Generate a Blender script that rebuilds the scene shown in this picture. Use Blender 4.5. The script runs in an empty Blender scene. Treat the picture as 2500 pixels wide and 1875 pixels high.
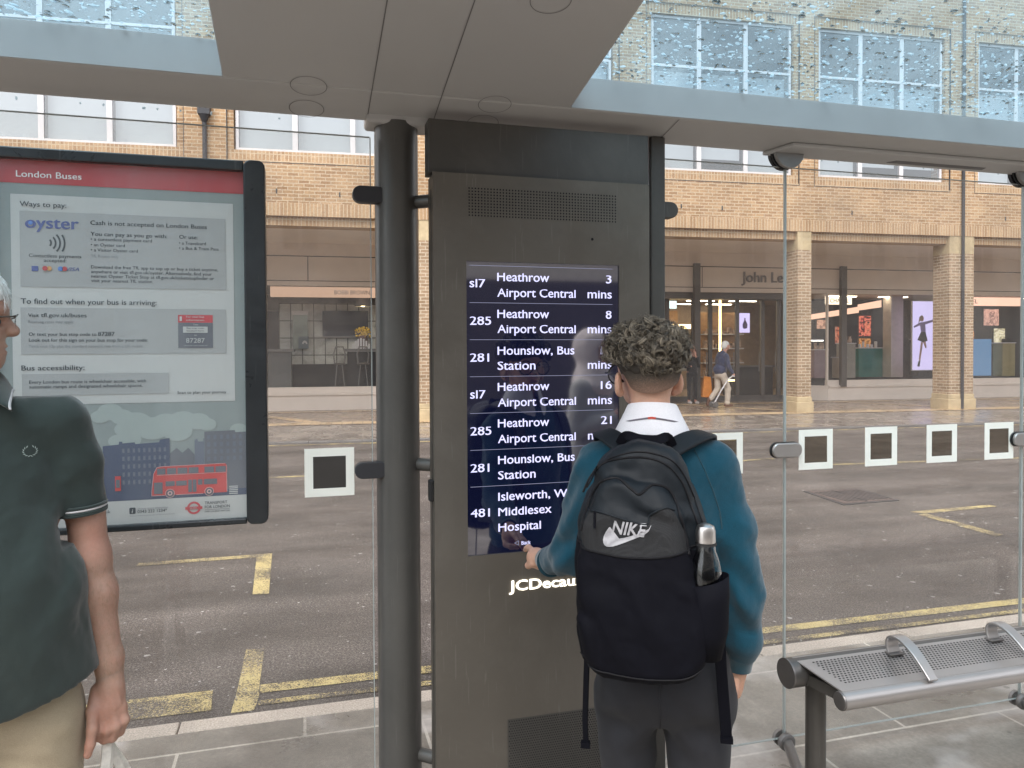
import bpy, bmesh, math, random
import numpy as np
from mathutils import Vector, Matrix
random.seed(7); np.random.seed(7)
SC = bpy.context.scene
COL = SC.collection
R = math.radians
PI = math.pi

# ------------------------------------------------------------------ camera
cam = bpy.data.cameras.new('camera'); camo = bpy.data.objects.new('camera', cam); COL.objects.link(camo)
SC.camera = camo
cam.sensor_width = 36.0; cam.lens = 36.0 * 1819 / 2500
cam.shift_y = -47.5 / 2500
cam.clip_start = 0.02; cam.clip_end = 400
yaw, pitch, roll = 0.2754, -0.0175, -0.0045
fw = Vector((math.sin(yaw) * math.cos(pitch), math.cos(yaw) * math.cos(pitch), math.sin(pitch)))
rt = Vector((math.cos(yaw), -math.sin(yaw), 0)); up = rt.cross(fw)
rt2 = rt * math.cos(roll) + up * math.sin(roll); up2 = -rt * math.sin(roll) + up * math.cos(roll)
camo.matrix_world = Matrix(((rt2.x, up2.x, -fw.x, 0), (rt2.y, up2.y, -fw.y, 0), (rt2.z, up2.z, -fw.z, 1.55), (0, 0, 0, 1)))

# ------------------------------------------------------------------ sky, sun, exposure
W = bpy.data.worlds.new('World'); SC.world = W; W.use_nodes = True
nt = W.node_tree; nt.nodes.clear()
sky = nt.nodes.new('ShaderNodeTexSky'); sky.sky_type = 'NISHITA'; sky.sun_disc = False
SUN_EL, SUN_ROT = R(58), R(215)
sky.sun_elevation = SUN_EL; sky.sun_rotation = SUN_ROT; sky.air_density = 1.0; sky.dust_density = 3.0; sky.ozone_density = 0.6
hs = nt.nodes.new('ShaderNodeHueSaturation'); hs.inputs['Saturation'].default_value = 0.22; hs.inputs['Value'].default_value = 1.15
bg = nt.nodes.new('ShaderNodeBackground'); bg.inputs['Strength'].default_value = 0.15
wo = nt.nodes.new('ShaderNodeOutputWorld')
nt.links.new(sky.outputs[0], hs.inputs['Color']); nt.links.new(hs.outputs[0], bg.inputs['Color']); nt.links.new(bg.outputs[0], wo.inputs['Surface'])
sl = bpy.data.lights.new('sun', 'SUN'); sl.energy = 0.5; sl.angle = R(35); sl.color = (1.0, 0.96, 0.9)
so = bpy.data.objects.new('sun', sl); COL.objects.link(so)
# sky sun_rotation is measured clockwise from +Y; the lamp points from that direction down
sd = Vector((math.sin(SUN_ROT) * math.cos(SUN_EL), math.cos(SUN_ROT) * math.cos(SUN_EL), math.sin(SUN_EL)))
so.rotation_euler = (-sd).to_track_quat('-Z', 'Y').to_euler(); so.location = sd * 40
SC.view_settings.view_transform = 'Standard'; SC.view_settings.look = 'None'
SC.view_settings.exposure = 1.34; SC.view_settings.gamma = 1.0
SC.render.engine = 'CYCLES'
cy = SC.cycles
cy.use_denoising = True
cy.max_bounces = 9; cy.diffuse_bounces = 4; cy.glossy_bounces = 4; cy.transmission_bounces = 8; cy.transparent_max_bounces = 28
cy.caustics_reflective = False; cy.caustics_refractive = False
cy.sample_clamp_indirect = 6.0

# ------------------------------------------------------------------ materials
def nmat(name):
    m = bpy.data.materials.new(name); m.use_nodes = True
    n = m.node_tree; b = n.nodes['Principled BSDF']
    return m, n, b
def link(n, a, b): n.links.new(a, b)
def coords(n, scale=(1, 1, 1), kind='Object', rot=(0, 0, 0)):
    tc = n.nodes.new('ShaderNodeTexCoord'); mp = n.nodes.new('ShaderNodeMapping')
    mp.inputs['Scale'].default_value = scale; mp.inputs['Rotation'].default_value = rot
    link(n, tc.outputs[kind], mp.inputs['Vector']); return mp.outputs['Vector']
def noise(n, vec, scale, detail=4, rough=0.55, dist=0.0):
    t = n.nodes.new('ShaderNodeTexNoise'); t.inputs['Scale'].default_value = scale; t.inputs['Detail'].default_value = detail
    t.inputs['Roughness'].default_value = rough; t.inputs['Distortion'].default_value = dist
    link(n, vec, t.inputs['Vector']); return t.outputs['Fac']
def ramp(n, fac, stops):
    r = n.nodes.new('ShaderNodeValToRGB'); el = r.color_ramp.elements
    while len(el) < len(stops): el.new(0.5)
    for e, (p, c) in zip(el, stops):
        e.position = p; e.color = (c, c, c, 1) if not isinstance(c, tuple) else (c[0], c[1], c[2], 1)
    link(n, fac, r.inputs['Fac']); return r.outputs['Color']
def mixc(n, fac, a, b, mode='MIX'):
    m = n.nodes.new('ShaderNodeMix'); m.data_type = 'RGBA'; m.blend_type = mode
    for s, v in ((m.inputs['Factor'], fac), (m.inputs['A'], a), (m.inputs['B'], b)):
        if hasattr(v, 'links'): link(n, v, s)
        elif isinstance(v, tuple): s.default_value = (v[0], v[1], v[2], 1)
        else: s.default_value = v
    return m.outputs['Result']
def bump(n, b, h, strength=0.3, dist=0.01):
    u = n.nodes.new('ShaderNodeBump'); u.inputs['Strength'].default_value = strength; u.inputs['Distance'].default_value = dist
    link(n, h, u.inputs['Height']); link(n, u.outputs['Normal'], b.inputs['Normal']); return u
def simple(name, col, rough=0.5, metal=0.0, var=0.12, vscale=6.0, bscale=0, bstr=0.1, spec=0.5, sub=0.0, coat=0.0, bdist=0.003):
    m, n, b = nmat(name)
    v = coords(n); f = noise(n, v, vscale, 6, 0.6)
    lo = tuple(c * (1 - var) for c in col); hi = tuple(min(1, c * (1 + var)) for c in col)
    link(n, ramp(n, f, [(0.3, lo), (0.7, hi)]), b.inputs['Base Color'])
    b.inputs['Roughness'].default_value = rough; b.inputs['Metallic'].default_value = metal
    b.inputs['Specular IOR Level'].default_value = spec
    if coat: b.inputs['Coat Weight'].default_value = coat; b.inputs['Coat Roughness'].default_value = 0.08
    if sub:
        b.inputs['Subsurface Weight'].default_value = sub; b.inputs['Subsurface Radius'].default_value = (0.01, 0.004, 0.002); b.inputs['Subsurface Scale'].default_value = 0.6
    if bscale: bump(n, b, noise(n, v, bscale, 3), bstr, bdist)
    return m
def emit(name, col, strength):
    m = bpy.data.materials.new(name); m.use_nodes = True; n = m.node_tree; n.nodes.clear()
    e = n.nodes.new('ShaderNodeEmission'); e.inputs['Color'].default_value = (*col, 1); e.inputs['Strength'].default_value = strength
    o = n.nodes.new('ShaderNodeOutputMaterial'); link(n, e.outputs[0], o.inputs['Surface']); return m
def thin_glass(name, tint=(1, 1, 1), gain=1.0, rough=0.0, haze=0.0, hazecol=(0.8, 0.8, 0.8), smear=False, bmp=0, through=False):
    m = bpy.data.materials.new(name); m.use_nodes = True; n = m.node_tree; n.nodes.clear()
    o = n.nodes.new('ShaderNodeOutputMaterial'); t = n.nodes.new('ShaderNodeBsdfTransparent'); t.inputs['Color'].default_value = (*tint, 1)
    g = n.nodes.new('ShaderNodeBsdfGlossy'); g.inputs['Roughness'].default_value = rough
    fr = n.nodes.new('ShaderNodeFresnel'); ge = n.nodes.new('ShaderNodeNewGeometry'); mr = n.nodes.new('ShaderNodeMapRange')      # same reflection from either side of the pane
    mr.inputs['To Min'].default_value = 1.5; mr.inputs['To Max'].default_value = 1 / 1.5; link(n, ge.outputs['Backfacing'], mr.inputs['Value']); link(n, mr.outputs[0], fr.inputs['IOR'])
    mu = n.nodes.new('ShaderNodeMath'); mu.operation = 'MULTIPLY'; mu.inputs[1].default_value = gain; mu.use_clamp = True
    link(n, fr.outputs[0], mu.inputs[0])
    mx = n.nodes.new('ShaderNodeMixShader'); link(n, mu.outputs[0], mx.inputs['Fac']); link(n, t.outputs[0], mx.inputs[1]); link(n, g.outputs[0], mx.inputs[2])
    out = mx.outputs[0]
    if haze > 0:
        d = n.nodes.new('ShaderNodeBsdfTranslucent' if through else 'ShaderNodeBsdfDiffuse'); d.inputs['Color'].default_value = (*hazecol, 1)
        v = coords(n, (1, 1, 0.5)); f = noise(n, v, 2.2, 6, 0.65, 1.0)
        rr = ramp(n, f, [(0.35, haze * 0.35), (0.75, haze * (1.8 if smear else 1.2))])
        m2 = n.nodes.new('ShaderNodeMixShader'); link(n, rr, m2.inputs['Fac']); link(n, out, m2.inputs[1]); link(n, d.outputs[0], m2.inputs[2]); out = m2.outputs[0]
    if bmp:
        u = n.nodes.new('ShaderNodeBump'); u.inputs['Strength'].default_value = bmp; u.inputs['Distance'].default_value = 0.02
        link(n, noise(n, coords(n), 1.3, 2), u.inputs['Height']); link(n, u.outputs[0], g.inputs['Normal'])
    link(n, out, o.inputs['Surface']); return m

def brick_mat(name, c1, c2, mortar, bw=0.225, bh=0.075, ms=0.0095, offs=0.5, stain=0.25, soft=0.1):
    m, n, b = nmat(name)
    tc = n.nodes.new('ShaderNodeTexCoord'); sp = n.nodes.new('ShaderNodeSeparateXYZ'); link(n, tc.outputs['Object'], sp.inputs[0])
    ad = n.nodes.new('ShaderNodeMath'); ad.operation = 'ADD'; link(n, sp.outputs['X'], ad.inputs[0]); link(n, sp.outputs['Y'], ad.inputs[1])
    cb = n.nodes.new('ShaderNodeCombineXYZ'); link(n, ad.outputs[0], cb.inputs['X']); link(n, sp.outputs['Z'], cb.inputs['Y'])
    # slight wobble so that joints are not ruler straight
    nz = n.nodes.new('ShaderNodeTexNoise'); nz.inputs['Scale'].default_value = 9; link(n, cb.outputs[0], nz.inputs['Vector'])
    vm = n.nodes.new('ShaderNodeVectorMath'); vm.operation = 'SCALE'; vm.inputs['Scale'].default_value = 0.012; link(n, nz.outputs['Color'], vm.inputs[0])
    va = n.nodes.new('ShaderNodeVectorMath'); va.operation = 'ADD'; link(n, cb.outputs[0], va.inputs[0]); link(n, vm.outputs[0], va.inputs[1])
    t = n.nodes.new('ShaderNodeTexBrick'); link(n, va.outputs[0], t.inputs['Vector'])
    t.offset = offs; t.inputs['Scale'].default_value = 1.0; t.inputs['Brick Width'].default_value = bw; t.inputs['Row Height'].default_value = bh
    t.inputs['Mortar Size'].default_value = ms; t.inputs['Mortar Smooth'].default_value = soft; t.inputs['Bias'].default_value = -0.1
    t.inputs['Color1'].default_value = (*c1, 1); t.inputs['Color2'].default_value = (*c2, 1); t.inputs['Mortar'].default_value = (*mortar, 1)
    f = noise(n, cb.outputs[0], 0.55, 6, 0.7); f2 = noise(n, cb.outputs[0], 22, 3, 0.6)
    c = mixc(n, 1.0, t.outputs['Color'], ramp(n, f, [(0.3, 1 - stain), (0.7, 1.08)]), 'MULTIPLY')
    c = mixc(n, 1.0, c, ramp(n, f2, [(0.3, 0.82), (0.7, 1.12)]), 'MULTIPLY')
    link(n, c, b.inputs['Base Color']); b.inputs['Roughness'].default_value = 0.88
    bump(n, b, t.outputs['Fac'], -0.5, 0.008)
    return m

M = {}
M['brick'] = brick_mat('buff_brick', (0.50, 0.32, 0.175), (0.34, 0.19, 0.095), (0.58, 0.46, 0.32), stain=0.32)
M['soldier'] = brick_mat('soldier_brick', (0.51, 0.335, 0.19), (0.37, 0.22, 0.115), (0.58, 0.46, 0.32), bw=0.078, bh=0.34, offs=0.0)
M['pillar_brick'] = brick_mat('pillar_brick', (0.40, 0.27, 0.17), (0.26, 0.17, 0.10), (0.56, 0.46, 0.34), bw=0.225)
M['stone'] = simple('sand_stone', (0.46, 0.36, 0.22), 0.85, var=0.25, vscale=3, bscale=40, bstr=0.2)
M['shop_paint'] = simple('shopfront_paint', (0.74, 0.655, 0.585), 0.5, var=0.05, vscale=1.5)
M['soffit'] = simple('arcade_soffit', (0.82, 0.74, 0.67), 0.7, var=0.06, vscale=0.8)
M['shop_post'] = simple('shopfront_post', (0.10, 0.088, 0.08), 0.4, var=0.08)
M['win_frame'] = simple('window_frame_white', (0.62, 0.60, 0.61), 0.4, var=0.04)
M['blind'] = simple('pale_blind', (0.72, 0.74, 0.75), 0.8, var=0.05, vscale=0.7)
M['win_glass'] = thin_glass('upper_window_glass', (0.70, 0.74, 0.76), 4.5, 0.0, bmp=0.12)
M['shop_glass'] = thin_glass('shop_window_glass', (0.92, 0.93, 0.93), 0.8, 0.0)
M['shelter_glass'] = thin_glass('shelter_glass', (0.97, 0.975, 0.97), 0.85, 0.0, haze=0.065, hazecol=(0.88, 0.83, 0.80), smear=True, through=True)
M['glass_edge'] = simple('glass_edge', (0.40, 0.43, 0.42), 0.15, var=0.05)
M['iron'] = simple('dark_iron', (0.03, 0.03, 0.035), 0.5)
M['pole'] = simple('pole_dark_metal', (0.098, 0.094, 0.088), 0.36, 0.3, var=0.12, vscale=3, bscale=300, bstr=0.04)
M['kiosk'] = simple('kiosk_powder_coat', (0.118, 0.104, 0.087), 0.42, 0.2, var=0.10, vscale=2.2, bscale=700, bstr=0.05)
M['kiosk_dark'] = simple('kiosk_header', (0.070, 0.065, 0.059), 0.45, 0.2, var=0.06)
M['hole'] = simple('vent_hole', (0.006, 0.006, 0.006), 0.9)
M['rubber'] = simple('black_rubber', (0.015, 0.015, 0.016), 0.6)
M['frame_black'] = simple('poster_frame', (0.03, 0.033, 0.036), 0.3, 0.3, var=0.1, vscale=12)
M['roofpanel'] = simple('roof_lining', (0.455, 0.452, 0.448), 0.34, 0.0, var=0.035, vscale=1.3, bscale=3, bstr=0.03, bdist=0.02)
M['roofgroove'] = simple('roof_groove', (0.16, 0.155, 0.155), 0.6)
M['fascia'] = simple('roof_fascia', (0.36, 0.375, 0.38), 0.45, var=0.05, vscale=3)
M['silver'] = simple('bench_silver', (0.42, 0.40, 0.39), 0.34, 0.75, var=0.06, vscale=5, bscale=500, bstr=0.03)
M['silverdark'] = simple('bench_bracket_metal', (0.20, 0.19, 0.185), 0.38, 0.7, var=0.1, vscale=9)
M['sticker'] = simple('white_sticker', (0.92, 0.90, 0.82), 0.5, var=0.02)
M['sticker_dark'] = thin_glass('sticker_centre_film', (0.42, 0.40, 0.36), 0.5)
M['sticker_black'] = simple('sticker_centre_black', (0.045, 0.04, 0.037), 0.35)

def smudge(m, lo, hi, scr=0.5, tint=0.10):
    """handled metal: greasy patches in the gloss, fine straight scratches, a little dust"""
    n = m.node_tree; b = n.nodes['Principled BSDF']; v = coords(n); f = noise(n, v, 3.5, 7, 0.7, 1.2)
    link(n, ramp(n, f, [(0.35, lo), (0.65, hi)]), b.inputs['Roughness'])
    src = b.inputs['Base Color'].links[0].from_socket
    w = n.nodes.new('ShaderNodeTexNoise'); w.inputs['Scale'].default_value = 9; w.inputs['Detail'].default_value = 2; link(n, coords(n, (14, 1, 0.7), rot=(0, 0.5, 0)), w.inputs['Vector'])
    w2 = n.nodes.new('ShaderNodeTexNoise'); w2.inputs['Scale'].default_value = 11; w2.inputs['Detail'].default_value = 2; link(n, coords(n, (12, 1, 0.6), rot=(0, -0.8, 0)), w2.inputs['Vector'])
    s1 = ramp(n, w.outputs['Fac'], [(0.69, 0.0), (0.71, scr)]); s2 = ramp(n, w2.outputs['Fac'], [(0.70, 0.0), (0.72, scr)])
    c = mixc(n, s1, src, (0.30, 0.29, 0.27)); c = mixc(n, s2, c, (0.26, 0.25, 0.24))
    d = noise(n, v, 1.4, 8, 0.75, 0.5); c = mixc(n, ramp(n, d, [(0.45, 0.0), (0.75, tint)]), c, (0.42, 0.39, 0.35))
    link(n, c, b.inputs['Base Color'])
smudge(M['kiosk'], 0.30, 0.55, 0.15, 0.12); smudge(M['pole'], 0.28, 0.48, 0.08, 0.08); smudge(M['kiosk_dark'], 0.35, 0.55, 0.08, 0.08); smudge(M['frame_black'], 0.22, 0.45, 0.10, 0.05); smudge(M['roofpanel'], 0.28, 0.46, 0.0, 0.10)
def asphalt():
    m, n, b = nmat('asphalt')
    v = coords(n)
    f1 = noise(n, v, 95, 5, 0.82); f2 = noise(n, v, 1.1, 6, 0.6, 0.6); f3 = noise(n, coords(n, (0.35, 1.6, 1)), 1.2, 5, 0.6)
    base = ramp(n, f1, [(0.35, (0.027, 0.0215, 0.0185)), (0.50, (0.086, 0.071, 0.062)), (0.60, (0.185, 0.158, 0.143)), (0.68, (0.38, 0.36, 0.345))])
    base = mixc(n, 1.0, base, ramp(n, f2, [(0.3, 0.72), (0.7, 1.25)]), 'MULTIPLY')
    # trodden-in chewing gum spots
    vo = n.nodes.new('ShaderNodeTexVoronoi'); vo.inputs['Scale'].default_value = 9.0; vo.inputs['Randomness'].default_value = 1.0
    nz = n.nodes.new('ShaderNodeTexNoise'); nz.inputs['Scale'].default_value = 60; link(n, v, nz.inputs['Vector'])
    vs = n.nodes.new('ShaderNodeVectorMath'); vs.operation = 'SCALE'; vs.inputs['Scale'].default_value = 0.02; link(n, nz.outputs['Color'], vs.inputs[0])
    va = n.nodes.new('ShaderNodeVectorMath'); va.operation = 'ADD'; link(n, v, va.inputs[0]); link(n, vs.outputs[0], va.inputs[1])
    link(n, va.outputs[0], vo.inputs['Vector'])
    sub = n.nodes.new('ShaderNodeMath'); sub.operation = 'MULTIPLY'; sub.inputs[1].default_value = 0.17
    sc = n.nodes.new('ShaderNodeSeparateColor'); link(n, vo.outputs['Color'], sc.inputs[0]); 
    pw = n.nodes.new('ShaderNodeMath'); pw.operation = 'POWER'; pw.inputs[1].default_value = 3.2; link(n, sc.outputs[0], pw.inputs[0]); link(n, pw.outputs[0], sub.inputs[0])
    lt = n.nodes.new('ShaderNodeMath'); lt.operation = 'LESS_THAN'; link(n, vo.outputs['Distance'], lt.inputs[0]); link(n, sub.outputs[0], lt.inputs[1])
    m3 = n.nodes.new('ShaderNodeMath'); m3.operation = 'MULTIPLY'; m3.inputs[1].default_value = 0.62; link(n, lt.outputs[0], m3.inputs[0])
    base = mixc(n, m3.outputs[0], base, (0.46, 0.44, 0.42))
    v2 = n.nodes.new('ShaderNodeTexVoronoi'); v2.inputs['Scale'].default_value = 26; link(n, va.outputs[0], v2.inputs['Vector'])     # white grit and litter flecks
    s2 = n.nodes.new('ShaderNodeSeparateColor'); link(n, v2.outputs['Color'], s2.inputs[0]); g2 = n.nodes.new('ShaderNodeMath'); g2.operation = 'GREATER_THAN'; g2.inputs[1].default_value = 0.90; link(n, s2.outputs[1], g2.inputs[0])
    l2 = n.nodes.new('ShaderNodeMath'); l2.operation = 'LESS_THAN'; l2.inputs[1].default_value = 0.17; link(n, v2.outputs['Distance'], l2.inputs[0]); m4 = n.nodes.new('ShaderNodeMath'); m4.operation = 'MULTIPLY'; link(n, g2.outputs[0], m4.inputs[0]); link(n, l2.outputs[0], m4.inputs[1])
    base = mixc(n, m4.outputs[0], base, (0.44, 0.42, 0.40))
    base = mixc(n, 1.0, base, ramp(n, f3, [(0.3, 0.72), (0.7, 1.25)]), 'MULTIPLY')
    base = mixc(n, 1.0, base, ramp(n, noise(n, coords(n, (0.12, 1.0, 1)), 1.6, 3, 0.5), [(0.42, 0.80), (0.60, 1.12)]), 'MULTIPLY')
    link(n, base, b.inputs['Base Color'])
    link(n, ramp(n, f3, [(0.35, 0.45), (0.65, 0.75)]), b.inputs['Roughness'])
    b.inputs['Specular IOR Level'].default_value = 0.35
    bump(n, b, f1, 0.8, 0.008)
    return m
M['asphalt'] = asphalt()
def paving(name, bw, bh, c1, c2, mortar, ms=0.006, wet=(0.25, 0.6), rot=0.0, offs=0.5, spots=True):
    m, n, b = nmat(name); v = coords(n, rot=(0, 0, rot))
    t = n.nodes.new('ShaderNodeTexBrick'); link(n, v, t.inputs['Vector']); t.offset = offs
    t.inputs['Scale'].default_value = 1.0; t.inputs['Brick Width'].default_value = bw; t.inputs['Row Height'].default_value = bh
    t.inputs['Mortar Size'].default_value = ms; t.inputs['Mortar Smooth'].default_value = 0.0
    t.inputs['Color1'].default_value = (*c1, 1); t.inputs['Color2'].default_value = (*c2, 1); t.inputs['Mortar'].default_value = (*mortar, 1)
    f = noise(n, v, 1.7, 7, 0.62, 0.8); f2 = noise(n, v, 60, 4, 0.7); f3 = noise(n, v, 0.9, 4, 0.5, 0.5)
    c = mixc(n, 1.0, t.outputs['Color'], ramp(n, f, [(0.32, 0.58), (0.55, 0.95), (0.7, 1.2)]), 'MULTIPLY')
    c = mixc(n, 1.0, c, ramp(n, f2, [(0.3, 0.80), (0.7, 1.12)]), 'MULTIPLY')
    if spots:
        c = mixc(n, ramp(n, f3, [(0.56, 0.0), (0.60, 0.60)]), c, (0.52, 0.48, 0.45))
        vq = n.nodes.new('ShaderNodeTexVoronoi'); vq.inputs['Scale'].default_value = 4.5; link(n, v, vq.inputs['Vector']); c = mixc(n, ramp(n, vq.outputs['Distance'], [(0.055, 0.65), (0.075, 0.0)]), c, (0.085, 0.08, 0.072))
        c = mixc(n, 1.0, c, ramp(n, noise(n, v, 7, 6, 0.7), [(0.35, 0.78), (0.65, 1.1)]), 'MULTIPLY')
    link(n, c, b.inputs['Base Color']); link(n, ramp(n, f, [(0.35, wet[0]), (0.7, wet[1])]), b.inputs['Roughness'])
    bump(n, b, t.outputs['Fac'], -0.3, 0.004)
    return m
M['paving'] = paving('york_stone_paving', 0.95, 0.62, (0.34, 0.30, 0.255), (0.23, 0.205, 0.175), (0.55, 0.50, 0.43))
M['far_paving'] = paving('far_paving', 0.9, 0.6, (0.20, 0.165, 0.14), (0.26, 0.22, 0.19), (0.42, 0.36, 0.30), wet=(0.12, 0.4), spots=False)
M['arcade_floor'] = paving('arcade_floor', 0.6, 0.6, (0.30, 0.225, 0.165), (0.24, 0.18, 0.135), (0.14, 0.10, 0.08), wet=(0.18, 0.35), spots=False)
M['floor_band'] = paving('pale_floor_band', 0.22, 0.3, (0.62, 0.44, 0.27), (0.52, 0.37, 0.22), (0.25, 0.18, 0.12), wet=(0.25, 0.4), spots=False, ms=0.008, offs=0)
def granite(name, col):
    m, n, b = nmat(name); v = coords(n); f = noise(n, v, 120, 4, 0.8); f2 = noise(n, v, 2, 4)
    c = ramp(n, f, [(0.3, tuple(x * 0.45 for x in col)), (0.5, col), (0.7, tuple(min(1, x * 1.5) for x in col))])
    c = mixc(n, 1.0, c, ramp(n, f2, [(0.3, 0.8), (0.7, 1.15)]), 'MULTIPLY')
    link(n, c, b.inputs['Base Color']); b.inputs['Roughness'].default_value = 0.6; bump(n, b, f, 0.3, 0.004); return m
M['kerb'] = granite('granite_kerb', (0.46, 0.395, 0.335))
M['kerb_dark'] = granite('far_kerb', (0.13, 0.12, 0.115))
def yellow(name='worn_yellow_paint', wear=0.42):
    m = M['asphalt'].copy(); m.name = name; n = m.node_tree; b = n.nodes['Principled BSDF']
    src = b.inputs['Base Color'].links[0].from_socket
    v = coords(n); f = noise(n, v, 130, 5, 0.8); f2 = noise(n, v, 3.5, 4, 0.6)
    a = n.nodes.new('ShaderNodeMath'); a.operation = 'ADD'; link(n, f, a.inputs[0]); 
    s = n.nodes.new('ShaderNodeMath'); s.operation = 'MULTIPLY'; s.inputs[1].default_value = 0.45; link(n, f2, s.inputs[0]); link(n, s.outputs[0], a.inputs[1])
    mask = ramp(n, a.outputs[0], [(wear + 0.20, 0.0), (wear + 0.27, 1.0)])
    yc = mixc(n, noise(n, v, 14, 4), (0.50, 0.38, 0.14), (0.64, 0.52, 0.25))
    link(n, mixc(n, mask, src, yc), b.inputs['Base Color'])
    return m
M['yellow'] = yellow(wear=0.47); M['yellow_worn'] = yellow('very_worn_yellow_paint', 0.52)

# ------------------------------------------------------------------ geometry helpers
OFF = {}
class MB:
    def __init__(s): s.v = []; s.f = []; s.mi = []; s.cur = 0
    def add(s, vs, fs):
        b = len(s.v); s.v += [tuple(float(c) for c in p) for p in vs]; s.f += [tuple(b + i for i in f) for f in fs]; s.mi += [s.cur] * len(fs); return s
    def box(s, x0, x1, y0, y1, z0, z1):
        return s.add([(x0, y0, z0), (x1, y0, z0), (x1, y1, z0), (x0, y1, z0), (x0, y0, z1), (x1, y0, z1), (x1, y1, z1), (x0, y1, z1)],
                     [(0, 3, 2, 1), (4, 5, 6, 7), (0, 1, 5, 4), (1, 2, 6, 5), (2, 3, 7, 6), (3, 0, 4, 7)])
    def cyl(s, p0, p1, r0, n=24, r1=None, caps=True):
        p0 = Vector(p0); p1 = Vector(p1); r1 = r0 if r1 is None else r1
        d = (p1 - p0).normalized(); a = d.orthogonal().normalized(); b = d.cross(a)
        vs = []
        for p, r in ((p0, r0), (p1, r1)):
            for i in range(n):
                t = 2 * PI * i / n; vs.append(p + a * math.cos(t) * r + b * math.sin(t) * r)
        fs = [(i, (i + 1) % n, n + (i + 1) % n, n + i) for i in range(n)]
        if caps: fs += [tuple(range(n - 1, -1, -1)), tuple(range(n, 2 * n))]
        return s.add(vs, fs)
    def tube(s, pts, r, n=8, caps=True, flat=None):
        pts = [Vector(p) for p in pts]; vs = []; L = len(pts); rs = r if isinstance(r, (list, tuple)) else [r] * L
        pa = None
        for i, p in enumerate(pts):
            d = (pts[min(i + 1, L - 1)] - pts[max(i - 1, 0)]).normalized()
            if pa is None: a = d.orthogonal().normalized() if flat is None else (Vector(flat) - d * Vector(flat).dot(d)).normalized()
            else: a = (pa - d * pa.dot(d)).normalized()
            pa = a; b = d.cross(a)
            for j in range(n):
                t = 2 * PI * j / n; vs.append(p + (a * math.cos(t) + b * math.sin(t)) * rs[i])
        fs = [(i * n + j, i * n + (j + 1) % n, (i + 1) * n + (j + 1) % n, (i + 1) * n + j) for i in range(L - 1) for j in range(n)]
        if caps: fs += [tuple(range(n - 1, -1, -1)), tuple(range((L - 1) * n, L * n))]
        return s.add(vs, fs)
    def ribbon(s, pts, nrm, w, t):
        """strap: pts path, nrm normals, width w, thickness t"""
        vs = []; L = len(pts); ws = w if isinstance(w, (list, tuple)) else [w] * L
        for i in range(L):
            p = Vector(pts[i]); d = (Vector(pts[min(i + 1, L - 1)]) - Vector(pts[max(i - 1, 0)])).normalized()
            nn = Vector(nrm[i] if isinstance(nrm, list) else nrm); nn = (nn - d * nn.dot(d)).normalized(); sd_ = d.cross(nn)
            for a, b in ((-1, -1), (1, -1), (1, 1), (-1, 1)): vs.append(p + sd_ * a * ws[i] / 2 + nn * b * t / 2)
        fs = [(i * 4 + j, i * 4 + (j + 1) % 4, i * 4 + 4 + (j + 1) % 4, i * 4 + 4 + j) for i in range(L - 1) for j in range(4)]
        fs += [(3, 2, 1, 0), tuple((L - 1) * 4 + j for j in range(4))]
        return s.add(vs, fs)
    def prism(s, poly, y0, y1):
        """polygon in x,z extruded along y"""
        n = len(poly); vs = [(x, y0, z) for x, z in poly] + [(x, y1, z) for x, z in poly]
        fs = [tuple(range(n)), tuple(range(2 * n - 1, n - 1, -1))] + [(i, n + i, n + (i + 1) % n, (i + 1) % n) for i in range(n)]
        return s.add(vs, fs)
    def prism_z(s, poly, z0, z1):
        n = len(poly); vs = [(x, y, z0) for x, y in poly] + [(x, y, z1) for x, y in poly]
        fs = [tuple(range(n - 1, -1, -1)), tuple(range(n, 2 * n))] + [(i, (i + 1) % n, n + (i + 1) % n, n + i) for i in range(n)]
        return s.add(vs, fs)
    def lathe(s, c, prof, n=24, axis='z'):
        """prof list of (radius, height)"""
        vs = []; L = len(prof); c = Vector(c)
        for r, h in prof:
            for j in range(n):
                t = 2 * PI * j / n; a, b = math.cos(t) * r, math.sin(t) * r
                vs.append(c + Vector({'z': (a, b, h), 'y': (a, h, b), 'x': (h, a, b)}[axis]))
        fs = [(i * n + j, i * n + (j + 1) % n, (i + 1) * n + (j + 1) % n, (i + 1) * n + j) for i in range(L - 1) for j in range(n)]
        fs += [tuple(range(n - 1, -1, -1)), tuple(range((L - 1) * n, L * n))]
        return s.add(vs, fs)
    def ell(s, c, r, n=16, m=10, rot=None):
        vs = []; c = Vector(c)
        for i in range(1, m):
            p = PI * i / m
            for j in range(n):
                t = 2 * PI * j / n; q = Vector((math.sin(p) * math.cos(t) * r[0], math.sin(p) * math.sin(t) * r[1], math.cos(p) * r[2]))
                vs.append(c + (rot @ q if rot else q))
        q = Vector((0, 0, r[2])); vs += [c + (rot @ q if rot else q), c - (rot @ q if rot else q)]
        T, B_ = len(vs) - 2, len(vs) - 1
        fs = [(i * n + j, (i + 1) * n + j, (i + 1) * n + (j + 1) % n, i * n + (j + 1) % n) for i in range(m - 2) for j in range(n)]
        fs += [(T, j, (j + 1) % n) for j in range(n)] + [(B_, (m - 2) * n + (j + 1) % n, (m - 2) * n + j) for j in range(n)]
        return s.add(vs, fs)
    def quad(s, a, b, c, d): return s.add([a, b, c, d], [(0, 1, 2, 3)])
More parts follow.
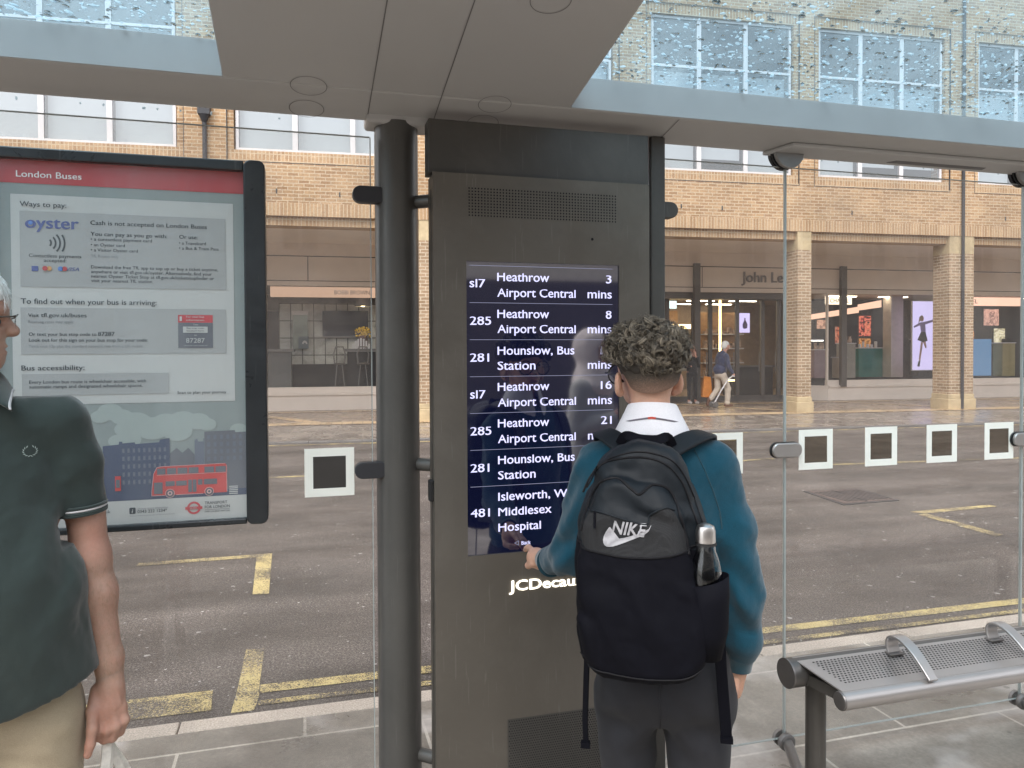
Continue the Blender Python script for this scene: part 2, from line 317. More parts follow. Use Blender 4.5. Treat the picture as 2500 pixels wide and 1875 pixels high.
    def build(s, name, mat, parent=None, smooth=False, bevel=0.0, seg=2, fix=True, angle=35, solid=0):
        me = bpy.data.meshes.new(name)
        o3 = OFF.get(parent.name, (0, 0, 0)) if parent else (0, 0, 0)
        me.from_pydata([(x - o3[0], y - o3[1], z - o3[2]) for x, y, z in s.v], [], s.f)
        mats = mat if isinstance(mat, list) else [mat]
        for k in mats: me.materials.append(k)
        if len(mats) > 1: me.polygons.foreach_set('material_index', s.mi)
        if fix:
            bm = bmesh.new(); bm.from_mesh(me); bmesh.ops.recalc_face_normals(bm, faces=bm.faces); bm.to_mesh(me); bm.free()
        o = bpy.data.objects.new(name, me); COL.objects.link(o)
        if parent: o.parent = parent; OFF[o.name] = o3
        if smooth:
            me.polygons.foreach_set('use_smooth', [True] * len(me.polygons))
            me.set_sharp_from_angle(angle=R(angle))
        if solid:
            q = o.modifiers.new('s', 'SOLIDIFY'); q.thickness = solid; q.offset = 0
        if bevel:
            q = o.modifiers.new('b', 'BEVEL'); q.width = bevel; q.segments = seg; q.limit_method = 'ANGLE'; q.angle_limit = R(40); q.harden_normals = False
        return o

BY = -0.077                                    # the far buildings stand a few degrees off the shelter
def thing(name, label, cat, loc=(0, 0, 0), group=None, rz=0.0, bld=False):
    """Empty at the base of a thing. bld: loc is in the far building's own frame (along, behind, up)."""
    o = bpy.data.objects.new(name, None); COL.objects.link(o); o.empty_display_size = 0.1
    OFF[o.name] = tuple(loc)
    if bld:
        o.location = (loc[0] * math.cos(BY) - loc[1] * math.sin(BY), loc[0] * math.sin(BY) + loc[1] * math.cos(BY), loc[2]); o.rotation_euler.z = BY
    else: o.location = loc; o.rotation_euler.z = rz
    return tag(o, label, cat, group)
def tag(o, label=None, cat=None, group=None, kind=None):
    if label: o['label'] = label
    if cat: o['category'] = cat
    if group: o['group'] = group
    if kind: o['kind'] = kind
    return o
def to_bld(o):                                  # a single-mesh object modelled in the building's frame
    o.rotation_euler.z = BY; return o
def struct(mb, name, mat, label=None, **k): return tag(mb.build(name, mat, None, **k), label, kind='structure')

_TC = {}
def glyphs(s, bold=0.0, italic=0.0, sp=1.0):
    """outline of a string as flat triangles, baseline at 0, cap height about 0.73"""
    key = (s, bold, italic, sp)
    if key in _TC: return _TC[key]
    c = bpy.data.curves.new('lettering_curve', 'FONT'); c.body = s; c.resolution_u = 3; c.fill_mode = 'FRONT'; c.offset = bold; c.shear = italic; c.space_character = sp
    o = bpy.data.objects.new('lettering_curve', c); COL.objects.link(o)
    dg = bpy.context.evaluated_depsgraph_get(); e = o.evaluated_get(dg); me = e.to_mesh()
    vs = [(v.co.x, v.co.y) for v in me.vertices]; fs = [tuple(p.vertices) for p in me.polygons]
    e.to_mesh_clear(); bpy.data.objects.remove(o); bpy.data.curves.remove(c)
    _TC[key] = (vs, fs); return _TC[key]
def text(mb, s, x0, x1, z, y, cap=None, bold=0.0, italic=0.0, fn=None, right=False, sp=1.0, xh=None):
    """write s between x0 and x1 on the plane y, baseline z; cap = height of a capital"""
    dup = bold * 1.6; vs, fs = glyphs(s, 0.0, italic, sp)
    a = min(v[0] for v in vs); b = max(v[0] for v in vs)
    kz = cap / 0.729 if cap else (x1 - x0) / (b - a)
    kx = (x1 - x0) / (b - a) if x1 is not None else kz
    xs = x0
    f = fn or (lambda p, q: (p, y, q))
    w = (lambda h: h) if xh is None else (lambda h: h if h < 0 else (h / 0.47 * 0.729 * xh if h < 0.47 else 0.729 * xh + (h - 0.47) / (0.729 - 0.47) * 0.729 * (1 - xh)))
    for q, sh in enumerate((0.0,) if dup <= 0 else (-dup / 2, dup / 2)):      # heavier weight: the outline twice, a hair apart
        g = f if fn else (lambda p, r_, q=q: (p, y - 0.00006 * q, r_))
        mb.add([g(xs + (v[0] - a) * kx + sh * kx, z + w(v[1]) * kz + sh * 0.4 * kz) for v in vs], fs)
def rect(mb, x0, x1, z0, z1, y): mb.quad((x0, y, z0), (x1, y, z0), (x1, y, z1), (x0, y, z1))
def poly(mb, pts, y): mb.add([(x, y, z) for x, z in pts], [tuple(range(len(pts)))])
def rrect(x0, x1, z0, z1, r, n=6):
    out = []
    for cx, cz, a0 in ((x1 - r, z0 + r, -90), (x1 - r, z1 - r, 0), (x0 + r, z1 - r, 90), (x0 + r, z0 + r, 180)):
        for i in range(n + 1):
            t = R(a0 + 90 * i / n); out.append((cx + r * math.cos(t), cz + r * math.sin(t)))
    return out
def circ(cx, cz, r, n=24, rz=None): return [(cx + r * math.cos(2 * PI * i / n), cz + (rz or r) * math.sin(2 * PI * i / n)) for i in range(n)]
def ring(mb, cx, cz, r0, r1, y, n=28, a0=0, a1=360):
    vs = []; 
    for i in range(n + 1):
        t = R(a0 + (a1 - a0) * i / n); vs += [(cx + r0 * math.cos(t), y, cz + r0 * math.sin(t)), (cx + r1 * math.cos(t), y, cz + r1 * math.sin(t))]
    mb.add(vs, [(2 * i, 2 * i + 2, 2 * i + 3, 2 * i + 1) for i in range(n)])

# ================================================================== GROUND, ROAD, KERBS
mb = MB(); mb.quad((-150, -120, -0.16), (150, -120, -0.16), (150, 150, -0.16), (-150, 150, -0.16)); struct(mb, 'ground', M['far_paving'], 'street ground around the shelter')
mb = MB(); mb.quad((-70, 3.30, -0.03), (70, 3.30, -0.03), (70, 20, -0.03), (-70, 20, -0.03)); struct(mb, 'road', M['asphalt'], 'wet asphalt road')
mb = MB(); mb.box(-40, 40, -22, 3.262, -0.3, 0.0); struct(mb, 'pavement', M['paving'], 'stone slab pavement')
mb = MB()
for i in range(-12, 16):
    x = i * 0.915 - 0.47 - 0.03
    mb.box(x, x + 0.909, 3.265, 3.372, -0.2, 0.0)
struct(mb, 'kerb', M['kerb'], 'granite kerb stones', bevel=0.006)
mb = MB(); mb.box(-60, 60, 13.5, 24, -0.3, 0.0); to_bld(struct(mb, 'far_pavement', M['far_paving'], 'wet far pavement'))
mb = MB()
for i in range(-40, 45): mb.box(i * 0.92, i * 0.92 + 0.912, 13.33, 13.497, -0.2, 0.004)
to_bld(struct(mb, 'far_kerb', M['kerb_dark'], bevel=0.01))
mb = MB(); mb.box(-60, 60, 16.95, 20.55, -0.1, 0.004); to_bld(struct(mb, 'arcade_floor', M['arcade_floor'], 'brown tiled arcade floor'))
mb = MB()
mb.quad((-40, 16.35, 0.009), (40, 16.35, 0.009), (40, 16.9, 0.009), (-40, 16.9, 0.009))
mb.quad((-40, 19.75, 0.009), (40, 19.75, 0.009), (40, 20.1, 0.009), (-40, 20.1, 0.009))
for u in (-8, -1.2, 5.2, 10.8, 15.6, 20.5): mb.quad((u, 16.92, 0.009), (u + 0.35, 16.92, 0.009), (u - 1.55, 19.73, 0.009), (u - 1.9, 19.73, 0.009))
to_bld(struct(mb, 'floor_bands', M['floor_band'], 'pale tile bands'))

def sheet(name, pts, mat, z=-0.026, label=None):
    mb = MB(); mb.add([(x * 0.9576, y * 0.9576, z) for x, y in pts], [tuple(range(len(pts)))]); return struct(mb, name, mat, label)
sheet('bay_line', [(-1.243, 6.40), (-0.245, 6.395), (-0.245, 6.30), (-1.243, 6.31)], M['yellow_worn'])
sheet('bay_line', [(-0.362, 6.298), (-0.245, 6.298), (-0.228, 5.32), (-0.335, 5.34)], M['yellow'])
sheet('bay_line', [(-0.31, 4.351), (-0.213, 4.345), (-0.215, 3.87), (-0.315, 3.87)], M['yellow_worn'])
sheet('bay_line', [(-0.315, 3.868), (-0.215, 3.868), (-0.211, 3.765), (-0.213, 3.70), (-0.225, 3.60), (-0.325, 3.60)], M['yellow'])
sheet('yellow_line', [(-0.209, 3.868), (1.2, 3.85), (4.6, 3.80), (9, 3.78), (9, 3.69), (4.6, 3.715), (1.2, 3.765), (-0.209, 3.775)], M['yellow'])
sheet('yellow_line', [(-0.209, 3.693), (1.2, 3.67), (4.3, 3.645), (9, 3.61), (9, 3.55), (4.3, 3.595), (1.2, 3.615), (-0.209, 3.645)], M['yellow_worn'])
sheet('yellow_line', [(-0.429, 3.83), (-3.5, 3.86), (-3.5, 3.69), (-0.415, 3.655)], M['yellow_worn'])
sheet('yellow_line', [(-0.429, 3.87), (-3.5, 3.90), (-3.5, 3.862), (-0.429, 3.832)], M['yellow'])
sheet('bay_line', [(5.935, 6.16), (7.0, 6.20), (7.0, 6.11), (6.03, 6.05)], M['yellow_worn'])
sheet('bay_line', [(5.915, 6.03), (6.03, 6.048), (5.99, 5.16), (5.87, 5.13)], M['yellow_worn'])
sheet('bay_line', [(-3.5, 10.36), (0.3, 10.33), (0.3, 10.23), (-3.5, 10.26)], M['yellow_worn'])
sheet('bay_line', [(5.6, 9.75), (6.9, 9.85), (6.9, 9.75), (5.65, 9.65)], M['yellow_worn'])
sheet('bay_line', [(7.2, 9.1), (12.5, 8.6), (12.5, 8.5), (7.2, 9.0)], M['yellow_worn'])
mb = MB(); mb.quad((-30, 13.08, -0.026), (30, 13.08, -0.026), (30, 13.19, -0.026), (-30, 13.19, -0.026)); to_bld(struct(mb, 'yellow_line', M['yellow_worn']))
mb = MB(); mb.quad((4, 12.0, -0.026), (6.6, 12.0, -0.026), (6.6, 12.12, -0.026), (4, 12.12, -0.026)); to_bld(struct(mb, 'yellow_line', M['yellow_worn']))

# manhole cover in the road
t = thing('manhole_cover', 'rusty ribbed iron manhole cover set in the wet road', 'manhole cover', (5.68, 6.7, -0.03))
mb = MB(); mb.prism_z([(5.38, 7.10), (6.07, 7.06), (6.01, 6.38), (5.29, 6.35)], -0.031, -0.023); mb.build('frame', M['iron'], t)
rust = simple('rusty_iron', (0.13, 0.095, 0.085), 0.55, 0.4, var=0.35, vscale=30)
mb = MB(); mb.prism_z([(5.42, 7.07), (5.68, 7.05), (5.63, 6.41), (5.33, 6.39)], -0.03, -0.020); mb.prism_z([(5.71, 7.05), (6.03, 7.02), (5.98, 6.41), (5.66, 6.41)], -0.03, -0.020)
mb.build('plate', rust, t)
mb = MB()
for i in range(11): mb.box(5.44 + i * 0.053, 5.46 + i * 0.053, 6.46, 6.98, -0.022, -0.016)
mb.build('rib', M['iron'], t)

# ================================================================== THE BRICK BUILDING ACROSS THE ROAD
V = 16.6; SW = 20.6
M['stone_pale'] = simple('pale_terrace_stone', (0.62, 0.58, 0.52), 0.8)
B = thing('brick_building', 'long buff brick building with an arcade of shops across the road', 'building', (0, 0, 0), bld=True)
PAN = [(-12.4, -8.75), (-7.6, -3.77), (-2.59, 1.05), (2.10, 5.75), (6.74, 10.38), (11.12, 14.66), (15.72, 19.3), (20.3, 23.9)]
U0, U1 = -14, 27
mb = MB(); mb.box(U0, U1, V, V + 0.55, 4.75, 5.63)
xs = [U0] + [v for a, b in PAN for v in (a - 0.17, b + 0.17)] + [U1]
for i in range(0, len(xs), 2): mb.box(xs[i], xs[i + 1], V, V + 0.55, 5.63, 9.75)
mb.box(U0, U1, V, V + 0.55, 9.75, 12.4)
mb.build('wall', M['brick'], B)
mb = MB(); mb.box(U0, U1, V - 0.012, V + 0.5, 4.47, 4.75); mb.box(U0, U1, V + 0.10, V + 0.52, 4.28, 4.468)
for a, b in PAN: mb.box(a - 0.165, b + 0.165, V + 0.035, V + 0.5, 5.60, 5.84); mb.box(a - 0.165, b + 0.165, V + 0.035, V + 0.5, 9.50, 9.745)
mb.build('soldier_course', M['soldier'], B)
for a, b in PAN:
    for x in (a - 0.165, b + 0.03): mb = MB(); mb.box(x, x + 0.135, V + 0.035, V + 0.5, 5.842, 9.498); mb.build('window_surround', M['brick'], B)
mb = MB()
for a, b in PAN:                                     # dark strips put in for the shade of the gap round every window panel
    for x in (a - 0.172, b + 0.160): mb.box(x, x + 0.012, V - 0.003, V + 0.04, 5.59, 9.74)
    mb.box(a - 0.172, b + 0.172, V - 0.003, V + 0.04, 5.585, 5.60)
mb.build('gap_shade_strip', M['iron'], B)
mb = MB(); mb.box(U0 - 0.05, U1 + 0.05, V - 0.06, V + 0.65, 12.4, 12.55); mb.build('coping', M['stone'], B)
for a, b in PAN:
    w = MB(); f = 0.05
    w.box(a, b, V + 0.10, V + 0.17, 5.84, 5.90); w.box(a, b, V + 0.10, V + 0.17, 9.43, 9.49)
    w.box(a, b, V + 0.10, V + 0.16, 8.29, 8.35)
    third = (b - a) / 3
    for k in range(4):
        x = a + third * k; hw = 0.055 if k in (1, 2) else 0.03
        xa, xb = (a, a + 0.06) if k == 0 else ((b - 0.06, b) if k == 3 else (x - hw, x + hw))
        w.box(xa, xb, V + 0.102, V + 0.172, 5.902, 8.288); w.box(xa, xb, V + 0.102, V + 0.172, 8.352, 9.428)
    wo_ = w.build('window', M['win_frame'], B)
    p = MB()
    for k in range(3): 
        p.quad((a + third * k + 0.03, V + 0.13, 5.9), (a + third * (k + 1) - 0.03, V + 0.13, 5.9), (a + third * (k + 1) - 0.03, V + 0.13, 9.43), (a + third * k + 0.03, V + 0.13, 9.43))
    p.build('pane', M['win_glass'], wo_)
    p = MB()
    for k in range(3):
        zb = 5.9 if random.random() < 0.6 else 6.2
        p.quad((a + third * k + 0.06, V + 0.30, zb), (a + third * (k + 1) - 0.06, V + 0.30, zb), (a + third * (k + 1) - 0.06, V + 0.30, 8.25), (a + third * k + 0.06, V + 0.30, 8.25))
    p.build('blind', M['blind'], wo_)
mb = MB(); mb.box(U0, U1, V + 0.56, V + 4.2, 5.2, 5.3); mb.box(U0, U1, V + 3.8, V + 4.2, 5.3, 12.3); mb.box(U0, U1, V + 0.56, V + 4.2, 12.0, 12.3)
mb.build('upper_room', simple('dim_room', (0.12, 0.13, 0.14), 0.8), B)
for u0, u1 in ((-8.35, -8.0), (-3.5, -2.85), (1.25, 1.85), (6.05, 6.45), (10.51, 10.88), (14.82, 15.55), (19.6, 20.0), (24.2, 24.7)):
    mb = MB(); mb.box(u0, u1, V, V + 0.56, 0.40, 4.02); pl = mb.build('pillar', M['pillar_brick'], B)
    mb = MB()
    prof = [(u0 - 0.05, u1 + 0.05, 0.0, 0.28), (u0 - 0.02, u1 + 0.02, 0.28, 0.40)]
    for a, b, z0, z1 in prof: mb.box(a, b, V - (u0 - a) , V + 0.58, z0, z1)
    mb.build('base', M['stone'], pl, bevel=0.015)
    mb = MB(); mb.box(u0, u1, V, V + 0.56, 4.02, 4.468); mb.build('capstone', M['stone'], pl)
# downpipes
mb = MB(); mb.cyl((-3.18, V - 0.06, 0.1), (-3.18, V - 0.06, 6.5), 0.045, 10); mb.box(-3.30, -3.06, V - 0.16, V - 0.01, 6.50, 6.78); mb.lathe((-3.18, V - 0.07, 6.36), [(0.05, 0), (0.11, 0.14)], 10)
mb.build('drainpipe', M['iron'], B)
mb = MB(); mb.cyl((15.18, V - 0.05, 0.02), (15.18, V - 0.05, 10.9), 0.04, 10); mb.build('drainpipe', M['iron'], B)
for u, z in ((-1.76, 4.99), (-0.45, 4.96), (7.45, 4.98), (8.5, 4.97), (12.0, 4.97), (16.5, 4.96)): mb = MB(); mb.box(u - 0.014, u + 0.014, V - 0.012, V, z - 0.05, z + 0.05); mb.build('wall_tie', M['iron'], B)
# arcade soffit and shopfront
mb = MB(); mb.box(U0, U1, V + 0.54, SW + 0.3, 4.46, 4.6); mb.build('arcade_ceiling', M['soffit'], B)
GL = []       # glazed stretches
mb = MB()
mb.box(U0, 8.2, SW, SW + 0.12, 4.13, 4.46); mb.box(U0, 8.2, SW - 0.02, SW + 0.12, 3.47, 4.10); mb.box(U0, 8.2, SW, SW + 0.12, 3.33, 3.45)
mb.box(8.2, U1, SW, SW + 0.12, 4.06, 4.46); mb.box(8.2, U1, SW - 0.02, SW + 0.12, 3.44, 4.03); mb.box(8.2, U1, SW, SW + 0.12, 3.29, 3.42)
mb.build('fascia', M['shop_paint'], B)
mb = MB(); mb.box(U0, 8.2, SW + 0.005, SW + 0.1, 4.10, 4.13); mb.box(8.2, U1, SW + 0.005, SW + 0.1, 4.03, 4.06); mb.box(U0, 8.2, SW + 0.005, SW + 0.1, 3.45, 3.47); mb.box(8.2, U1, SW + 0.005, SW + 0.1, 3.42, 3.44)
for u in (-6.3, -3.8, -1.4, 1.0, 3.6): mb.box(u - 0.012, u + 0.012, SW - 0.023, SW, 3.47, 4.10)
for u in (9.9, 18.0): mb.box(u - 0.01, u + 0.01, SW - 0.023, SW, 3.44, 4.03)
mb.build('fascia_joint', M['iron'], B)
mb = MB()
for a, b in ((U0, 8.2), (14.05, U1)):
    mb.box(a, b, SW - 0.06, SW + 0.12, 0.0, 0.40); mb.box(a, b, SW - 0.10, SW + 0.14, 0.40, 0.46); mb.box(a, b, SW - 0.02, SW + 0.12, 0.462, 0.62)
mb.prism_z([(13.45, SW + 0.6), (14.05, SW - 0.06), (14.05, SW + 0.12), (13.6, SW + 0.62)], 0.0, 0.45)
mb.build('stall_riser', M['shop_paint'], B)
for u in (9.69, 14.53, 18.4, 22.6): mb = MB(); mb.box(u - 0.09, u + 0.09, SW - 0.16, SW - 0.03, 0.42 if u > 14 else 0.0, 4.12); mb.build('shopfront_post', M['shop_post'], B)
for u, zt in ((-6.4, 3.33), (-3.9, 3.33), (1.6, 3.33), (4.8, 3.33), (8.1, 3.33), (14.08, 3.29), (17.95, 3.29), (21.8, 3.29)): mb = MB(); mb.box(u - 0.03, u + 0.03, SW + 0.02, SW + 0.09, 0.62, zt); mb.build('mullion', M['shop_paint'], B)
mb = MB(); mb.quad((U0, SW + 0.05, 0.62), (8.2, SW + 0.05, 0.62), (8.2, SW + 0.05, 3.33), (U0, SW + 0.05, 3.33)); mb.build('shop_window', M['shop_glass'], B)
mb = MB(); mb.quad((14.1, SW + 0.05, 0.62), (U1, SW + 0.05, 0.62), (U1, SW + 0.05, 3.29), (14.1, SW + 0.05, 3.29)); mb.build('shop_window', M['shop_glass'], B)
mb = MB(); mb.quad((13.5, SW + 0.62, 0.45), (14.08, SW + 0.03, 0.45), (14.08, SW + 0.03, 3.29), (13.5, SW + 0.62, 3.29)); mb.build('shop_window', M['shop_glass'], B)
# entrance with glazed doors
mb = MB()
mb.box(8.2, 8.72, SW + 0.02, SW + 0.1, 0.0, 3.29)
for u in (9.05, 9.9, 10.45, 11.35, 12.2, 12.75, 13.5): mb.box(u - 0.06, u + 0.06, SW + 0.55, SW + 0.63, 0, 3.29)
mb.box(8.7, 13.5, SW + 0.12, SW + 0.7, 3.10, 3.29); mb.box(8.7, 13.5, SW + 0.55, SW + 0.63, 0.0, 0.16)
mb.build('door_frame', M['shop_post'], B)
for a, b in ((9.11, 9.84), (9.96, 10.39), (10.51, 11.29), (11.41, 12.14), (12.26, 12.69), (12.81, 13.44)):
    mb = MB(); mb.quad((a, SW + 0.59, 0.16), (b, SW + 0.59, 0.16), (b, SW + 0.59, 3.10), (a, SW + 0.59, 3.10)); d = mb.build('door', M['shop_glass'], B)
    mb = MB(); mb.cyl((b - 0.08, SW + 0.53, 0.9), (b - 0.08, SW + 0.53, 1.5), 0.015, 8); mb.build('handle', M['silverdark'], d)
# rooms behind the glass
room = simple('shop_room', (0.34, 0.31, 0.28), 0.7); roomdark = simple('shop_room_dark', (0.035, 0.033, 0.035), 0.5); roomwarm = simple('shop_room_warm', (0.38, 0.28, 0.19), 0.5)
mb = MB(); mb.box(U0, 8.2, SW + 0.15, 25, 0.3, 0.45); mb.box(U0, 8.2, SW + 0.13, 25, 3.42, 3.5); mb.box(U0, 8.3, 24.9, 25.1, 0.45, 3.42); mb.build('shop_room', room, B)
mb = MB(); mb.box(8.3, U1, SW + 0.72, 27, 0.006, 0.06); mb.box(8.3, U1, SW + 0.13, 27, 3.30, 3.5); mb.box(8.3, U1, 26.9, 27.1, 0.06, 3.3); mb.box(8.22, 8.32, SW + 0.2, 27, 0, 3.3); mb.build('shop_room', roomwarm, B)
mb = MB(); mb.box(14.9, U1, 23.2, 23.35, 0.06, 3.3); mb.build('partition', roomdark, B)
fillm = emit('added_warm_fill', (1.0, 0.86, 0.66), 9.0); fillw = emit('added_cool_fill', (1.0, 0.95, 0.88), 8.0)  # glowing panels added under the shop ceilings to brighten the rooms
for u in (-5.5, -1.0, 3.5): mb = MB(); mb.box(u - 0.9, u + 0.9, 20.8, 20.98, 3.40, 3.415); mb.build('added_fill_panel', fillw, B)
for u in (9.6, 11.6, 13.2): 
    for v in (22.3, 24.2, 26): mb = MB(); mb.box(u - 0.5, u + 0.5, v, v + 0.12, 3.28, 3.295); mb.build('added_fill_panel', fillm, B)
for u in (15.3, 17.2, 19.6, 22.3): mb = MB(); mb.box(u - 0.5, u + 0.5, 21.6, 21.75, 3.28, 3.295); mb.build('added_fill_panel', fillm, B)

def bt(name, label, cat, loc, group=None): return thing(name, label, cat, loc, group, bld=True)
def bone(mb, name, mat, label, cat, group=None, **k):          # one-mesh thing in the building's frame
    o = to_bld(mb.build(name, mat, None, **k)); return tag(o, label, cat, group)
# ---- left shop: make-up counter
pinkm = emit('pink_lit_sign_board', (0.82, 0.52, 0.36), 0.36)
t = bt('shop_sign', 'long pink sign board with dark capitals above the make-up counter', 'sign', (-1.0, 21.3, 3.0))
mb = MB(); mb.box(-2.45, 1.3, 21.3, 21.42, 3.08, 3.36); mb.build('board', pinkm, t)
mb = MB(); text(mb, 'BOBBI BROWN', -0.74, 0.22, 3.16, 21.295, cap=0.12, bold=0.005); mb.build('lettering', M['iron'], t)
tilem = paving('white_wall_tile', 0.33, 0.51, (0.60, 0.60, 0.56), (0.55, 0.55, 0.52), (0.02, 0.02, 0.02), ms=0.012, wet=(0.25, 0.4), spots=False, offs=0)
n_ = tilem.node_tree
for l in list(n_.links):
    if l.from_node.type == 'TEX_COORD': n_.links.remove(l)
tc_ = [x for x in n_.nodes if x.type == 'TEX_COORD'][0]; sp_ = n_.nodes.new('ShaderNodeSeparateXYZ'); cb_ = n_.nodes.new('ShaderNodeCombineXYZ'); mp_ = [x for x in n_.nodes if x.type == 'MAPPING'][0]
n_.links.new(tc_.outputs['Object'], sp_.inputs[0]); n_.links.new(sp_.outputs['X'], cb_.inputs['X']); n_.links.new(sp_.outputs['Z'], cb_.inputs['Y']); n_.links.new(cb_.outputs[0], mp_.inputs['Vector'])
t = bt('display_wall', 'white tiled back wall of the make-up counter above a black base', 'wall', (-2.4, 23.0, 0.45))
mb = MB(); mb.box(-2.4, 2.5, 23.0, 23.1, 1.20, 3.02); mb.build('tiles', tilem, t)
mb = MB(); mb.box(-3.4, 2.5, 23.0, 23.1, 0.46, 1.195); mb.box(-3.2, -2.42, 23.0, 23.1, 1.6, 2.77); mb.build('base_panel', roomdark, t)
t = bt('wall_screen', 'black wide television on the white tiled shop wall', 'television', (-0.5, 22.9, 2.0))
mb = MB(); mb.box(-1.15, 0.18, 22.86, 22.95, 2.03, 2.79); mb.build('screen', simple('dark_screen', (0.03, 0.032, 0.045), 0.12), t, bevel=0.01)
mb = MB(); mb.box(-1.15, 0.18, 22.855, 22.95, 1.985, 2.03); mb.build('stand_bar', M['silverdark'], t)
t = bt('mirror_panel', 'tall grey green mirror panel hung on the white tiles', 'mirror', (-1.8, 22.9, 1.6))
mb = MB(); mb.box(-2.0, -1.58, 22.88, 22.95, 1.65, 2.77); mb.build('glass', simple('grey_green_mirror', (0.30, 0.34, 0.31), 0.25, 0.3, var=0.3, vscale=2.5), t)
mb = MB(); mb.box(-2.02, -1.56, 22.85, 22.96, 2.66, 2.78); mb.build('top_rail', M['win_frame'], t)
t = bt('small_poster', 'small slate poster with a white sprig at the mirror foot', 'poster', (-1.7, 22.8, 1.65))
mb = MB(); mb.box(-1.84, -1.55, 22.80, 22.83, 1.66, 2.02); mb.build('board', simple('slate', (0.10, 0.13, 0.15), 0.5), t)
mb = MB()
for a in (-60, -30, 0, 30, 60): mb.box(-1.66 + math.sin(R(a)) * 0.06 - 0.02, -1.66 + math.sin(R(a)) * 0.06 + 0.02, 22.79, 22.80, 1.76 + math.cos(R(a)) * 0.08, 1.80 + math.cos(R(a)) * 0.1)
mb.build('sprig', M['win_frame'], t)
t = bt('pendant_lamp', 'grey bell shaped pendant lamp glowing inside over the counter', 'lamp', (0.0, 21.9, 2.8))
mb = MB(); prof = [(0.06, 0.60), (0.07, 0.50), (0.13, 0.38), (0.17, 0.20), (0.24, 0.02), (0.235, 0.0), (0.22, 0.02), (0.15, 0.2), (0.11, 0.37), (0.02, 0.5)]
mb.lathe((0.03, 21.9, 2.86), prof, 24); mb.build('shade', simple('grey_shade', (0.16, 0.16, 0.16), 0.5), t, smooth=True)
mb = MB(); mb.ell((0.03, 21.9, 2.93), (0.11, 0.11, 0.07), 16, 8); mb.build('bulb', emit('pendant_glow', (1, 0.78, 0.4), 8.0), t, smooth=True)
mb = MB(); mb.cyl((0.03, 21.9, 3.4), (0.03, 21.9, 3.5), 0.01, 6); mb.build('cable', M['iron'], t)
t = bt('make_up_counter', 'dark make-up counter under the pendant lamp with grey worktop', 'counter', (0.3, 22, 0.45))
mb = MB(); mb.box(-0.5, 2.4, 21.7, 22.4, 1.57, 1.65); mb.build('worktop', M['silverdark'], t)
mb = MB(); mb.box(-0.42, 2.4, 21.78, 22.3, 0.46, 1.565); mb.build('cabinet', roomdark, t)
t = bt('make_up_counter', 'low grey counter at the left end of the tiled shop wall', 'counter', (-2.6, 22, 0.45))
mb = MB(); mb.box(-3.2, -1.9, 21.9, 22.4, 1.57, 1.65); mb.build('worktop', M['silverdark'], t)
mb = MB(); mb.box(-3.1, -1.98, 21.98, 22.3, 0.46, 1.565); mb.build('cabinet', simple('mid_grey', (0.13, 0.13, 0.13), 0.5), t)
t = bt('flower_vase', 'brown vase of yellow flowers on the dark make-up counter', 'vase', (0.0, 21.95, 1.65))
mb = MB(); mb.lathe((0.03, 21.95, 1.65), [(0.07, 0), (0.13, 0.1), (0.15, 0.25), (0.12, 0.38)], 16); mb.build('vase', simple('plum_vase', (0.12, 0.07, 0.07), 0.4), t, smooth=True)
mb = MB()
for i in range(90):
    a = random.uniform(0, 2 * PI); r_ = random.uniform(0, 0.26); z = 2.06 + random.uniform(0, 0.24) - r_ * 0.35
    mb.ell((0.03 + math.cos(a) * r_, 21.95 + math.sin(a) * r_ * 0.6, z), (random.uniform(0.015, 0.035),) * 3, 6, 4)
mb.build('flowers', simple('yellow_flowers', (0.62, 0.40, 0.04), 0.6, var=0.4, vscale=14), t)
t = bt('brush_rack', 'white rack of small pots in front of the vase', 'rack', (0.0, 21.8, 1.65))
mb = MB()
for i in range(7): mb.box(-0.28 + i * 0.075, -0.23 + i * 0.075, 21.74, 21.79, 1.652, 1.75 + 0.2 * math.sin(PI * (i + 0.5) / 7))
mb.build('pots', M['win_frame'], t)
for x, lab in ((-0.62, 'grey curved metal bar stool left of the dark counter'), (0.02, 'grey metal bar stool in front of the dark counter')):
    t = bt('bar_stool', lab, 'stool', (x, 21.5, 0.45), group='bar stools at the make-up counter')
    mb = MB(); mb.lathe((x, 21.5, 1.2), [(0.16, 0), (0.18, 0.03), (0.15, 0.05)], 16); mb.build('seat', M['silverdark'], t, smooth=True)
    for a in (45, 135, 225, 315):
        mb = MB(); c, s = math.cos(R(a)), math.sin(R(a)); mb.tube([(x + c * 0.1, 21.5 + s * 0.1, 1.2), (x + c * 0.2, 21.5 + s * 0.2, 0.46)], 0.014, 6); mb.build('leg', M['silverdark'], t)
    mb = MB(); mb.tube([(x - 0.13, 21.36, 1.22), (x - 0.16, 21.34, 1.5), (x - 0.10, 21.34, 1.7), (x + 0.10, 21.34, 1.7), (x + 0.16, 21.34, 1.5), (x + 0.13, 21.36, 1.22)], 0.022, 8); mb.build('backrest', M['silverdark'], t, smooth=True)
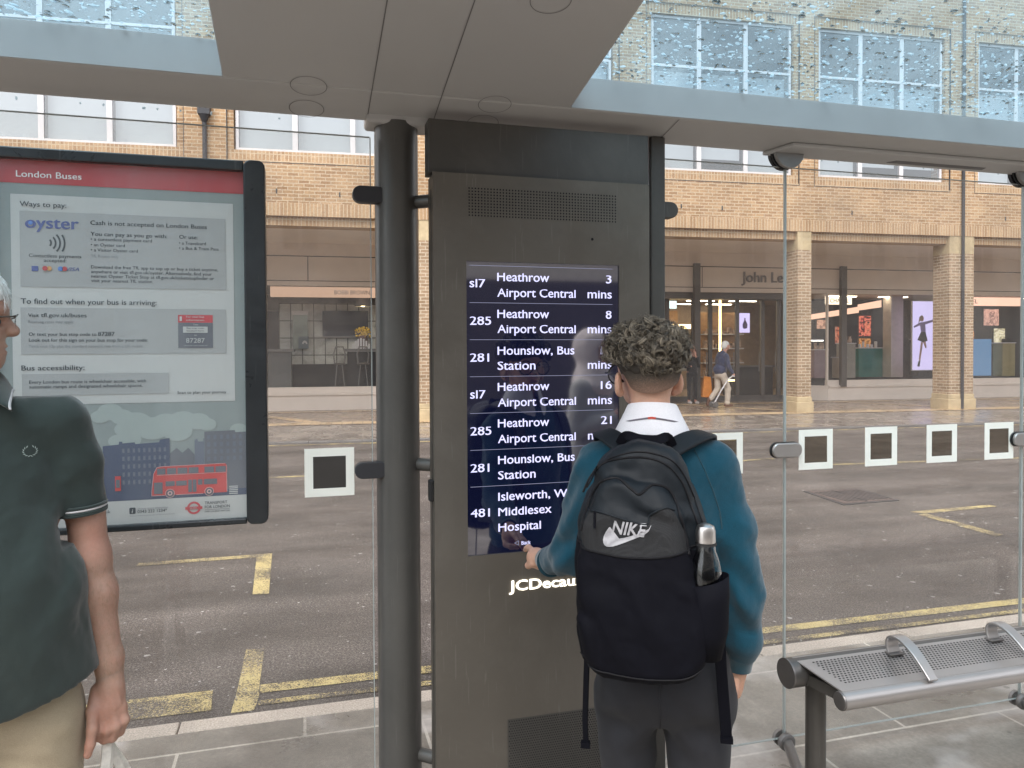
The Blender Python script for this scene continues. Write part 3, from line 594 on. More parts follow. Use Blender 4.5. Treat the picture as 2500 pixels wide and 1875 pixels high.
# ---- entrance
t = bt('shop_lettering', 'large grey raised store name letters on the beige fascia', 'sign', (11.9, SW - 0.04, 3.5))
gl, gf = glyphs('John Lewis', 0.004); a = min(v[0] for v in gl); b = max(v[0] for v in gl); k = (13.10 - 11.16) / (b - a)
mb = MB(); vs0 = [(11.16 + (x - a) * k, SW - 0.021, 3.60 + z * 0.45) for x, z in gl]; vs1 = [(x, SW - 0.07, z) for x, y, z in vs0]; n0 = len(vs0)
from collections import Counter
ed = Counter()
for f in gf:
    for i in range(len(f)): ed[tuple(sorted((f[i], f[(i + 1) % len(f)])))] += 1
mb.add(vs0 + vs1, [tuple(i + n0 for i in f) for f in gf] + [(e[0], e[1], e[1] + n0, e[0] + n0) for e, c in ed.items() if c == 1])
mb.build('letters', simple('grey_letters', (0.16, 0.14, 0.135), 0.4), t)
t = bt('door_poster', 'tall lilac poster of a perfume bottle on the glazed entrance', 'poster', (11.2, SW + 0.5, 2.1))
lil = simple('lilac_print', (0.52, 0.45, 0.66), 0.5, var=0.05)
lil_e = emit('lilac_backlit_print', (0.48, 0.42, 0.66), 0.75)
mb = MB(); mb.box(11.40, 11.74, SW + 0.52, SW + 0.54, 2.10, 2.70); mb.build('print', lil_e, t)
mb = MB(); mb.lathe((11.57, SW + 0.51, 2.22), [(0.03, 0), (0.07, 0.03), (0.08, 0.12), (0.05, 0.2), (0.02, 0.26), (0.018, 0.33)], 14); mb.build('bottle_picture', simple('grey_violet', (0.16, 0.13, 0.22), 0.5), t, smooth=True)
strip = emit('warm_light_strip', (1.0, 0.72, 0.34), 3.2)
def glow(u0, u1, v, z0, z1, lab, name='light_strip', mat=None, cat='light'):
    mb = MB(); mb.box(u0, u1, v, v + 0.04, z0, z1); return bone(mb, name, mat or strip, lab, cat)
glow(11.48, 11.54, 22.6, 0.9, 3.2, 'tall thin warm light strip beside the entrance doors')
glow(10.75, 10.79, 22.6, 2.05, 2.75, 'short upright light strip left of the tall one')
glow(9.6, 11.0, 23.0, 2.28, 2.42, 'warm horizontal shelf light behind the entrance doors')
glow(11.48, 12.0, 22.4, 0.55, 0.60, 'low warm light strip near the floor inside the entrance')
glow(12.1, 13.3, 22.9, 0.78, 0.83, 'long low amber light strip on the shop counter')
glow(9.45, 10.6, 24.0, 3.0, 3.26, 'cool lit sign panel high inside the entrance', 'lit_sign', emit('cool_panel', (0.7, 0.85, 0.82), 0.9), 'light panel')
woodw = simple('warm_wood', (0.42, 0.25, 0.12), 0.45, var=0.2); cosm = simple('cosmetics_mix', (0.45, 0.33, 0.26), 0.5, var=0.6, vscale=9)
for u, v, w, lab in ((9.9, 23.8, 1.3, 'wooden cosmetics shelves left inside the entrance'), (12.4, 24.4, 1.5, 'wooden cosmetics shelves right inside the entrance')):
    t = bt('display_shelves', lab, 'shelves', (u, v, 0.06), group='cosmetics shelves inside the entrance')
    mb = MB(); mb.box(u - w / 2, u + w / 2, v, v + 0.05, 0.06, 2.9); mb.build('back_panel', woodw, t)
    for z in (0.6, 1.1, 1.6, 2.1): mb = MB(); mb.box(u - w / 2, u + w / 2, v - 0.35, v, z, z + 0.04); mb.build('shelf', M['win_frame'], t)
    mb = MB()
    for z in (0.64, 1.14, 1.64, 2.14):
        for i in range(11): mb.box(u - w / 2 + 0.05 + i * w / 11.5, u - w / 2 + 0.05 + i * w / 11.5 + random.uniform(0.03, 0.09), v - 0.3, v - 0.1, z, z + random.uniform(0.08, 0.28))
    mb.build('cosmetics', cosm, t)
t = bt('shop_counter', 'low dark counter inside the entrance doors', 'counter', (12.6, 22.8, 0.06))
mb = MB(); mb.box(11.9, 13.4, 22.6, 23.2, 0.06, 1.0); mb.build('cabinet', roomdark, t)
mb = MB(); mb.box(11.85, 13.45, 22.56, 23.24, 1.0, 1.05); mb.build('worktop', M['silverdark'], t)
# ---- right shop: perfume windows
def figure(mb, u, z, h, v):                                 # striding fashion figure in flat colours
    pass
t = bt('fashion_poster', 'tall lilac fashion poster of a woman in a black skirt', 'poster', (17.5, SW + 0.3, 0.85))
mb = MB(); mb.box(17.28, 18.35, SW + 0.28, SW + 0.31, 0.90, 3.10); mb.build('print', lil_e, t)
mb = MB()
for z in ((0.88, 0.9), (3.10, 3.12)): mb.box(17.26, 18.37, SW + 0.27, SW + 0.32, *z)
mb.box(17.26, 17.28, SW + 0.27, SW + 0.32, 0.9, 3.1); mb.build('frame', M['win_frame'], t)
yv = SW + 0.272; cx = 17.64
mb = MB(); poly(mb, [(cx - 0.10, 2.42), (cx + 0.10, 2.45), (cx + 0.13, 2.12), (cx - 0.05, 2.12)], yv); poly(mb, [(cx - 0.09, 2.42), (cx - 0.06, 2.34), (cx - 0.30, 2.25), (cx - 0.32, 2.30)], yv); poly(mb, [(cx + 0.10, 2.45), (cx + 0.42, 2.52), (cx + 0.42, 2.45), (cx + 0.11, 2.36)], yv)
mb.build('printed_blouse', simple('violet_blouse', (0.28, 0.22, 0.42), 0.6), t)
mb = MB(); poly(mb, [(cx - 0.05, 2.12), (cx + 0.12, 2.12), (cx + 0.20, 1.84), (cx + 0.05, 1.78), (cx - 0.18, 1.86)], yv); poly(mb, [(cx - 0.14, 1.18), (cx - 0.06, 1.22), (cx - 0.09, 1.0), (cx - 0.18, 1.02)], yv); mb.build('printed_skirt', roomdark, t)
mb = MB(); poly(mb, [(cx - 0.05, 1.80), (cx + 0.03, 1.79), (cx - 0.06, 1.22), (cx - 0.13, 1.2)], yv); poly(mb, circ(cx - 0.02, 2.54, 0.075, 14, 0.09), yv); poly(mb, [(cx + 0.03, 1.8), (cx + 0.12, 1.82), (cx + 0.17, 1.62), (cx + 0.11, 1.6)], yv)
mb.build('printed_skin', simple('print_skin', (0.45, 0.28, 0.24), 0.6), t)
mb = MB(); poly(mb, [(cx - 0.11, 2.60), (cx - 0.02, 2.66), (cx + 0.05, 2.60), (cx - 0.03, 2.58), (cx - 0.09, 2.46), (cx - 0.15, 2.38)], yv - 0.002); mb.build('printed_hair', simple('print_hair', (0.36, 0.26, 0.18), 0.6), t)
cream_e = emit('cream_backlit_sign', (0.85, 0.68, 0.50), 1.1)
t = bt('shop_sign', 'small cream lit perfume sign behind the dark shopfront post', 'sign', (14.6, 21.5, 3.0))
mb = MB(); mb.box(14.62, 15.55, 21.5, 21.56, 3.02, 3.28); mb.build('board', cream_e, t)
mb = MB(); text(mb, 'CHANEL', 14.76, 15.44, 3.08, 21.495, cap=0.13, bold=0.01); mb.build('lettering', M['iron'], t)
t = bt('shop_sign', 'pink perfume sign in the shop window right of the piped pillar', 'sign', (20.5, 21.5, 3.0))
mb = MB(); mb.box(19.3, 22.0, 21.5, 21.56, 3.02, 3.30); mb.build('board', emit('pink_backlit_sign', (0.78, 0.46, 0.34), 0.85), t)
mb = MB(); text(mb, 'CHANEL', 19.35, 20.3, 3.1, 21.495, cap=0.14, bold=0.01); mb.build('lettering', M['iron'], t)
pk = emit('pink_lit_band', (0.80, 0.48, 0.34), 0.75)
mb = MB(); mb.add([(14.0, 21.9, 2.50), (16.1, 21.9, 2.78), (16.1, 21.9, 2.98), (14.0, 21.9, 2.66)], [(0, 1, 2, 3)]); mb.add([(16.2, 22.1, 2.86), (17.1, 22.1, 2.98), (17.1, 22.1, 3.22), (16.2, 22.1, 3.06)], [(0, 1, 2, 3)])
bone(mb, 'light_band', pk, 'sloping pink lit band in the perfume shop', 'light')
def shelf_unit(u, z0, z1, w, v, m, lab, name='display_unit', cat='display', topm=None):
    t = bt(name, lab, cat, (u, v, z0)); mb = MB(); mb.box(u, u + w, v, v + 0.4, z0, z1); mb.build('body', m, t, bevel=0.01)
    mb = MB(); mb.box(u - 0.02, u + w + 0.02, v - 0.02, v + 0.42, z1, z1 + 0.03); mb.build('top', topm or M['win_frame'], t)
    mb = MB()
    for i in range(5): x = u + 0.06 + (w - 0.16) * i / 5 + random.uniform(0, 0.03); mb.box(x, x + random.uniform(0.03, 0.07), v + 0.05, v + 0.12, z1 + 0.03, z1 + 0.03 + random.uniform(0.08, 0.22))
    mb.build('bottles', random.choice([roomdark, cosm, M['win_frame']]), t); return t
greenm = simple('green_counter', (0.015, 0.16, 0.13), 0.3, var=0.2)
shelf_unit(16.1, 0.65, 1.6, 0.9, 21.9, greenm, 'deep green counter in the perfume shop window')
shelf_unit(15.2, 0.65, 1.75, 0.42, 21.4, simple('brushed_plinth', (0.33, 0.30, 0.26), 0.4), 'grey perfume plinth beside the green counter')
shelf_unit(14.2, 0.65, 1.55, 0.5, 21.5, simple('mauve_plinth', (0.30, 0.20, 0.22), 0.4), 'mauve perfume plinth in the corner window')
shelf_unit(21.0, 0.65, 1.75, 0.5, 21.2, simple('brass_plinth', (0.36, 0.31, 0.17), 0.35, 0.4), 'brass perfume plinth at the right window')
shelf_unit(19.45, 0.65, 1.7, 0.5, 21.7, roomdark, 'black perfume counter behind the piped pillar')
def art(u, z0, w, h, v, cols, lab, e=0.5):
    t = bt('picture_panel', lab, 'picture', (u, v, z0)); mb = MB(); mb.box(u, u + w, v, v + 0.03, z0, z0 + h); mb.build('backing', roomdark, t)
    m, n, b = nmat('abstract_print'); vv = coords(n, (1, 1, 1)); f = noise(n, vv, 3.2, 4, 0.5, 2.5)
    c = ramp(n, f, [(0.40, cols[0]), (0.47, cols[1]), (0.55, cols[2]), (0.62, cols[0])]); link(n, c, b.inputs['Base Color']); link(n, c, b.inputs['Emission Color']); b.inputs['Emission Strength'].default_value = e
    mb = MB(); rect(mb, u + 0.02, u + w - 0.02, z0 + 0.02, z0 + h - 0.02, v - 0.004); mb.build('print', m, t)
art(16.45, 2.0, 0.5, 0.72, 22.4, ((0.02, 0.01, 0.01), (0.5, 0.09, 0.07), (0.65, 0.2, 0.12)), 'red and black picture above the green counter')
art(16.45, 1.62, 0.5, 0.34, 22.4, ((0.1, 0.03, 0.01), (0.6, 0.25, 0.08), (0.3, 0.15, 0.05)), 'small orange picture right above the green counter')
art(19.5, 2.25, 0.55, 0.68, 21.9, ((0.3, 0.1, 0.06), (0.5, 0.2, 0.12), (0.1, 0.04, 0.03)), 'brown portrait panel beside the piped pillar')
art(20.9, 2.35, 0.65, 0.6, 21.9, ((0.45, 0.25, 0.2), (0.6, 0.35, 0.28), (0.15, 0.08, 0.07)), 'pale pink picture high in the right window')
art(20.05, 1.9, 0.5, 0.3, 21.9, ((0.2, 0.05, 0.01), (0.8, 0.4, 0.12), (0.5, 0.1, 0.04)), 'small glowing orange picture in the right window')
art(15.0, 2.25, 0.42, 0.34, 22.6, ((0.35, 0.2, 0.15), (0.5, 0.3, 0.2), (0.1, 0.05, 0.04)), 'brown picture left of the red and black picture')
art(15.9, 1.75, 0.4, 0.62, 22.9, ((0.12, 0.03, 0.02), (0.5, 0.12, 0.05), (0.3, 0.2, 0.15)), 'dark red picture beside the perfume plinth')
art(21.7, 1.5, 0.5, 0.8, 22.3, ((0.5, 0.45, 0.3), (0.7, 0.65, 0.5), (0.2, 0.17, 0.1)), 'pale gold picture at the far right of the shop window')
shelf_unit(18.7, 0.65, 1.9, 0.6, 22.3, roomdark, 'tall black perfume shelf left of the black counter')
shelf_unit(14.9, 0.65, 1.3, 0.25, 21.2, simple('cream_plinth', (0.5, 0.44, 0.36), 0.4), 'slim cream perfume plinth behind the dark post')
mb = MB(); mb.box(19.75, 20.95, 21.6, 21.64, 0.66, 1.9); bone(mb, 'blue_panel', emit('blue_backlit', (0.13, 0.25, 0.42), 0.5), 'pale blue lit panel low in the right window', 'panel')
glow(14.4, 15.0, 22.2, 1.85, 1.88, 'short white shelf light in the corner window', mat=emit('white_strip', (1, 0.95, 0.9), 3)); glow(19.3, 20.6, 22.2, 2.2, 2.23, 'long white shelf light in the right window', mat=emit('white_strip2', (1, 0.95, 0.9), 3))
mb = MB(); mb.box(17.0, 17.45, 21.5, 21.9, 0.65, 3.3); bone(mb, 'shop_column', simple('pale_column', (0.42, 0.36, 0.30), 0.5), 'pale square column inside the perfume shop', 'column')

# ---- plain buildings behind the camera (seen only in reflections)
t = thing('terrace_building', 'pale stone terrace with rows of white sash windows behind the shelter', 'building', (0, -16.0, 0))
DY = -7.0
mb = MB(); mb.box(-30, 40, -20, -16.0, 3.6, 9.0); mb.build('wall', M['stone_pale'], t)
mb = MB(); mb.box(-30, 40, -20, -16.05, 0, 3.6); mb.build('shopfront', simple('dark_shopfront', (0.10, 0.09, 0.09), 0.4), t)
mb = MB(); mb2 = MB()
for i in range(-12, 16):
    for z in (4.2, 6.7):
        x = i * 2.3; mb.box(x - 0.55, x + 0.55, -16.0, -15.95, z, z + 1.9)
        for dx in (-0.25, 0.25): 
            for dz in (0.1, 1.0): mb2.box(x + dx - 0.2, x + dx + 0.2, -15.95, -15.94, z + dz, z + dz + 0.8)
mb.build('window_frame', M['win_frame'], t); mb2.build('window_pane', simple('dark_pane', (0.06, 0.07, 0.08), 0.1), t)

# ================================================================== BUS SHELTER
SH = thing('bus_shelter', 'grey bus shelter with glass walls, rain covered skylights and dark poles', 'bus shelter', (0.3, 2.4, 0))
RS = 0.19
def rz(y): return 2.28 + RS * (2.38 - y)
def slab(mb, poly_, t0=0.0, t1=0.1):
    n = len(poly_); vs = [(x, y, rz(y) + t0) for x, y in poly_] + [(x, y, rz(y) + t1) for x, y in poly_]
    mb.add(vs, [tuple(range(n - 1, -1, -1)), tuple(range(n, 2 * n))] + [(i, (i + 1) % n, n + (i + 1) % n, n + i) for i in range(n)])
YB = 2.212; YF = 0.98
mb = MB()
slab(mb, [(-0.203, YF), (0.82, YF), (0.82, YB), (-0.203, YB)])
roof = mb.build('roof', M['roofpanel'], SH, bevel=0.004)
mb = MB(); slab(mb, [(-2.2, YB + 0.002), (4.3, YB + 0.002), (4.3, 2.395), (-2.2, 2.395)]); slab(mb, [(-2.2, YF - 0.2), (4.3, YF - 0.2), (4.3, YF - 0.002), (-2.2, YF - 0.002)])
slab(mb, [(-2.2, YF), (-1.75, YF), (-1.75, YB), (-2.2, YB)]); slab(mb, [(3.7, YF), (4.3, YF), (4.3, YB), (3.7, YB)])
mb.build('roof_edge', M['roofpanel'], SH, bevel=0.006)
mb = MB()                                        # upstand round the skylights, catching the daylight
for a, b in ((-1.75, -0.205), (0.822, 3.7)):
    mb.add([(a, YB - 0.003, rz(YB) + 0.002), (b, YB - 0.003, rz(YB) + 0.002), (b, YB - 0.003, rz(YB) + 0.10), (a, YB - 0.003, rz(YB) + 0.10), (a, YB - 0.0005, rz(YB) + 0.002), (b, YB - 0.0005, rz(YB) + 0.002), (b, YB - 0.0005, rz(YB) + 0.10), (a, YB - 0.0005, rz(YB) + 0.10)],
           [(0, 1, 2, 3), (7, 6, 5, 4), (3, 2, 6, 7), (0, 4, 5, 1), (0, 3, 7, 4), (1, 5, 6, 2)])
mb.build('fascia', M['fascia'], SH)
for x0, x1, y0, y1 in ((0.203, 0.206, YF + 0.01, 2.394), (0.408, 0.411, YF + 0.01, 2.394), (1.2, 1.2025, YB + 0.005, 2.394)):
    mb = MB(); mb.add([(x0, y0, rz(y0) - 0.0015), (x1, y0, rz(y0) - 0.0015), (x1, y1, rz(y1) - 0.0015), (x0, y1, rz(y1) - 0.0015)], [(0, 1, 2, 3)]); mb.build('seam', M['roofgroove'], SH)
dirv = Vector((0, 1, -RS)).normalized(); nn = Vector((0, RS, 1)).normalized()
for cx, cyy in ((0.027, 2.216), (0.022, 2.345), (0.578, 2.227), (0.568, 2.345), (0.591, 1.73), (0.05, 1.73)):
    n = 40; vs = []; mb = MB()
    for i in range(n):
        a = 2 * PI * i / n
        for r in (0.0495, 0.0515):
            p = Vector((cx, cyy, rz(cyy))) + Vector((1, 0, 0)) * math.cos(a) * r + dirv * math.sin(a) * r - nn * 0.0012; vs.append(p)
    mb.add(vs, [(2 * i, 2 * i + 1, 2 * ((i + 1) % n) + 1, 2 * ((i + 1) % n)) for i in range(n)])
    mb.build('cap_ring', M['roofgroove'], SH)
mb = MB(); slab(mb, [(1.63, 2.388), (1.70, 2.30), (4.2, 2.30), (4.2, 2.388)], -0.016, -0.001); mb.build('light_housing', M['roofpanel'], SH, bevel=0.004)
mb = MB(); slab(mb, [(2.16, 2.365), (2.19, 2.345), (2.62, 2.345), (2.62, 2.365)], -0.0175, -0.0162); mb.build('housing_slot', M['roofgroove'], SH)
mb = MB(); mb.box(0.20, 0.405, 2.345, 2.46, 2.262, 2.32); mb.build('pole_collar', M['roofpanel'], SH, bevel=0.012, seg=3)
skym = thin_glass('skylight_sheet', (0.50, 0.68, 0.79), 0.7, 0.05, haze=0.21, hazecol=(0.50, 0.70, 0.80), bmp=0.05, through=True)
for a, b in ((-1.75, -0.205), (0.822, 3.7)):
    mb = MB(); mb.add([(a, YF, rz(YF) + 0.101), (b, YF, rz(YF) + 0.101), (b, YB, rz(YB) + 0.101), (a, YB, rz(YB) + 0.101)], [(0, 1, 2, 3)]); mb.build('skylight', skym, SH)
mb = MB(); mbr = MB()
rr = random.Random(3)
for i in range(8500):
    left = rr.random() < 0.22
    x = rr.uniform(-1.0, -0.21) if left else rr.uniform(0.83, 3.3)
    y = YB - 0.01 - abs(rr.gauss(0, 0.42)) if not left else YB - 0.01 - rr.random() * 0.45
    if y < 1.15: continue
    r = 0.0011 + 0.0036 * rr.random() ** 2.8; ex = rr.uniform(1.0, 3.2)
    a = rr.gauss(0.35, 0.35); rot = Matrix.Rotation(a, 3, 'Z')
    rx, ry = r * ex, r * rr.uniform(0.9, 1.6); tgt = mb if rr.random() < 0.62 else mbr; vs_ = []
    for q_, (f_, h_) in enumerate(((1.0, 0.0), (0.82, 0.34), (0.45, 0.52))):
        for k_ in range(8):
            a_ = 2 * PI * k_ / 8; p_ = rot @ Vector((rx * f_ * math.cos(a_), ry * f_ * math.sin(a_), 0)); vs_.append((x + p_.x, y + p_.y, rz(y + p_.y) + 0.102 + r * h_))
    tgt.add(vs_, [(q_ * 8 + k_, q_ * 8 + (k_ + 1) % 8, q_ * 8 + 8 + (k_ + 1) % 8, q_ * 8 + 8 + k_) for q_ in (0, 1) for k_ in range(8)] + [tuple(range(16, 24))])
gm = bpy.data.materials.new('rain_water'); gm.use_nodes = True; n = gm.node_tree; n.nodes.clear()
o_ = n.nodes.new('ShaderNodeOutputMaterial'); tl = n.nodes.new('ShaderNodeBsdfTranslucent'); tl.inputs['Color'].default_value = (0.80, 0.88, 0.92, 1); tp = n.nodes.new('ShaderNodeBsdfTransparent'); tp.inputs['Color'].default_value = (0.8, 0.95, 1, 1)
gs = n.nodes.new('ShaderNodeBsdfGlossy'); gs.inputs['Roughness'].default_value = 0.05; mx = n.nodes.new('ShaderNodeMixShader'); mx.inputs[0].default_value = 0.45; link(n, tl.outputs[0], mx.inputs[1]); link(n, tp.outputs[0], mx.inputs[2])
m2 = n.nodes.new('ShaderNodeMixShader'); m2.inputs[0].default_value = 0.12; link(n, mx.outputs[0], m2.inputs[1]); link(n, gs.outputs[0], m2.inputs[2]); link(n, m2.outputs[0], o_.inputs['Surface'])
b0_ = len(mb.v); mb.v += mbr.v; mb.f += [tuple(i + b0_ for i in f) for f in mbr.f]; mb.mi += [1] * len(mbr.f)
g2m = bpy.data.materials.new('clear_water'); g2m.use_nodes = True; g2b = g2m.node_tree.nodes['Principled BSDF']; g2b.inputs['Transmission Weight'].default_value = 1.0; g2b.inputs['IOR'].default_value = 1.2; g2b.inputs['Roughness'].default_value = 0.0
tag(mb.build('raindrops', [gm, g2m], None, smooth=True, fix=False, angle=180), 'raindrops lying on the shelter skylights', kind='stuff')
# drips hanging from the roof edge
mb = MB()
for i in range(30):
    x = rr.uniform(-1.0, 3.3); mb.ell((x, 2.398, 2.268 - 0.002), (0.003, 0.003, rr.uniform(0.003, 0.006)), 8, 5)
tag(mb.build('raindrops', gm, None, smooth=True, fix=False, angle=180), 'drips hanging along the shelter roof edge', kind='stuff')

mb = MB(); mb.cyl((0.298, 2.41, 0), (0.298, 2.41, 2.275), 0.069, 48); pole = mb.build('pole', M['pole'], SH, smooth=True)
for z in (2.028, 1.19, 0.25): mb = MB(); mb.cyl((0.34, 2.395, z), (0.40, 2.345, z), 0.021, 16); mb.build('kiosk_stub', M['pole'], SH, smooth=True)
mb = MB(); mb.box(1.159, 1.212, 2.335, 2.41, 0, 2.285); mb.build('post', M['kiosk_dark'], SH, bevel=0.005)
mb = MB(); mb.box(1.124, 1.1585, 2.35, 2.40, 0, 2.285); mb.build('post_channel', simple('pinkish_seal', (0.30, 0.26, 0.25), 0.4), SH)
def glass_panel(x0, x1, z0=0.105, z1=2.222):
    mb = MB(); mb.box(x0 + 0.0015, x1 - 0.0015, 2.3755, 2.3845, z0, z1); g = mb.build('glass_panel', M['shelter_glass'], SH)
    mb = MB()
    for x in (x0, x1): mb.box(x - 0.0014, x + 0.0014, 2.375, 2.385, z0, z1)
    mb.box(x0 + 0.002, x1 - 0.002, 2.375, 2.385, z1, z1 + 0.002); mb.box(x0 + 0.002, x1 - 0.002, 2.375, 2.385, z0 - 0.002, z0)
    mb.build('glass_edge', M['glass_edge'], g); return g
gA = glass_panel(-1.30, 0.213); gB = glass_panel(1.214, 1.7195); gC = glass_panel(1.7235, 2.851); gD = glass_panel(2.855, 3.95); gE = glass_panel(-2.15, -1.304)
def sticker(g, x, black):
    z0, z1 = 1.103, 1.253; y = 2.3742; w = 0.0255
    mb = MB()
    for a, b, c, d in ((x, x + 0.15, z0, z0 + w), (x, x + 0.15, z1 - w, z1), (x, x + w, z0 + w, z1 - w), (x + 0.15 - w, x + 0.15, z0 + w, z1 - w)): rect(mb, a, b, c, d, y)
    mb.build('white_square', M['sticker'], g)
    mb = MB(); rect(mb, x + w, x + 0.15 - w, z0 + w, z1 - w, y + 0.0002); mb.build('square_centre', M['sticker_black'] if black else M['sticker_dark'], g)
sticker(gA, 0.006, True); sticker(gB, 1.392, False)
for x in (1.779, 2.075, 2.366, 2.655): sticker(gC, x, False)
for x in (2.95, 3.24): sticker(gD, x, False)
for z in (2.0425, 1.179):
    mb = MB(); mb.prism(rrect(0.157, 0.26, z - 0.026, z + 0.026, 0.0255, 8), 2.362, 2.398); mb.build('glass_clamp', M['iron'], SH, bevel=0.003)
    mb = MB(); mb.prism(rrect(1.19, 1.276, z - 0.028, z + 0.028, 0.027, 8), 2.362, 2.398); mb.build('glass_clamp', M['kiosk_dark'], SH, bevel=0.003)
for x in (1.7215, 2.853):
    mb = MB(); mb.prism([(x + 0.061 * math.cos(R(a)), 2.275 + 0.061 * math.sin(R(a))) for a in range(180, 361, 8)], 2.35, 2.366); mb.build('glass_clamp', simple('clamp_grey', (0.27, 0.26, 0.25), 0.35, 0.6), SH, bevel=0.004)
    mb = MB(); mb.prism([(x - 0.004 + 0.064 * math.cos(R(a)), 2.279 + 0.064 * math.sin(R(a))) for a in range(178, 363, 8)], 2.368, 2.374); mb.prism([(x + 0.06 * math.cos(R(a)), 2.275 + 0.06 * math.sin(R(a))) for a in range(180, 361, 8)], 2.386, 2.40); mb.build('clamp_gasket', M['rubber'], SH)
    mb = MB(); mb.prism(rrect(x - 0.066, x + 0.058, 1.155, 1.209, 0.026, 8), 2.352, 2.366); mb.build('glass_clamp', M['silver'], SH, bevel=0.005, seg=3)
    mb = MB(); mb.prism(rrect(x - 0.0685, x + 0.0605, 1.1525, 1.2115, 0.029, 8), 2.3665, 2.3745); mb.build('clamp_gasket', M['rubber'], SH)
    mb = MB(); mb.lathe((x - 0.006, 0, 0.1), [(0.022, 2.340), (0.031, 2.346), (0.033, 2.356), (0.031, 2.366)], 24, 'y'); mb.lathe((x - 0.006, 0, 0.1), [(0.03, 2.386), (0.03, 2.40)], 24, 'y'); mb.build('foot_clamp', M['silverdark'], SH, smooth=True)
    mb = MB(); mb.tube([(x - 0.006, 2.35, 0.1), (x - 0.03, 2.30, 0.1), (x - 0.21, 1.93, 0.1)], 0.019, 14); mb.build('stay', M['silverdark'], SH, smooth=True)

# ================================================================== BENCH
BE = thing('perch_bench', 'silver perforated metal perch bench fixed inside the shelter', 'bench', (1.5, 1.9, 0))
by, bz, fy, fz = 1.915, 0.580, 1.745, 0.566
mb = MB(); mb.cyl((1.392, by, bz), (3.95, by, bz), 0.043, 36); mb.build('back_rail', simple('dark_rail', (0.12, 0.115, 0.11), 0.35, 0.6), BE, smooth=True)
mb = MB(); mb.lathe((1.39, by, bz), [(0.036, 0.0), (0.044, 0.001), (0.044, 0.006), (0.040, 0.008)], 36, 'x'); mb.build('rail_cap', M['silverdark'], BE, smooth=True)
mb = MB(); mb.cyl((1.447, fy, fz), (3.95, fy, fz), 0.0265, 32); mb.build('front_rail', M['silver'], BE, smooth=True)
mb = MB(); mb.lathe((1.442, fy, fz), [(0.02, -0.001), (0.025, 0.0), (0.0265, 0.004)], 28, 'x'); mb.build('rail_cap', M['silverdark'], BE, smooth=True)
zb_, zf_ = bz + 0.0435, fz + 0.027
def seatz(y): return zf_ + (zb_ - zf_) * (y - fy) / (by - fy)
mb = MB()
x0, x1 = 1.415, 3.95
mb.add([(x0, by + 0.005, zb_), (x1, by + 0.005, zb_), (x1, fy - 0.004, zf_), (x0 + 0.035, fy - 0.004, zf_), (x0, by + 0.005, zb_ - 0.004), (x1, by + 0.005, zb_ - 0.004), (x1, fy - 0.004, zf_ - 0.004), (x0 + 0.035, fy - 0.004, zf_ - 0.004)],
       [(0, 3, 2, 1), (4, 5, 6, 7), (0, 1, 5, 4), (1, 2, 6, 5), (2, 3, 7, 6), (3, 0, 4, 7)])
seat = mb.build('seat', M['silver'], BE)
mb = MB(); mb.prism_z([(1.43, by), (1.46, by), (1.49, fy + 0.01), (1.46, fy + 0.01)], fz - 0.012, zf_ - 0.006); mb.build('end_bracket', M['kiosk_dark'], BE)
mb = MB()
nr = 12
for c in range(122):
    for r_ in range(nr):
        yy = by - 0.033 - r_ * 0.0096; xx = 1.463 + c * 0.0125 + (0.00625 if r_ % 2 else 0) + r_ * 0.0018
        pts = []
        for i in range(8):
            a = 2 * PI * i / 8; y_ = yy + 0.0026 * math.sin(a); pts.append((xx + 0.0040 * math.cos(a), y_, seatz(y_) + 0.0006))
        mb.add(pts, [tuple(range(8))])
mb.build('perforation', M['hole'], seat, fix=False)
for x in (1.745, 2.135, 2.525, 2.915):
    pts = []
    for y, z in ((1.872, 0.0), (1.880, 0.022), (1.878, 0.042), (1.862, 0.056), (1.838, 0.060), (1.808, 0.055), (1.775, 0.040), (1.745, 0.020), (1.722, 0.002)): pts.append((x, y, seatz(y) + 0.004 + z))
    cp = []
    for i in range(len(pts) - 1):
        for k in range(4):
            t = k / 4; p0 = Vector(pts[max(i - 1, 0)]); p1 = Vector(pts[i]); p2 = Vector(pts[i + 1]); p3 = Vector(pts[min(i + 2, len(pts) - 1)])
            cp.append(0.5 * ((2 * p1) + (-p0 + p2) * t + (2 * p0 - 5 * p1 + 4 * p2 - p3) * t * t + (-p0 + 3 * p1 - 3 * p2 + p3) * t ** 3))
    cp.append(Vector(pts[-1])); nr_ = []
    for i in range(len(cp)):
        d = (cp[min(i + 1, len(cp) - 1)] - cp[max(i - 1, 0)]).normalized(); nr_.append(d.cross(Vector((1, 0, 0))))
    mb = MB(); mb.ribbon(cp, nr_, [0.045 - 0.014 * i / len(cp) for i in range(len(cp))], 0.008); ar = mb.build('armrest', M['silver'], BE, smooth=True, bevel=0.002)
    mb = MB(); mb.prism_z([(x - 0.026, 1.855), (x + 0.026, 1.855), (x + 0.024, 1.885), (x - 0.024, 1.885)], seatz(1.87), seatz(1.87) + 0.006); mb.build('armrest_foot', M['silverdark'], ar, bevel=0.002)
for x in (1.497, 3.3):
    mb = MB(); mb.cyl((x, by, 0.0), (x, by, bz - 0.035), 0.030, 28); mb.build('leg', M['kiosk_dark'], BE, smooth=True)

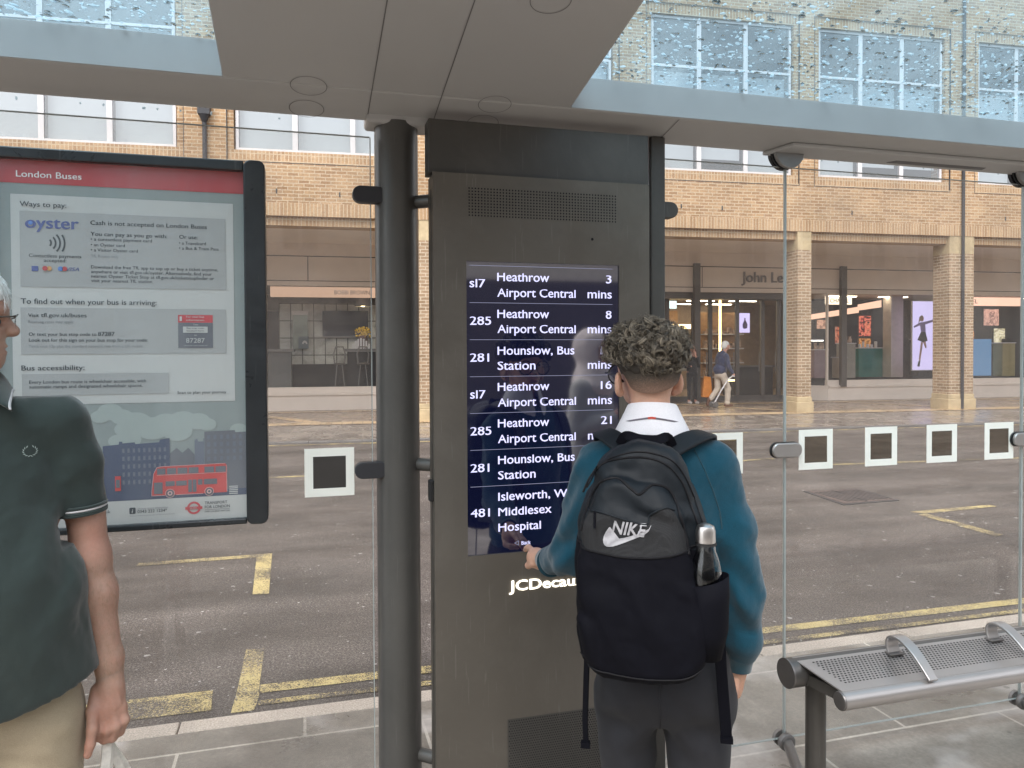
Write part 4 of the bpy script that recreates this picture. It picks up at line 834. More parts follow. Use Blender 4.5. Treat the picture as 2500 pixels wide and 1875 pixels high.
# ================================================================== INFORMATION KIOSK
KI = thing('information_kiosk', 'dark grey metal information kiosk with a tall lit departures screen', 'kiosk', (0.74, 2.3, 0))
KY = 2.243
mb = MB(); mb.box(0.388, 1.104, KY + 0.012, 2.335, 0.03, 2.093); mb.build('cabinet', M['kiosk'], KI, bevel=0.004)
mb = MB()
mb.box(0.387, 0.4895, KY, KY + 0.0115, 0.03, 2.096); mb.box(0.9975, 1.1055, KY, KY + 0.0115, 0.03, 2.096)
mb.box(0.4895, 0.9975, KY, KY + 0.0115, 1.8285, 2.096); mb.box(0.4895, 0.9975, KY, KY + 0.0115, 0.03, 0.9175)
bm = mb.build('front_plate', M['kiosk'], KI)
mb = MB(); mb.box(0.378, 1.112, 2.262, 2.335, 2.0965, 2.262); mb.build('header_panel', M['kiosk_dark'], KI, bevel=0.003)
mb = MB()
for i in range(50):
    for j in range(10): mb.add([(0.4995 + i * 0.0099 + 0.0026 * math.cos(a), KY - 0.0006, 1.969 + j * 0.0092 + 0.0026 * math.sin(a)) for a in [2 * PI * k / 8 for k in range(8)]], [tuple(range(8))])
mb.build('speaker_holes', M['hole'], KI, fix=False)
mb = MB(); mb.add([(x, KY - 0.0006, z) for x, z in circ(0.904, 1.91, 0.0045, 12)], [tuple(range(12))]); mb.build('camera_hole', M['hole'], KI, fix=False)
mb = MB(); mb.box(0.614, 0.99, KY - 0.002, KY - 0.0005, 0.05, 0.391); vp = mb.build('vent_plate', M['kiosk_dark'], KI)
mb = MB()
for j in range(42):
    for i in range(47): mb.add([(0.620 + i * 0.0078 + (0.0039 if j % 2 else 0) + 0.0024 * math.cos(a), KY - 0.0026, 0.385 - j * 0.0078 + 0.0024 * math.sin(a)) for a in [2 * PI * k / 6 for k in range(6)]], [tuple(range(6))])
mb.build('vent_holes', M['hole'], vp, fix=False)
mb = MB(); mb.box(0.374, 0.389, 2.262, 2.29, 1.09, 1.155); mb.build('lock', M['rubber'], KI, bevel=0.003)
mb = MB(); mb.box(0.3865, 0.3875, 2.28, 2.29, 0.1, 2.05); mb.build('side_hinge', M['kiosk_dark'], KI)
sm = bpy.data.materials.new('lit_screen'); sm.use_nodes = True; n = sm.node_tree; b = n.nodes['Principled BSDF']
b.inputs['Base Color'].default_value = (0.004, 0.005, 0.012, 1); b.inputs['Roughness'].default_value = 0.04; b.inputs['IOR'].default_value = 2.8
b.inputs['Emission Color'].default_value = (0.03, 0.04, 0.20, 1); b.inputs['Emission Strength'].default_value = 0.035
mb = MB(); rect(mb, 0.4895, 0.9975, 0.9175, 1.8285, KY + 0.0055); scr = mb.build('screen', sm, KI)
mb = MB(); SY = KY + 0.0048
H = 0.0262
def L(s, x0, x1, z, cap=H): text(mb, s, x0, x1, z, SY, cap=cap, bold=0.013, xh=0.75)
rows = [('sl7', 0.550, 1.749, [('Heathrow', 0.759, 1.770), ('Airport Central', 0.848, 1.721)], ('3', 0.954), ),
        ('285', 0.568, 1.633, [('Heathrow', 0.758, 1.655), ('Airport Central', 0.848, 1.608)], ('8', 0.953)),
        ('281', 0.561, 1.519, [('Hounslow, Bus', 0.843, 1.540), ('Station', 0.712, 1.493)], ('12', 0.935)),
        ('sl7', 0.549, 1.405, [('Heathrow', 0.758, 1.427), ('Airport Central', 0.848, 1.378)], ('16', 0.935)),
        ('285', 0.567, 1.291, [('Heathrow', 0.757, 1.313), ('Airport Central', 0.847, 1.264)], ('21', 0.935)),
        ('281', 0.560, 1.176, [('Hounslow, Bus', 0.843, 1.198), ('Station', 0.711, 1.150)], ('26', 0.935)),
        ('481', 0.561, 1.036, [('Isleworth, West', 0.870, 1.083), ('Middlesex', 0.764, 1.035), ('Hospital', 0.728, 0.986)], None)]
for num, nx, nz, lines, mins in rows:
    L(num, 0.501, nx, nz)
    for s, x1, z in lines: L(s, 0.589, x1, z)
    if mins:
        L(mins[0], mins[1], 0.972, lines[0][2]); L('mins', 0.890, 0.973, lines[1][2])
L('Back', 0.664, 0.694, 0.9395, 0.0115)
mb.build('lettering', emit('screen_letters', (0.62, 0.62, 0.92), 0.62), scr)
mb = MB()
for z in (1.8165, 1.7015, 1.587, 1.4725, 1.359, 1.2445, 1.1305): rect(mb, 0.500, 0.976, z - 0.0007, z + 0.0007, SY)
for p, q in (((0.641, 0.946), (0.654, 0.953)), ((0.641, 0.946), (0.654, 0.939)), ((0.654, 0.953), (0.654, 0.939))):
    a = Vector((p[0], 0, p[1])); c = Vector((q[0], 0, q[1])); d = (c - a).normalized(); pn = Vector((-d.z, 0, d.x)) * 0.0008
    mb.add([(v.x, SY, v.z) for v in (a - pn, c - pn, c + pn, a + pn)], [(0, 1, 2, 3)])
mb.build('rule', emit('screen_rules', (0.55, 0.57, 0.80), 0.22), scr)
mb = MB(); text(mb, 'JCDecaux', 0.621, 0.873, 0.798, KY - 0.003, cap=0.034, bold=0.014); mb.build('logo_lettering', emit('backlit_logo', (1.0, 0.93, 0.76), 1.3), KI, solid=0.003)

# ================================================================== POSTER CASE
PC = thing('poster_case', 'black framed bus information poster hung on the glass wall', 'poster case', (-0.47, 2.33, 1.05))
mb = MB()
mb.prism(rrect(-0.158, -0.098, 1.047, 2.110, 0.02), 2.296, 2.368); mb.prism(rrect(-0.862, -0.802, 1.047, 2.110, 0.02), 2.296, 2.368)
mb.box(-0.803, -0.1575, 2.302, 2.366, 2.0785, 2.1085); mb.box(-0.803, -0.1575, 2.302, 2.366, 1.0485, 1.066)
mb.build('frame', M['frame_black'], PC, bevel=0.004)
PY = 2.3255
def pm(name, c, r=0.55): return simple(name, c, r, var=0.02, vscale=3)
P0 = pm('poster_grey_green', (0.245, 0.27, 0.26)); Pred = pm('poster_red', (0.42, 0.035, 0.04)); Pw = pm('poster_white', (0.49, 0.48, 0.46)); Pg = pm('poster_grey_box', (0.35, 0.345, 0.335))
Pt = pm('poster_ink', (0.03, 0.034, 0.042)); Pt2 = pm('poster_soft_ink', (0.20, 0.20, 0.21)); Pn = pm('poster_navy', (0.055, 0.065, 0.12)); Pb = pm('poster_blue', (0.07, 0.09, 0.26)); Pc = pm('poster_cloud', (0.33, 0.365, 0.345))
Pgr = pm('poster_dark_grey', (0.12, 0.12, 0.14)); Pn2 = pm('poster_slate', (0.13, 0.14, 0.18)); Po = pm('poster_orange', (0.6, 0.3, 0.1)); Pr2 = pm('poster_bus_red', (0.55, 0.05, 0.045))
mb = MB(); mb.box(-0.802, -0.158, PY, PY + 0.01, 1.066, 2.079); paper = mb.build('paper', P0, PC)
LY = [PY - 0.0012 * (i + 1) for i in range(6)]
def PP(name, m): global mb; return mb.build(name, m, paper, fix=False)
mb = MB(); rect(mb, -0.802, -0.158, 2.015, 2.0785, LY[0]); PP('header_band', Pred)
mb = MB(); rect(mb, -0.757, -0.1885, 1.409, 1.985, LY[0]); rect(mb, -0.802, -0.158, 1.066, 1.1325, LY[3]); PP('white_panel', Pw)
mb = MB(); rect(mb, -0.7355, -0.2095, 1.733, 1.940, LY[1]); rect(mb, -0.7365, -0.2105, 1.548, 1.6765, LY[1]); rect(mb, -0.736, -0.366, 1.434, 1.494, LY[1]); PP('grey_box', Pg)
mb = MB(); text(mb, 'London Buses', -0.742, -0.583, 2.032, LY[1], cap=0.018, bold=0.01); PP('header_lettering', pm('poster_pale_ink', (0.80, 0.74, 0.72)))
mb = MB(); Z = LY[2]
for s, x0, x1, z, cap, bd in (('Ways to pay:', -0.734, -0.621, 1.952, 0.0145, 0.006), ('Cash is not accepted on London Buses', -0.562, -0.260, 1.9085, 0.0125, 0.006), ('You can pay as you go with:', -0.562, -0.366, 1.878, 0.0115, 0.006), ('Or use:', -0.334, -0.285, 1.878, 0.0115, 0.006),
        ('• a contactless payment card', -0.562, -0.406, 1.8645, 0.009, 0), ('• an Oyster card', -0.562, -0.476, 1.849, 0.009, 0), ('• a Visitor Oyster card', -0.562, -0.443, 1.8345, 0.009, 0), ('• a Travelcard', -0.335, -0.263, 1.8615, 0.009, 0), ('• a Bus & Tram Pass', -0.335, -0.229, 1.847, 0.009, 0),
        ('Download the free TfL app to top up or buy a ticket anytime,', -0.562, -0.231, 1.787, 0.0092, 0.004), ('anywhere or visit tfl.gov.uk/oyster. Alternatively, find your', -0.562, -0.248, 1.774, 0.0092, 0.004),
        ('nearest Oyster Ticket Stop at tfl.gov.uk/ticketstopfinder or', -0.562, -0.242, 1.7615, 0.0092, 0.004), ('visit your nearest TfL station.', -0.562, -0.404, 1.749, 0.0092, 0.004), ('Contactless payments', -0.714, -0.586, 1.8145, 0.0095, 0.002), ('accepted:', -0.678, -0.623, 1.802, 0.0095, 0.002),
        ('To find out when your bus is arriving:', -0.735, -0.396, 1.6865, 0.0155, 0.006), ('Visit', -0.718, -0.692, 1.6505, 0.010, 0), ('tfl.gov.uk/buses', -0.687, -0.575, 1.6505, 0.0115, 0.004),
        ('Or text your bus stop code to', -0.717, -0.551, 1.599, 0.0095, 0.004), ('87287', -0.547, -0.505, 1.599, 0.0118, 0.01), ('Look out for this sign on your bus stop for your code:', -0.717, -0.420, 1.583, 0.0095, 0.004),
        ('Bus accessibility:', -0.736, -0.582, 1.504, 0.0145, 0.006), ('Every London bus route is wheelchair accessible, with', -0.718, -0.426, 1.4675, 0.0095, 0.004), ('automatic ramps and designated wheelchair spaces.', -0.718, -0.435, 1.4545, 0.0095, 0.004),
        ('Scan to plan your journey', -0.344, -0.212, 1.432, 0.0088, 0.0)): text(mb, s, x0, x1, z, Z, cap=cap, bold=bd + 0.008)
Z = LY[4]
for s, x0, x1, z, cap, bd in (('tfl.gov.uk', -0.575, -0.521, 1.100, 0.009, 0), ('0343 222 1234*', -0.452, -0.375, 1.0955, 0.009, 0.006), ('TRANSPORT', -0.274, -0.213, 1.110, 0.0085, 0.01), ('FOR LONDON', -0.274, -0.206, 1.098, 0.0085, 0.01), ('EVERY JOURNEY MATTERS', -0.274, -0.206, 1.0865, 0.0045, 0.01)): text(mb, s, x0, x1, z, Z, cap=cap, bold=bd + 0.006)
mb.prism(rrect(-0.473, -0.457, 1.094, 1.112, 0.003), Z, Z + 0.0003); rect(mb, -0.274, -0.206, 1.0935, 1.0943, Z)
for k in range(3): ring(mb, -0.668 - 0.004, 1.8545, 0.010 + k * 0.011, 0.0145 + k * 0.011, LY[2], 12, -42, 42)
ring(mb, -0.672, 1.8545, 0.043, 0.0475, LY[2], 12, -30, 30)
PP('lettering', Pt)
mb = MB(); Z = LY[2]
for s, x0, x1, z, cap in (('TfL Routes only', -0.562, -0.493, 1.818, 0.008), ('Roaming rates may apply.', -0.718, -0.606, 1.634, 0.0085), ('Texts cost 12p plus the standard network rate from a UK mobile.', -0.718, -0.431, 1.5665, 0.008)): text(mb, s, x0, x1, z, Z, cap=cap)
text(mb, '24 hour travel information', -0.452, -0.373, 1.1055, LY[4], cap=0.0055); text(mb, '*Service and network charges may apply. See tfl.gov.uk/terms for details', -0.473, -0.355, 1.087, LY[4], cap=0.003)
PP('small_print', Pt2)
mb = MB(); text(mb, 'oyster', -0.721, -0.592, 1.894, LY[2], cap=0.034, bold=0.03); text(mb, 'VISA', -0.623, -0.592, 1.7785, LY[2], cap=0.0105, bold=0.01, italic=0.3); rect(mb, -0.708, -0.692, 1.776, 1.790, LY[2]); PP('blue_logos', Pb)
mb = MB(); mb.add([(x, LY[3], z) for x, z in circ(-0.7085, 1.907, 0.0055, 16)], [tuple(range(16))]); mb.add([(x, LY[3], z) for x, z in circ(-0.6375, 1.784, 0.0065, 16)], [tuple(range(16))]); PP('blue_dot', pm('poster_bright_blue', (0.09, 0.2, 0.5)))
mb = MB()
for cx in (-0.675, -0.6275): mb.add([(x, LY[4] if cx < -0.65 else LY[3], z) for x, z in circ(cx, 1.784, 0.0065, 16)], [tuple(range(16))])
mb.build('red_dot', Pred, paper, fix=False)
mb = MB(); mb.add([(x, LY[3], z) for x, z in circ(-0.665, 1.784, 0.0065, 16)], [tuple(range(16))]); PP('orange_dot', Po)
mb = MB(); rect(mb, -0.340, -0.247, 1.6375, 1.6595, LY[2]); ring(mb, -0.3035, 1.1015, 0.0125, 0.0185, LY[4], 32); rect(mb, -0.3265, -0.2805, 1.0975, 1.1055, LY[5]); PP('red_print', pm('poster_roundel_red', (0.50, 0.05, 0.06)))
mb = MB(); rect(mb, -0.340, -0.247, 1.5645, 1.6375, LY[2]); PP('dark_box', Pgr)
mb = MB(); Z = LY[4]; rect(mb, -0.327, -0.261, 1.608, 1.626, LY[3]); text(mb, 'For next bus', -0.318, -0.27, 1.6515, Z, cap=0.006, bold=0.006); text(mb, 'information', -0.318, -0.27, 1.642, Z, cap=0.006, bold=0.006); text(mb, 'Text', -0.3, -0.286, 1.6295, Z, cap=0.005); text(mb, 'to', -0.297, -0.290, 1.599, Z, cap=0.005)
text(mb, '87287', -0.319, -0.269, 1.5795, Z, cap=0.014, bold=0.01); text(mb, 'BUSES', -0.3125, -0.2955, 1.0995, LY[5] - 0.0008, cap=0.004, bold=0.01); text(mb, 'i', -0.4665, -0.4635, 1.097, LY[5], cap=0.012, bold=0.03, italic=0.2)
rect(mb, -0.3355, -0.3295, 1.642, 1.655, Z); text(mb, 'Calls and texts charged at network rates', -0.325, -0.262, 1.570, Z, cap=0.003)
for k in range(5): rect(mb, -0.207, -0.183, 1.1365 + k * 0.0052, 1.1393 + k * 0.0052, LY[4])
PP('white_print', Pw)
mb = MB(); text(mb, 'Bus stop code', -0.317, -0.271, 1.6195, LY[5], cap=0.0045, bold=0.006); text(mb, 'located here', -0.317, -0.271, 1.612, LY[5], cap=0.0045, bold=0.006); PP('label_lettering', Pt)
# picture strip: clouds, skyline, phone box, double-decker bus
def blob(mb, circles, y, zb=None):
    for cx, cz, r in circles:
        mb.add([(x, y, max(z, zb) if zb else z) for x, z in circ(cx, cz, r, 20, r * 0.72)], [tuple(range(20))]); y -= 0.00004
mb = MB(); blob(mb, [(-0.545, 1.372, 0.025), (-0.52, 1.385, 0.033), (-0.49, 1.37, 0.03), (-0.455, 1.35, 0.045), (-0.41, 1.335, 0.045), (-0.375, 1.348, 0.04), (-0.33, 1.355, 0.038), (-0.29, 1.352, 0.033), (-0.265, 1.342, 0.025), (-0.345, 1.325, 0.04), (-0.48, 1.335, 0.03)], LY[0]); blob(mb, [(-0.47, 1.305, 0.03), (-0.50, 1.302, 0.026), (-0.18, 1.325, 0.024), (-0.6, 1.31, 0.03), (-0.65, 1.33, 0.04)], LY[0]); PP('clouds', Pc)
mb = MB(); Z = LY[1]
poly(mb, [(-0.802, 1.132), (-0.802, 1.29), (-0.70, 1.285), (-0.66, 1.30), (-0.60, 1.28), (-0.572, 1.29), (-0.572, 1.255), (-0.5665, 1.255), (-0.556, 1.27), (-0.544, 1.252), (-0.5395, 1.252), (-0.5395, 1.289), (-0.4985, 1.292), (-0.4975, 1.300), (-0.490, 1.300), (-0.489, 1.295), (-0.458, 1.297), (-0.456, 1.292), (-0.394, 1.295), (-0.392, 1.302), (-0.3665, 1.306), (-0.3660, 1.132)], Z); PP('navy_skyline', Pn)
mb = MB(); poly(mb, [(-0.3655, 1.132), (-0.3655, 1.262), (-0.348, 1.277), (-0.333, 1.262), (-0.317, 1.276), (-0.3005, 1.256), (-0.3005, 1.132)], Z); poly(mb, [(-0.2735, 1.132), (-0.2735, 1.321), (-0.190, 1.323), (-0.189, 1.317), (-0.158, 1.318), (-0.158, 1.132)], Z); PP('grey_skyline', Pgr)
mb = MB(); poly(mb, [(-0.300, 1.132), (-0.300, 1.298), (-0.293, 1.302), (-0.290, 1.293), (-0.2765, 1.293), (-0.2765, 1.302), (-0.274, 1.302), (-0.274, 1.132)], Z)
for i in range(6):
    for j in range(4): rect(mb, -0.266 + i * 0.0175, -0.258 + i * 0.0175, 1.235 + j * 0.021, 1.248 + j * 0.021, LY[2])
for i in range(9):
    for j in range(5): rect(mb, -0.490 + i * 0.0135, -0.484 + i * 0.0135, 1.178 + j * 0.0225, 1.190 + j * 0.0225, LY[2])
for i in range(5):
    for j in range(7): rect(mb, -0.5665 + i * 0.0052, -0.5635 + i * 0.0052, 1.150 + j * 0.0145, 1.160 + j * 0.0145, LY[2])
PP('slate_windows', Pn2)
mb = MB(); rect(mb, -0.802, -0.158, 1.133, 1.152, LY[2]); PP('street_strip', Pn)
mb = MB(); poly(mb, [(-0.4145, 1.142), (-0.4145, 1.155), (-0.409, 1.205), (-0.400, 1.2235), (-0.385, 1.2255), (-0.218, 1.2275), (-0.213, 1.222), (-0.213, 1.145), (-0.214, 1.1425)], LY[3]); rect(mb, -0.509, -0.494, 1.161, 1.203, LY[3]); PP('red_bus_print', Pr2)
mb = MB(); Z = LY[4]
for a, b in ((-0.400, -0.378), (-0.374, -0.350), (-0.346, -0.320), (-0.316, -0.290), (-0.274, -0.248), (-0.244, -0.216)): rect(mb, a, b, 1.2025, 1.2195, Z)
for a, b, c, d in ((-0.4085, -0.386, 1.147, 1.180), (-0.378, -0.354, 1.168, 1.182), (-0.350, -0.322, 1.168, 1.182), (-0.318, -0.308, 1.148, 1.184), (-0.306, -0.296, 1.148, 1.184), (-0.292, -0.280, 1.168, 1.184), (-0.276, -0.240, 1.168, 1.184)): rect(mb, a, b, c, d, Z)
for cx in (-0.3665, -0.2615): mb.add([(x, Z, z) for x, z in circ(cx, 1.1475, 0.0105, 20)], [tuple(range(20))])
rect(mb, -0.5065, -0.4965, 1.170, 1.193, Z)
PP('bus_windows', Pgr)
mb = MB()
for cx in (-0.3665, -0.2615): ring(mb, cx, 1.1475, 0.0115, 0.0128, LY[5], 20, 0, 360); ring(mb, cx, 1.1475, 0.0035, 0.0065, LY[5], 16)
for s in (((-0.4145, 1.142), (-0.4145, 1.155)), ((-0.4145, 1.155), (-0.409, 1.205)), ((-0.409, 1.205), (-0.400, 1.2235)), ((-0.400, 1.2235), (-0.385, 1.2255)), ((-0.385, 1.2255), (-0.218, 1.2275)), ((-0.213, 1.222), (-0.213, 1.145)), ((-0.40, 1.201), (-0.216, 1.2012)), ((-0.4145, 1.1425), (-0.38, 1.1425)), ((-0.35, 1.1425), (-0.278, 1.1425))):
    a = Vector((s[0][0], 0, s[0][1])); c = Vector((s[1][0], 0, s[1][1])); d = (c - a).normalized(); pn = Vector((-d.z, 0, d.x)) * 0.0006
    mb.add([(v.x, LY[5], v.z) for v in (a - pn, c - pn, c + pn, a + pn)], [(0, 1, 2, 3)])
PP('bus_outline', pm('poster_pink_line', (0.65, 0.40, 0.38)))
mb = MB(); mb.quad((-0.802, 2.3125, 1.066), (-0.158, 2.3125, 1.066), (-0.158, 2.3125, 2.0785), (-0.802, 2.3125, 2.0785)); mb.build('cover_sheet', thin_glass('scratched_acrylic', (0.985, 0.99, 0.99), 0.6, 0.03, haze=0.09, hazecol=(0.85, 0.9, 0.9), smear=True), PC)

# ================================================================== PEOPLE: smooth-blended volumes turned into one skin
_rng = np.random.default_rng(5)
_LAT = _rng.random((32, 32, 32)).astype(np.float32)
def vnoise(X, Y, Z, s):
    x, y, z = X * s + 7.3, Y * s + 3.1, Z * s + 11.7
    xi, yi, zi = np.floor(x).astype(int), np.floor(y).astype(int), np.floor(z).astype(int)
    fx, fy_, fz_ = x - xi, y - yi, z - zi
    fx, fy_, fz_ = fx * fx * (3 - 2 * fx), fy_ * fy_ * (3 - 2 * fy_), fz_ * fz_ * (3 - 2 * fz_)
    o = 0
    for a in (0, 1):
        for b in (0, 1):
            for c in (0, 1):
                o = o + _LAT[(xi + a) % 32, (yi + b) % 32, (zi + c) % 32] * (fx if a else 1 - fx) * (fy_ if b else 1 - fy_) * (fz_ if c else 1 - fz_)
    return o - 0.5
def rotz(p, a, c):
    ca, sa = math.cos(a), math.sin(a); x, y = p[0] - c[0], p[1] - c[1]
    return (c[0] + x * ca - y * sa, c[1] + x * sa + y * ca, p[2])
def cap(a, b, ra, rb, sq=(1, 1, 1), k=0.02, sub=False): return ('c', np.array(a, float), np.array(b, float), ra, rb, np.array(sq, float), k, sub)
def ell(c, r, k=0.02, rot=0.0, sub=False, tilt=0.0): return ('e', np.array(c, float), np.array(r, float), rot, tilt, k, sub)
def evalp(p, X, Y, Z):
    if p[0] == 'c':
        _, a, b, ra, rb, sq, k, sub = p; m = (a + b) / 2
        ax, bx = (a - m) / sq, (b - m) / sq; d = bx - ax; L2 = max((d ** 2).sum(), 1e-9)
        px, py, pz = (X - m[0]) / sq[0], (Y - m[1]) / sq[1], (Z - m[2]) / sq[2]
        t = np.clip(((px - ax[0]) * d[0] + (py - ax[1]) * d[1] + (pz - ax[2]) * d[2]) / L2, 0, 1)
        q = np.sqrt((px - ax[0] - t * d[0]) ** 2 + (py - ax[1] - t * d[1]) ** 2 + (pz - ax[2] - t * d[2]) ** 2)
        return (q - (ra + (rb - ra) * t)) * min(sq)
    _, c, r, rot, tilt, k, sub = p
    x, y, z = X - c[0], Y - c[1], Z - c[2]
    if rot: x, y = x * math.cos(rot) + y * math.sin(rot), -x * math.sin(rot) + y * math.cos(rot)
    if tilt: y, z = y * math.cos(tilt) + z * math.sin(tilt), -y * math.sin(tilt) + z * math.cos(tilt)
    k0 = np.sqrt((x / r[0]) ** 2 + (y / r[1]) ** 2 + (z / r[2]) ** 2); k1 = np.sqrt((x / r[0] ** 2) ** 2 + (y / r[1] ** 2) ** 2 + (z / r[2] ** 2) ** 2) + 1e-9
    return k0 * (k0 - 1) / k1
def bounds(p, m):
    if p[0] == 'c':
        R_ = max(p[3], p[4]) * max(p[5]) * 1.05 + m; ln = np.maximum(p[1], p[2]); mn = np.minimum(p[1], p[2]); return mn - R_, ln + R_
    R_ = max(p[2]) if (p[3] or p[4]) else p[2]; return p[1] - R_ - m, p[1] + R_ + m
class Vol:
    """a scalar field on a regular grid"""
    def __init__(s, lo, hi, h):
        s.lo = np.array(lo, float); s.h = h; s.n = np.ceil((np.array(hi, float) - s.lo) / h).astype(int) + 1
        s.D = np.full(s.n, 0.2, np.float32)
    def axes(s, a, b): return [s.lo[i] + s.h * np.arange(a[i], b[i], dtype=np.float32) for i in range(3)]
    def add(s, prims):
        for p in prims:
            k = p[6] if p[0] == 'c' else p[5]; sub = p[7] if p[0] == 'c' else p[6]
            l, u = bounds(p, k + 3 * s.h); a = np.clip(np.floor((l - s.lo) / s.h).astype(int), 0, s.n); b = np.clip(np.ceil((u - s.lo) / s.h).astype(int), 0, s.n)
            if (b <= a).any(): continue
            x, y, z = s.axes(a, b); X, Y, Z = x[:, None, None], y[None, :, None], z[None, None, :]
            d = evalp(p, X, Y, Z).astype(np.float32); sl_ = tuple(slice(a[i], b[i]) for i in range(3)); D = s.D[sl_]
            if sub: d = -d; hh = np.maximum(k - np.abs(D - d), 0) / k; s.D[sl_] = np.maximum(D, d) + hh * hh * k / 4
            else: hh = np.maximum(k - np.abs(D - d), 0) / k; s.D[sl_] = np.minimum(D, d) - hh * hh * k / 4
        return s
    def fn(s, f):
        x, y, z = s.axes((0, 0, 0), s.n); s.D = f(s.D, x[:, None, None], y[None, :, None], z[None, None, :]).astype(np.float32); return s
    def mesh(s):
        D = s.D; nx, ny, nz = D.shape; I = D < 0
        c = np.zeros((nx - 1, ny - 1, nz - 1), np.int8)
        for a in (0, 1):
            for b in (0, 1):
                for e in (0, 1): c += I[a:nx - 1 + a, b:ny - 1 + b, e:nz - 1 + e]
        act = np.argwhere((c > 0) & (c < 8)); idx = -np.ones(c.shape, np.int64); idx[tuple(act.T)] = np.arange(len(act))
        P = np.zeros((len(act), 3)); W_ = np.zeros(len(act)); off = [np.array(v) for v in ((0, 0, 0), (1, 0, 0), (0, 1, 0), (1, 1, 0), (0, 0, 1), (1, 0, 1), (0, 1, 1), (1, 1, 1))]
        for i, j in ((0, 1), (2, 3), (4, 5), (6, 7), (0, 2), (1, 3), (4, 6), (5, 7), (0, 4), (1, 5), (2, 6), (3, 7)):
            A = act + off[i]; B_ = act + off[j]; da = D[tuple(A.T)]; db = D[tuple(B_.T)]; m = (da < 0) != (db < 0)
            t = np.where(m, da / np.where(m, da - db, 1), 0); P += np.where(m[:, None], A + (B_ - A) * t[:, None], 0); W_ += m
        P = P / W_[:, None] * s.h + s.lo
        F_ = []
        for ax in range(3):
            o1, o2 = [(1, 2), (2, 0), (0, 1)][ax]; e = np.zeros(3, int); e[ax] = 1
            sa = [slice(None)] * 3; sb = [slice(None)] * 3; sa[ax] = slice(0, -1); sb[ax] = slice(1, None)
            A = I[tuple(sa)]; Bm = I[tuple(sb)]; ch = np.argwhere(A != Bm); ins = A[tuple(ch.T)]
            ok = (ch[:, o1] > 0) & (ch[:, o2] > 0) & (ch[:, o1] < D.shape[o1] - 1) & (ch[:, o2] < D.shape[o2] - 1); ch = ch[ok]; ins = ins[ok]
            def at(d1, d2): q = ch.copy(); q[:, o1] -= d1; q[:, o2] -= d2; return idx[tuple(q.T)]
            q = np.stack([at(1, 1), at(0, 1), at(0, 0), at(1, 0)], 1); q[~ins] = q[~ins][:, ::-1]; F_.append(q)
        return P, np.concatenate(F_)
    def at(s, x, y, z):
        q = (np.array([x, y, z]) - s.lo) / s.h; i = np.clip(np.floor(q).astype(int), 0, s.n - 2); f = np.clip(q - i, 0, 1); v = 0
        for a in (0, 1):
            for b in (0, 1):
                for c in (0, 1): v += s.D[i[0] + a, i[1] + b, i[2] + c] * (f[0] if a else 1 - f[0]) * (f[1] if b else 1 - f[1]) * (f[2] if c else 1 - f[2])
        return v
    def hit(s, x, z, y0, dy=1, lift=0.0):
        """first surface met going along y from y0"""
        y = y0
        for _ in range(400):
            v = s.at(x, y, z)
            if v < 0.0006: break
            y += dy * max(v * 0.6, 0.0006)
            if abs(y - y0) > 1.0: return None
        return y - dy * lift
def smooth_mesh(P, F_, it=1):
    E_ = np.concatenate([F_[:, [0, 1]], F_[:, [1, 2]], F_[:, [2, 3]], F_[:, [3, 0]]]); E_ = np.concatenate([E_, E_[:, ::-1]])
    deg = np.bincount(E_[:, 0], minlength=len(P))[:, None]
    for _ in range(it):
        for lam in (0.5, -0.52):
            S = np.stack([np.bincount(E_[:, 0], weights=P[E_[:, 1], k], minlength=len(P)) for k in range(3)], 1) / deg; P = P + lam * (S - P)
    return P
def vol_obj(name, vols, mat, parent, it=2):
    vs = []; fs = []; b = 0
    for v in (vols if isinstance(vols, list) else [vols]):
        P, F_ = v.mesh(); P = smooth_mesh(P, F_, it); vs.append(P); fs.append(F_ + b); b += len(P)
    P = np.concatenate(vs); F_ = np.concatenate(fs); me = bpy.data.meshes.new(name)
    me.vertices.add(len(P)); me.vertices.foreach_set('co', P.astype(np.float32).ravel())
    me.loops.add(F_.size); me.loops.foreach_set('vertex_index', F_.astype(np.int32).ravel())
    me.polygons.add(len(F_)); me.polygons.foreach_set('loop_start', np.arange(0, F_.size, 4, dtype=np.int32)); me.polygons.foreach_set('loop_total', np.full(len(F_), 4, np.int32))
    me.update(calc_edges=True); me.validate(); me.polygons.foreach_set('use_smooth', [True] * len(me.polygons)); me.materials.append(mat)
    o = bpy.data.objects.new(name, me); COL.objects.link(o); o.parent = parent; OFF[o.name] = (0, 0, 0); return o
def person(name, label, loc, heading, group=None):
    o = thing(name, label, 'person', (loc[0], loc[1], 0), group, rz=-heading); OFF[o.name] = (0, 0, 0); return o

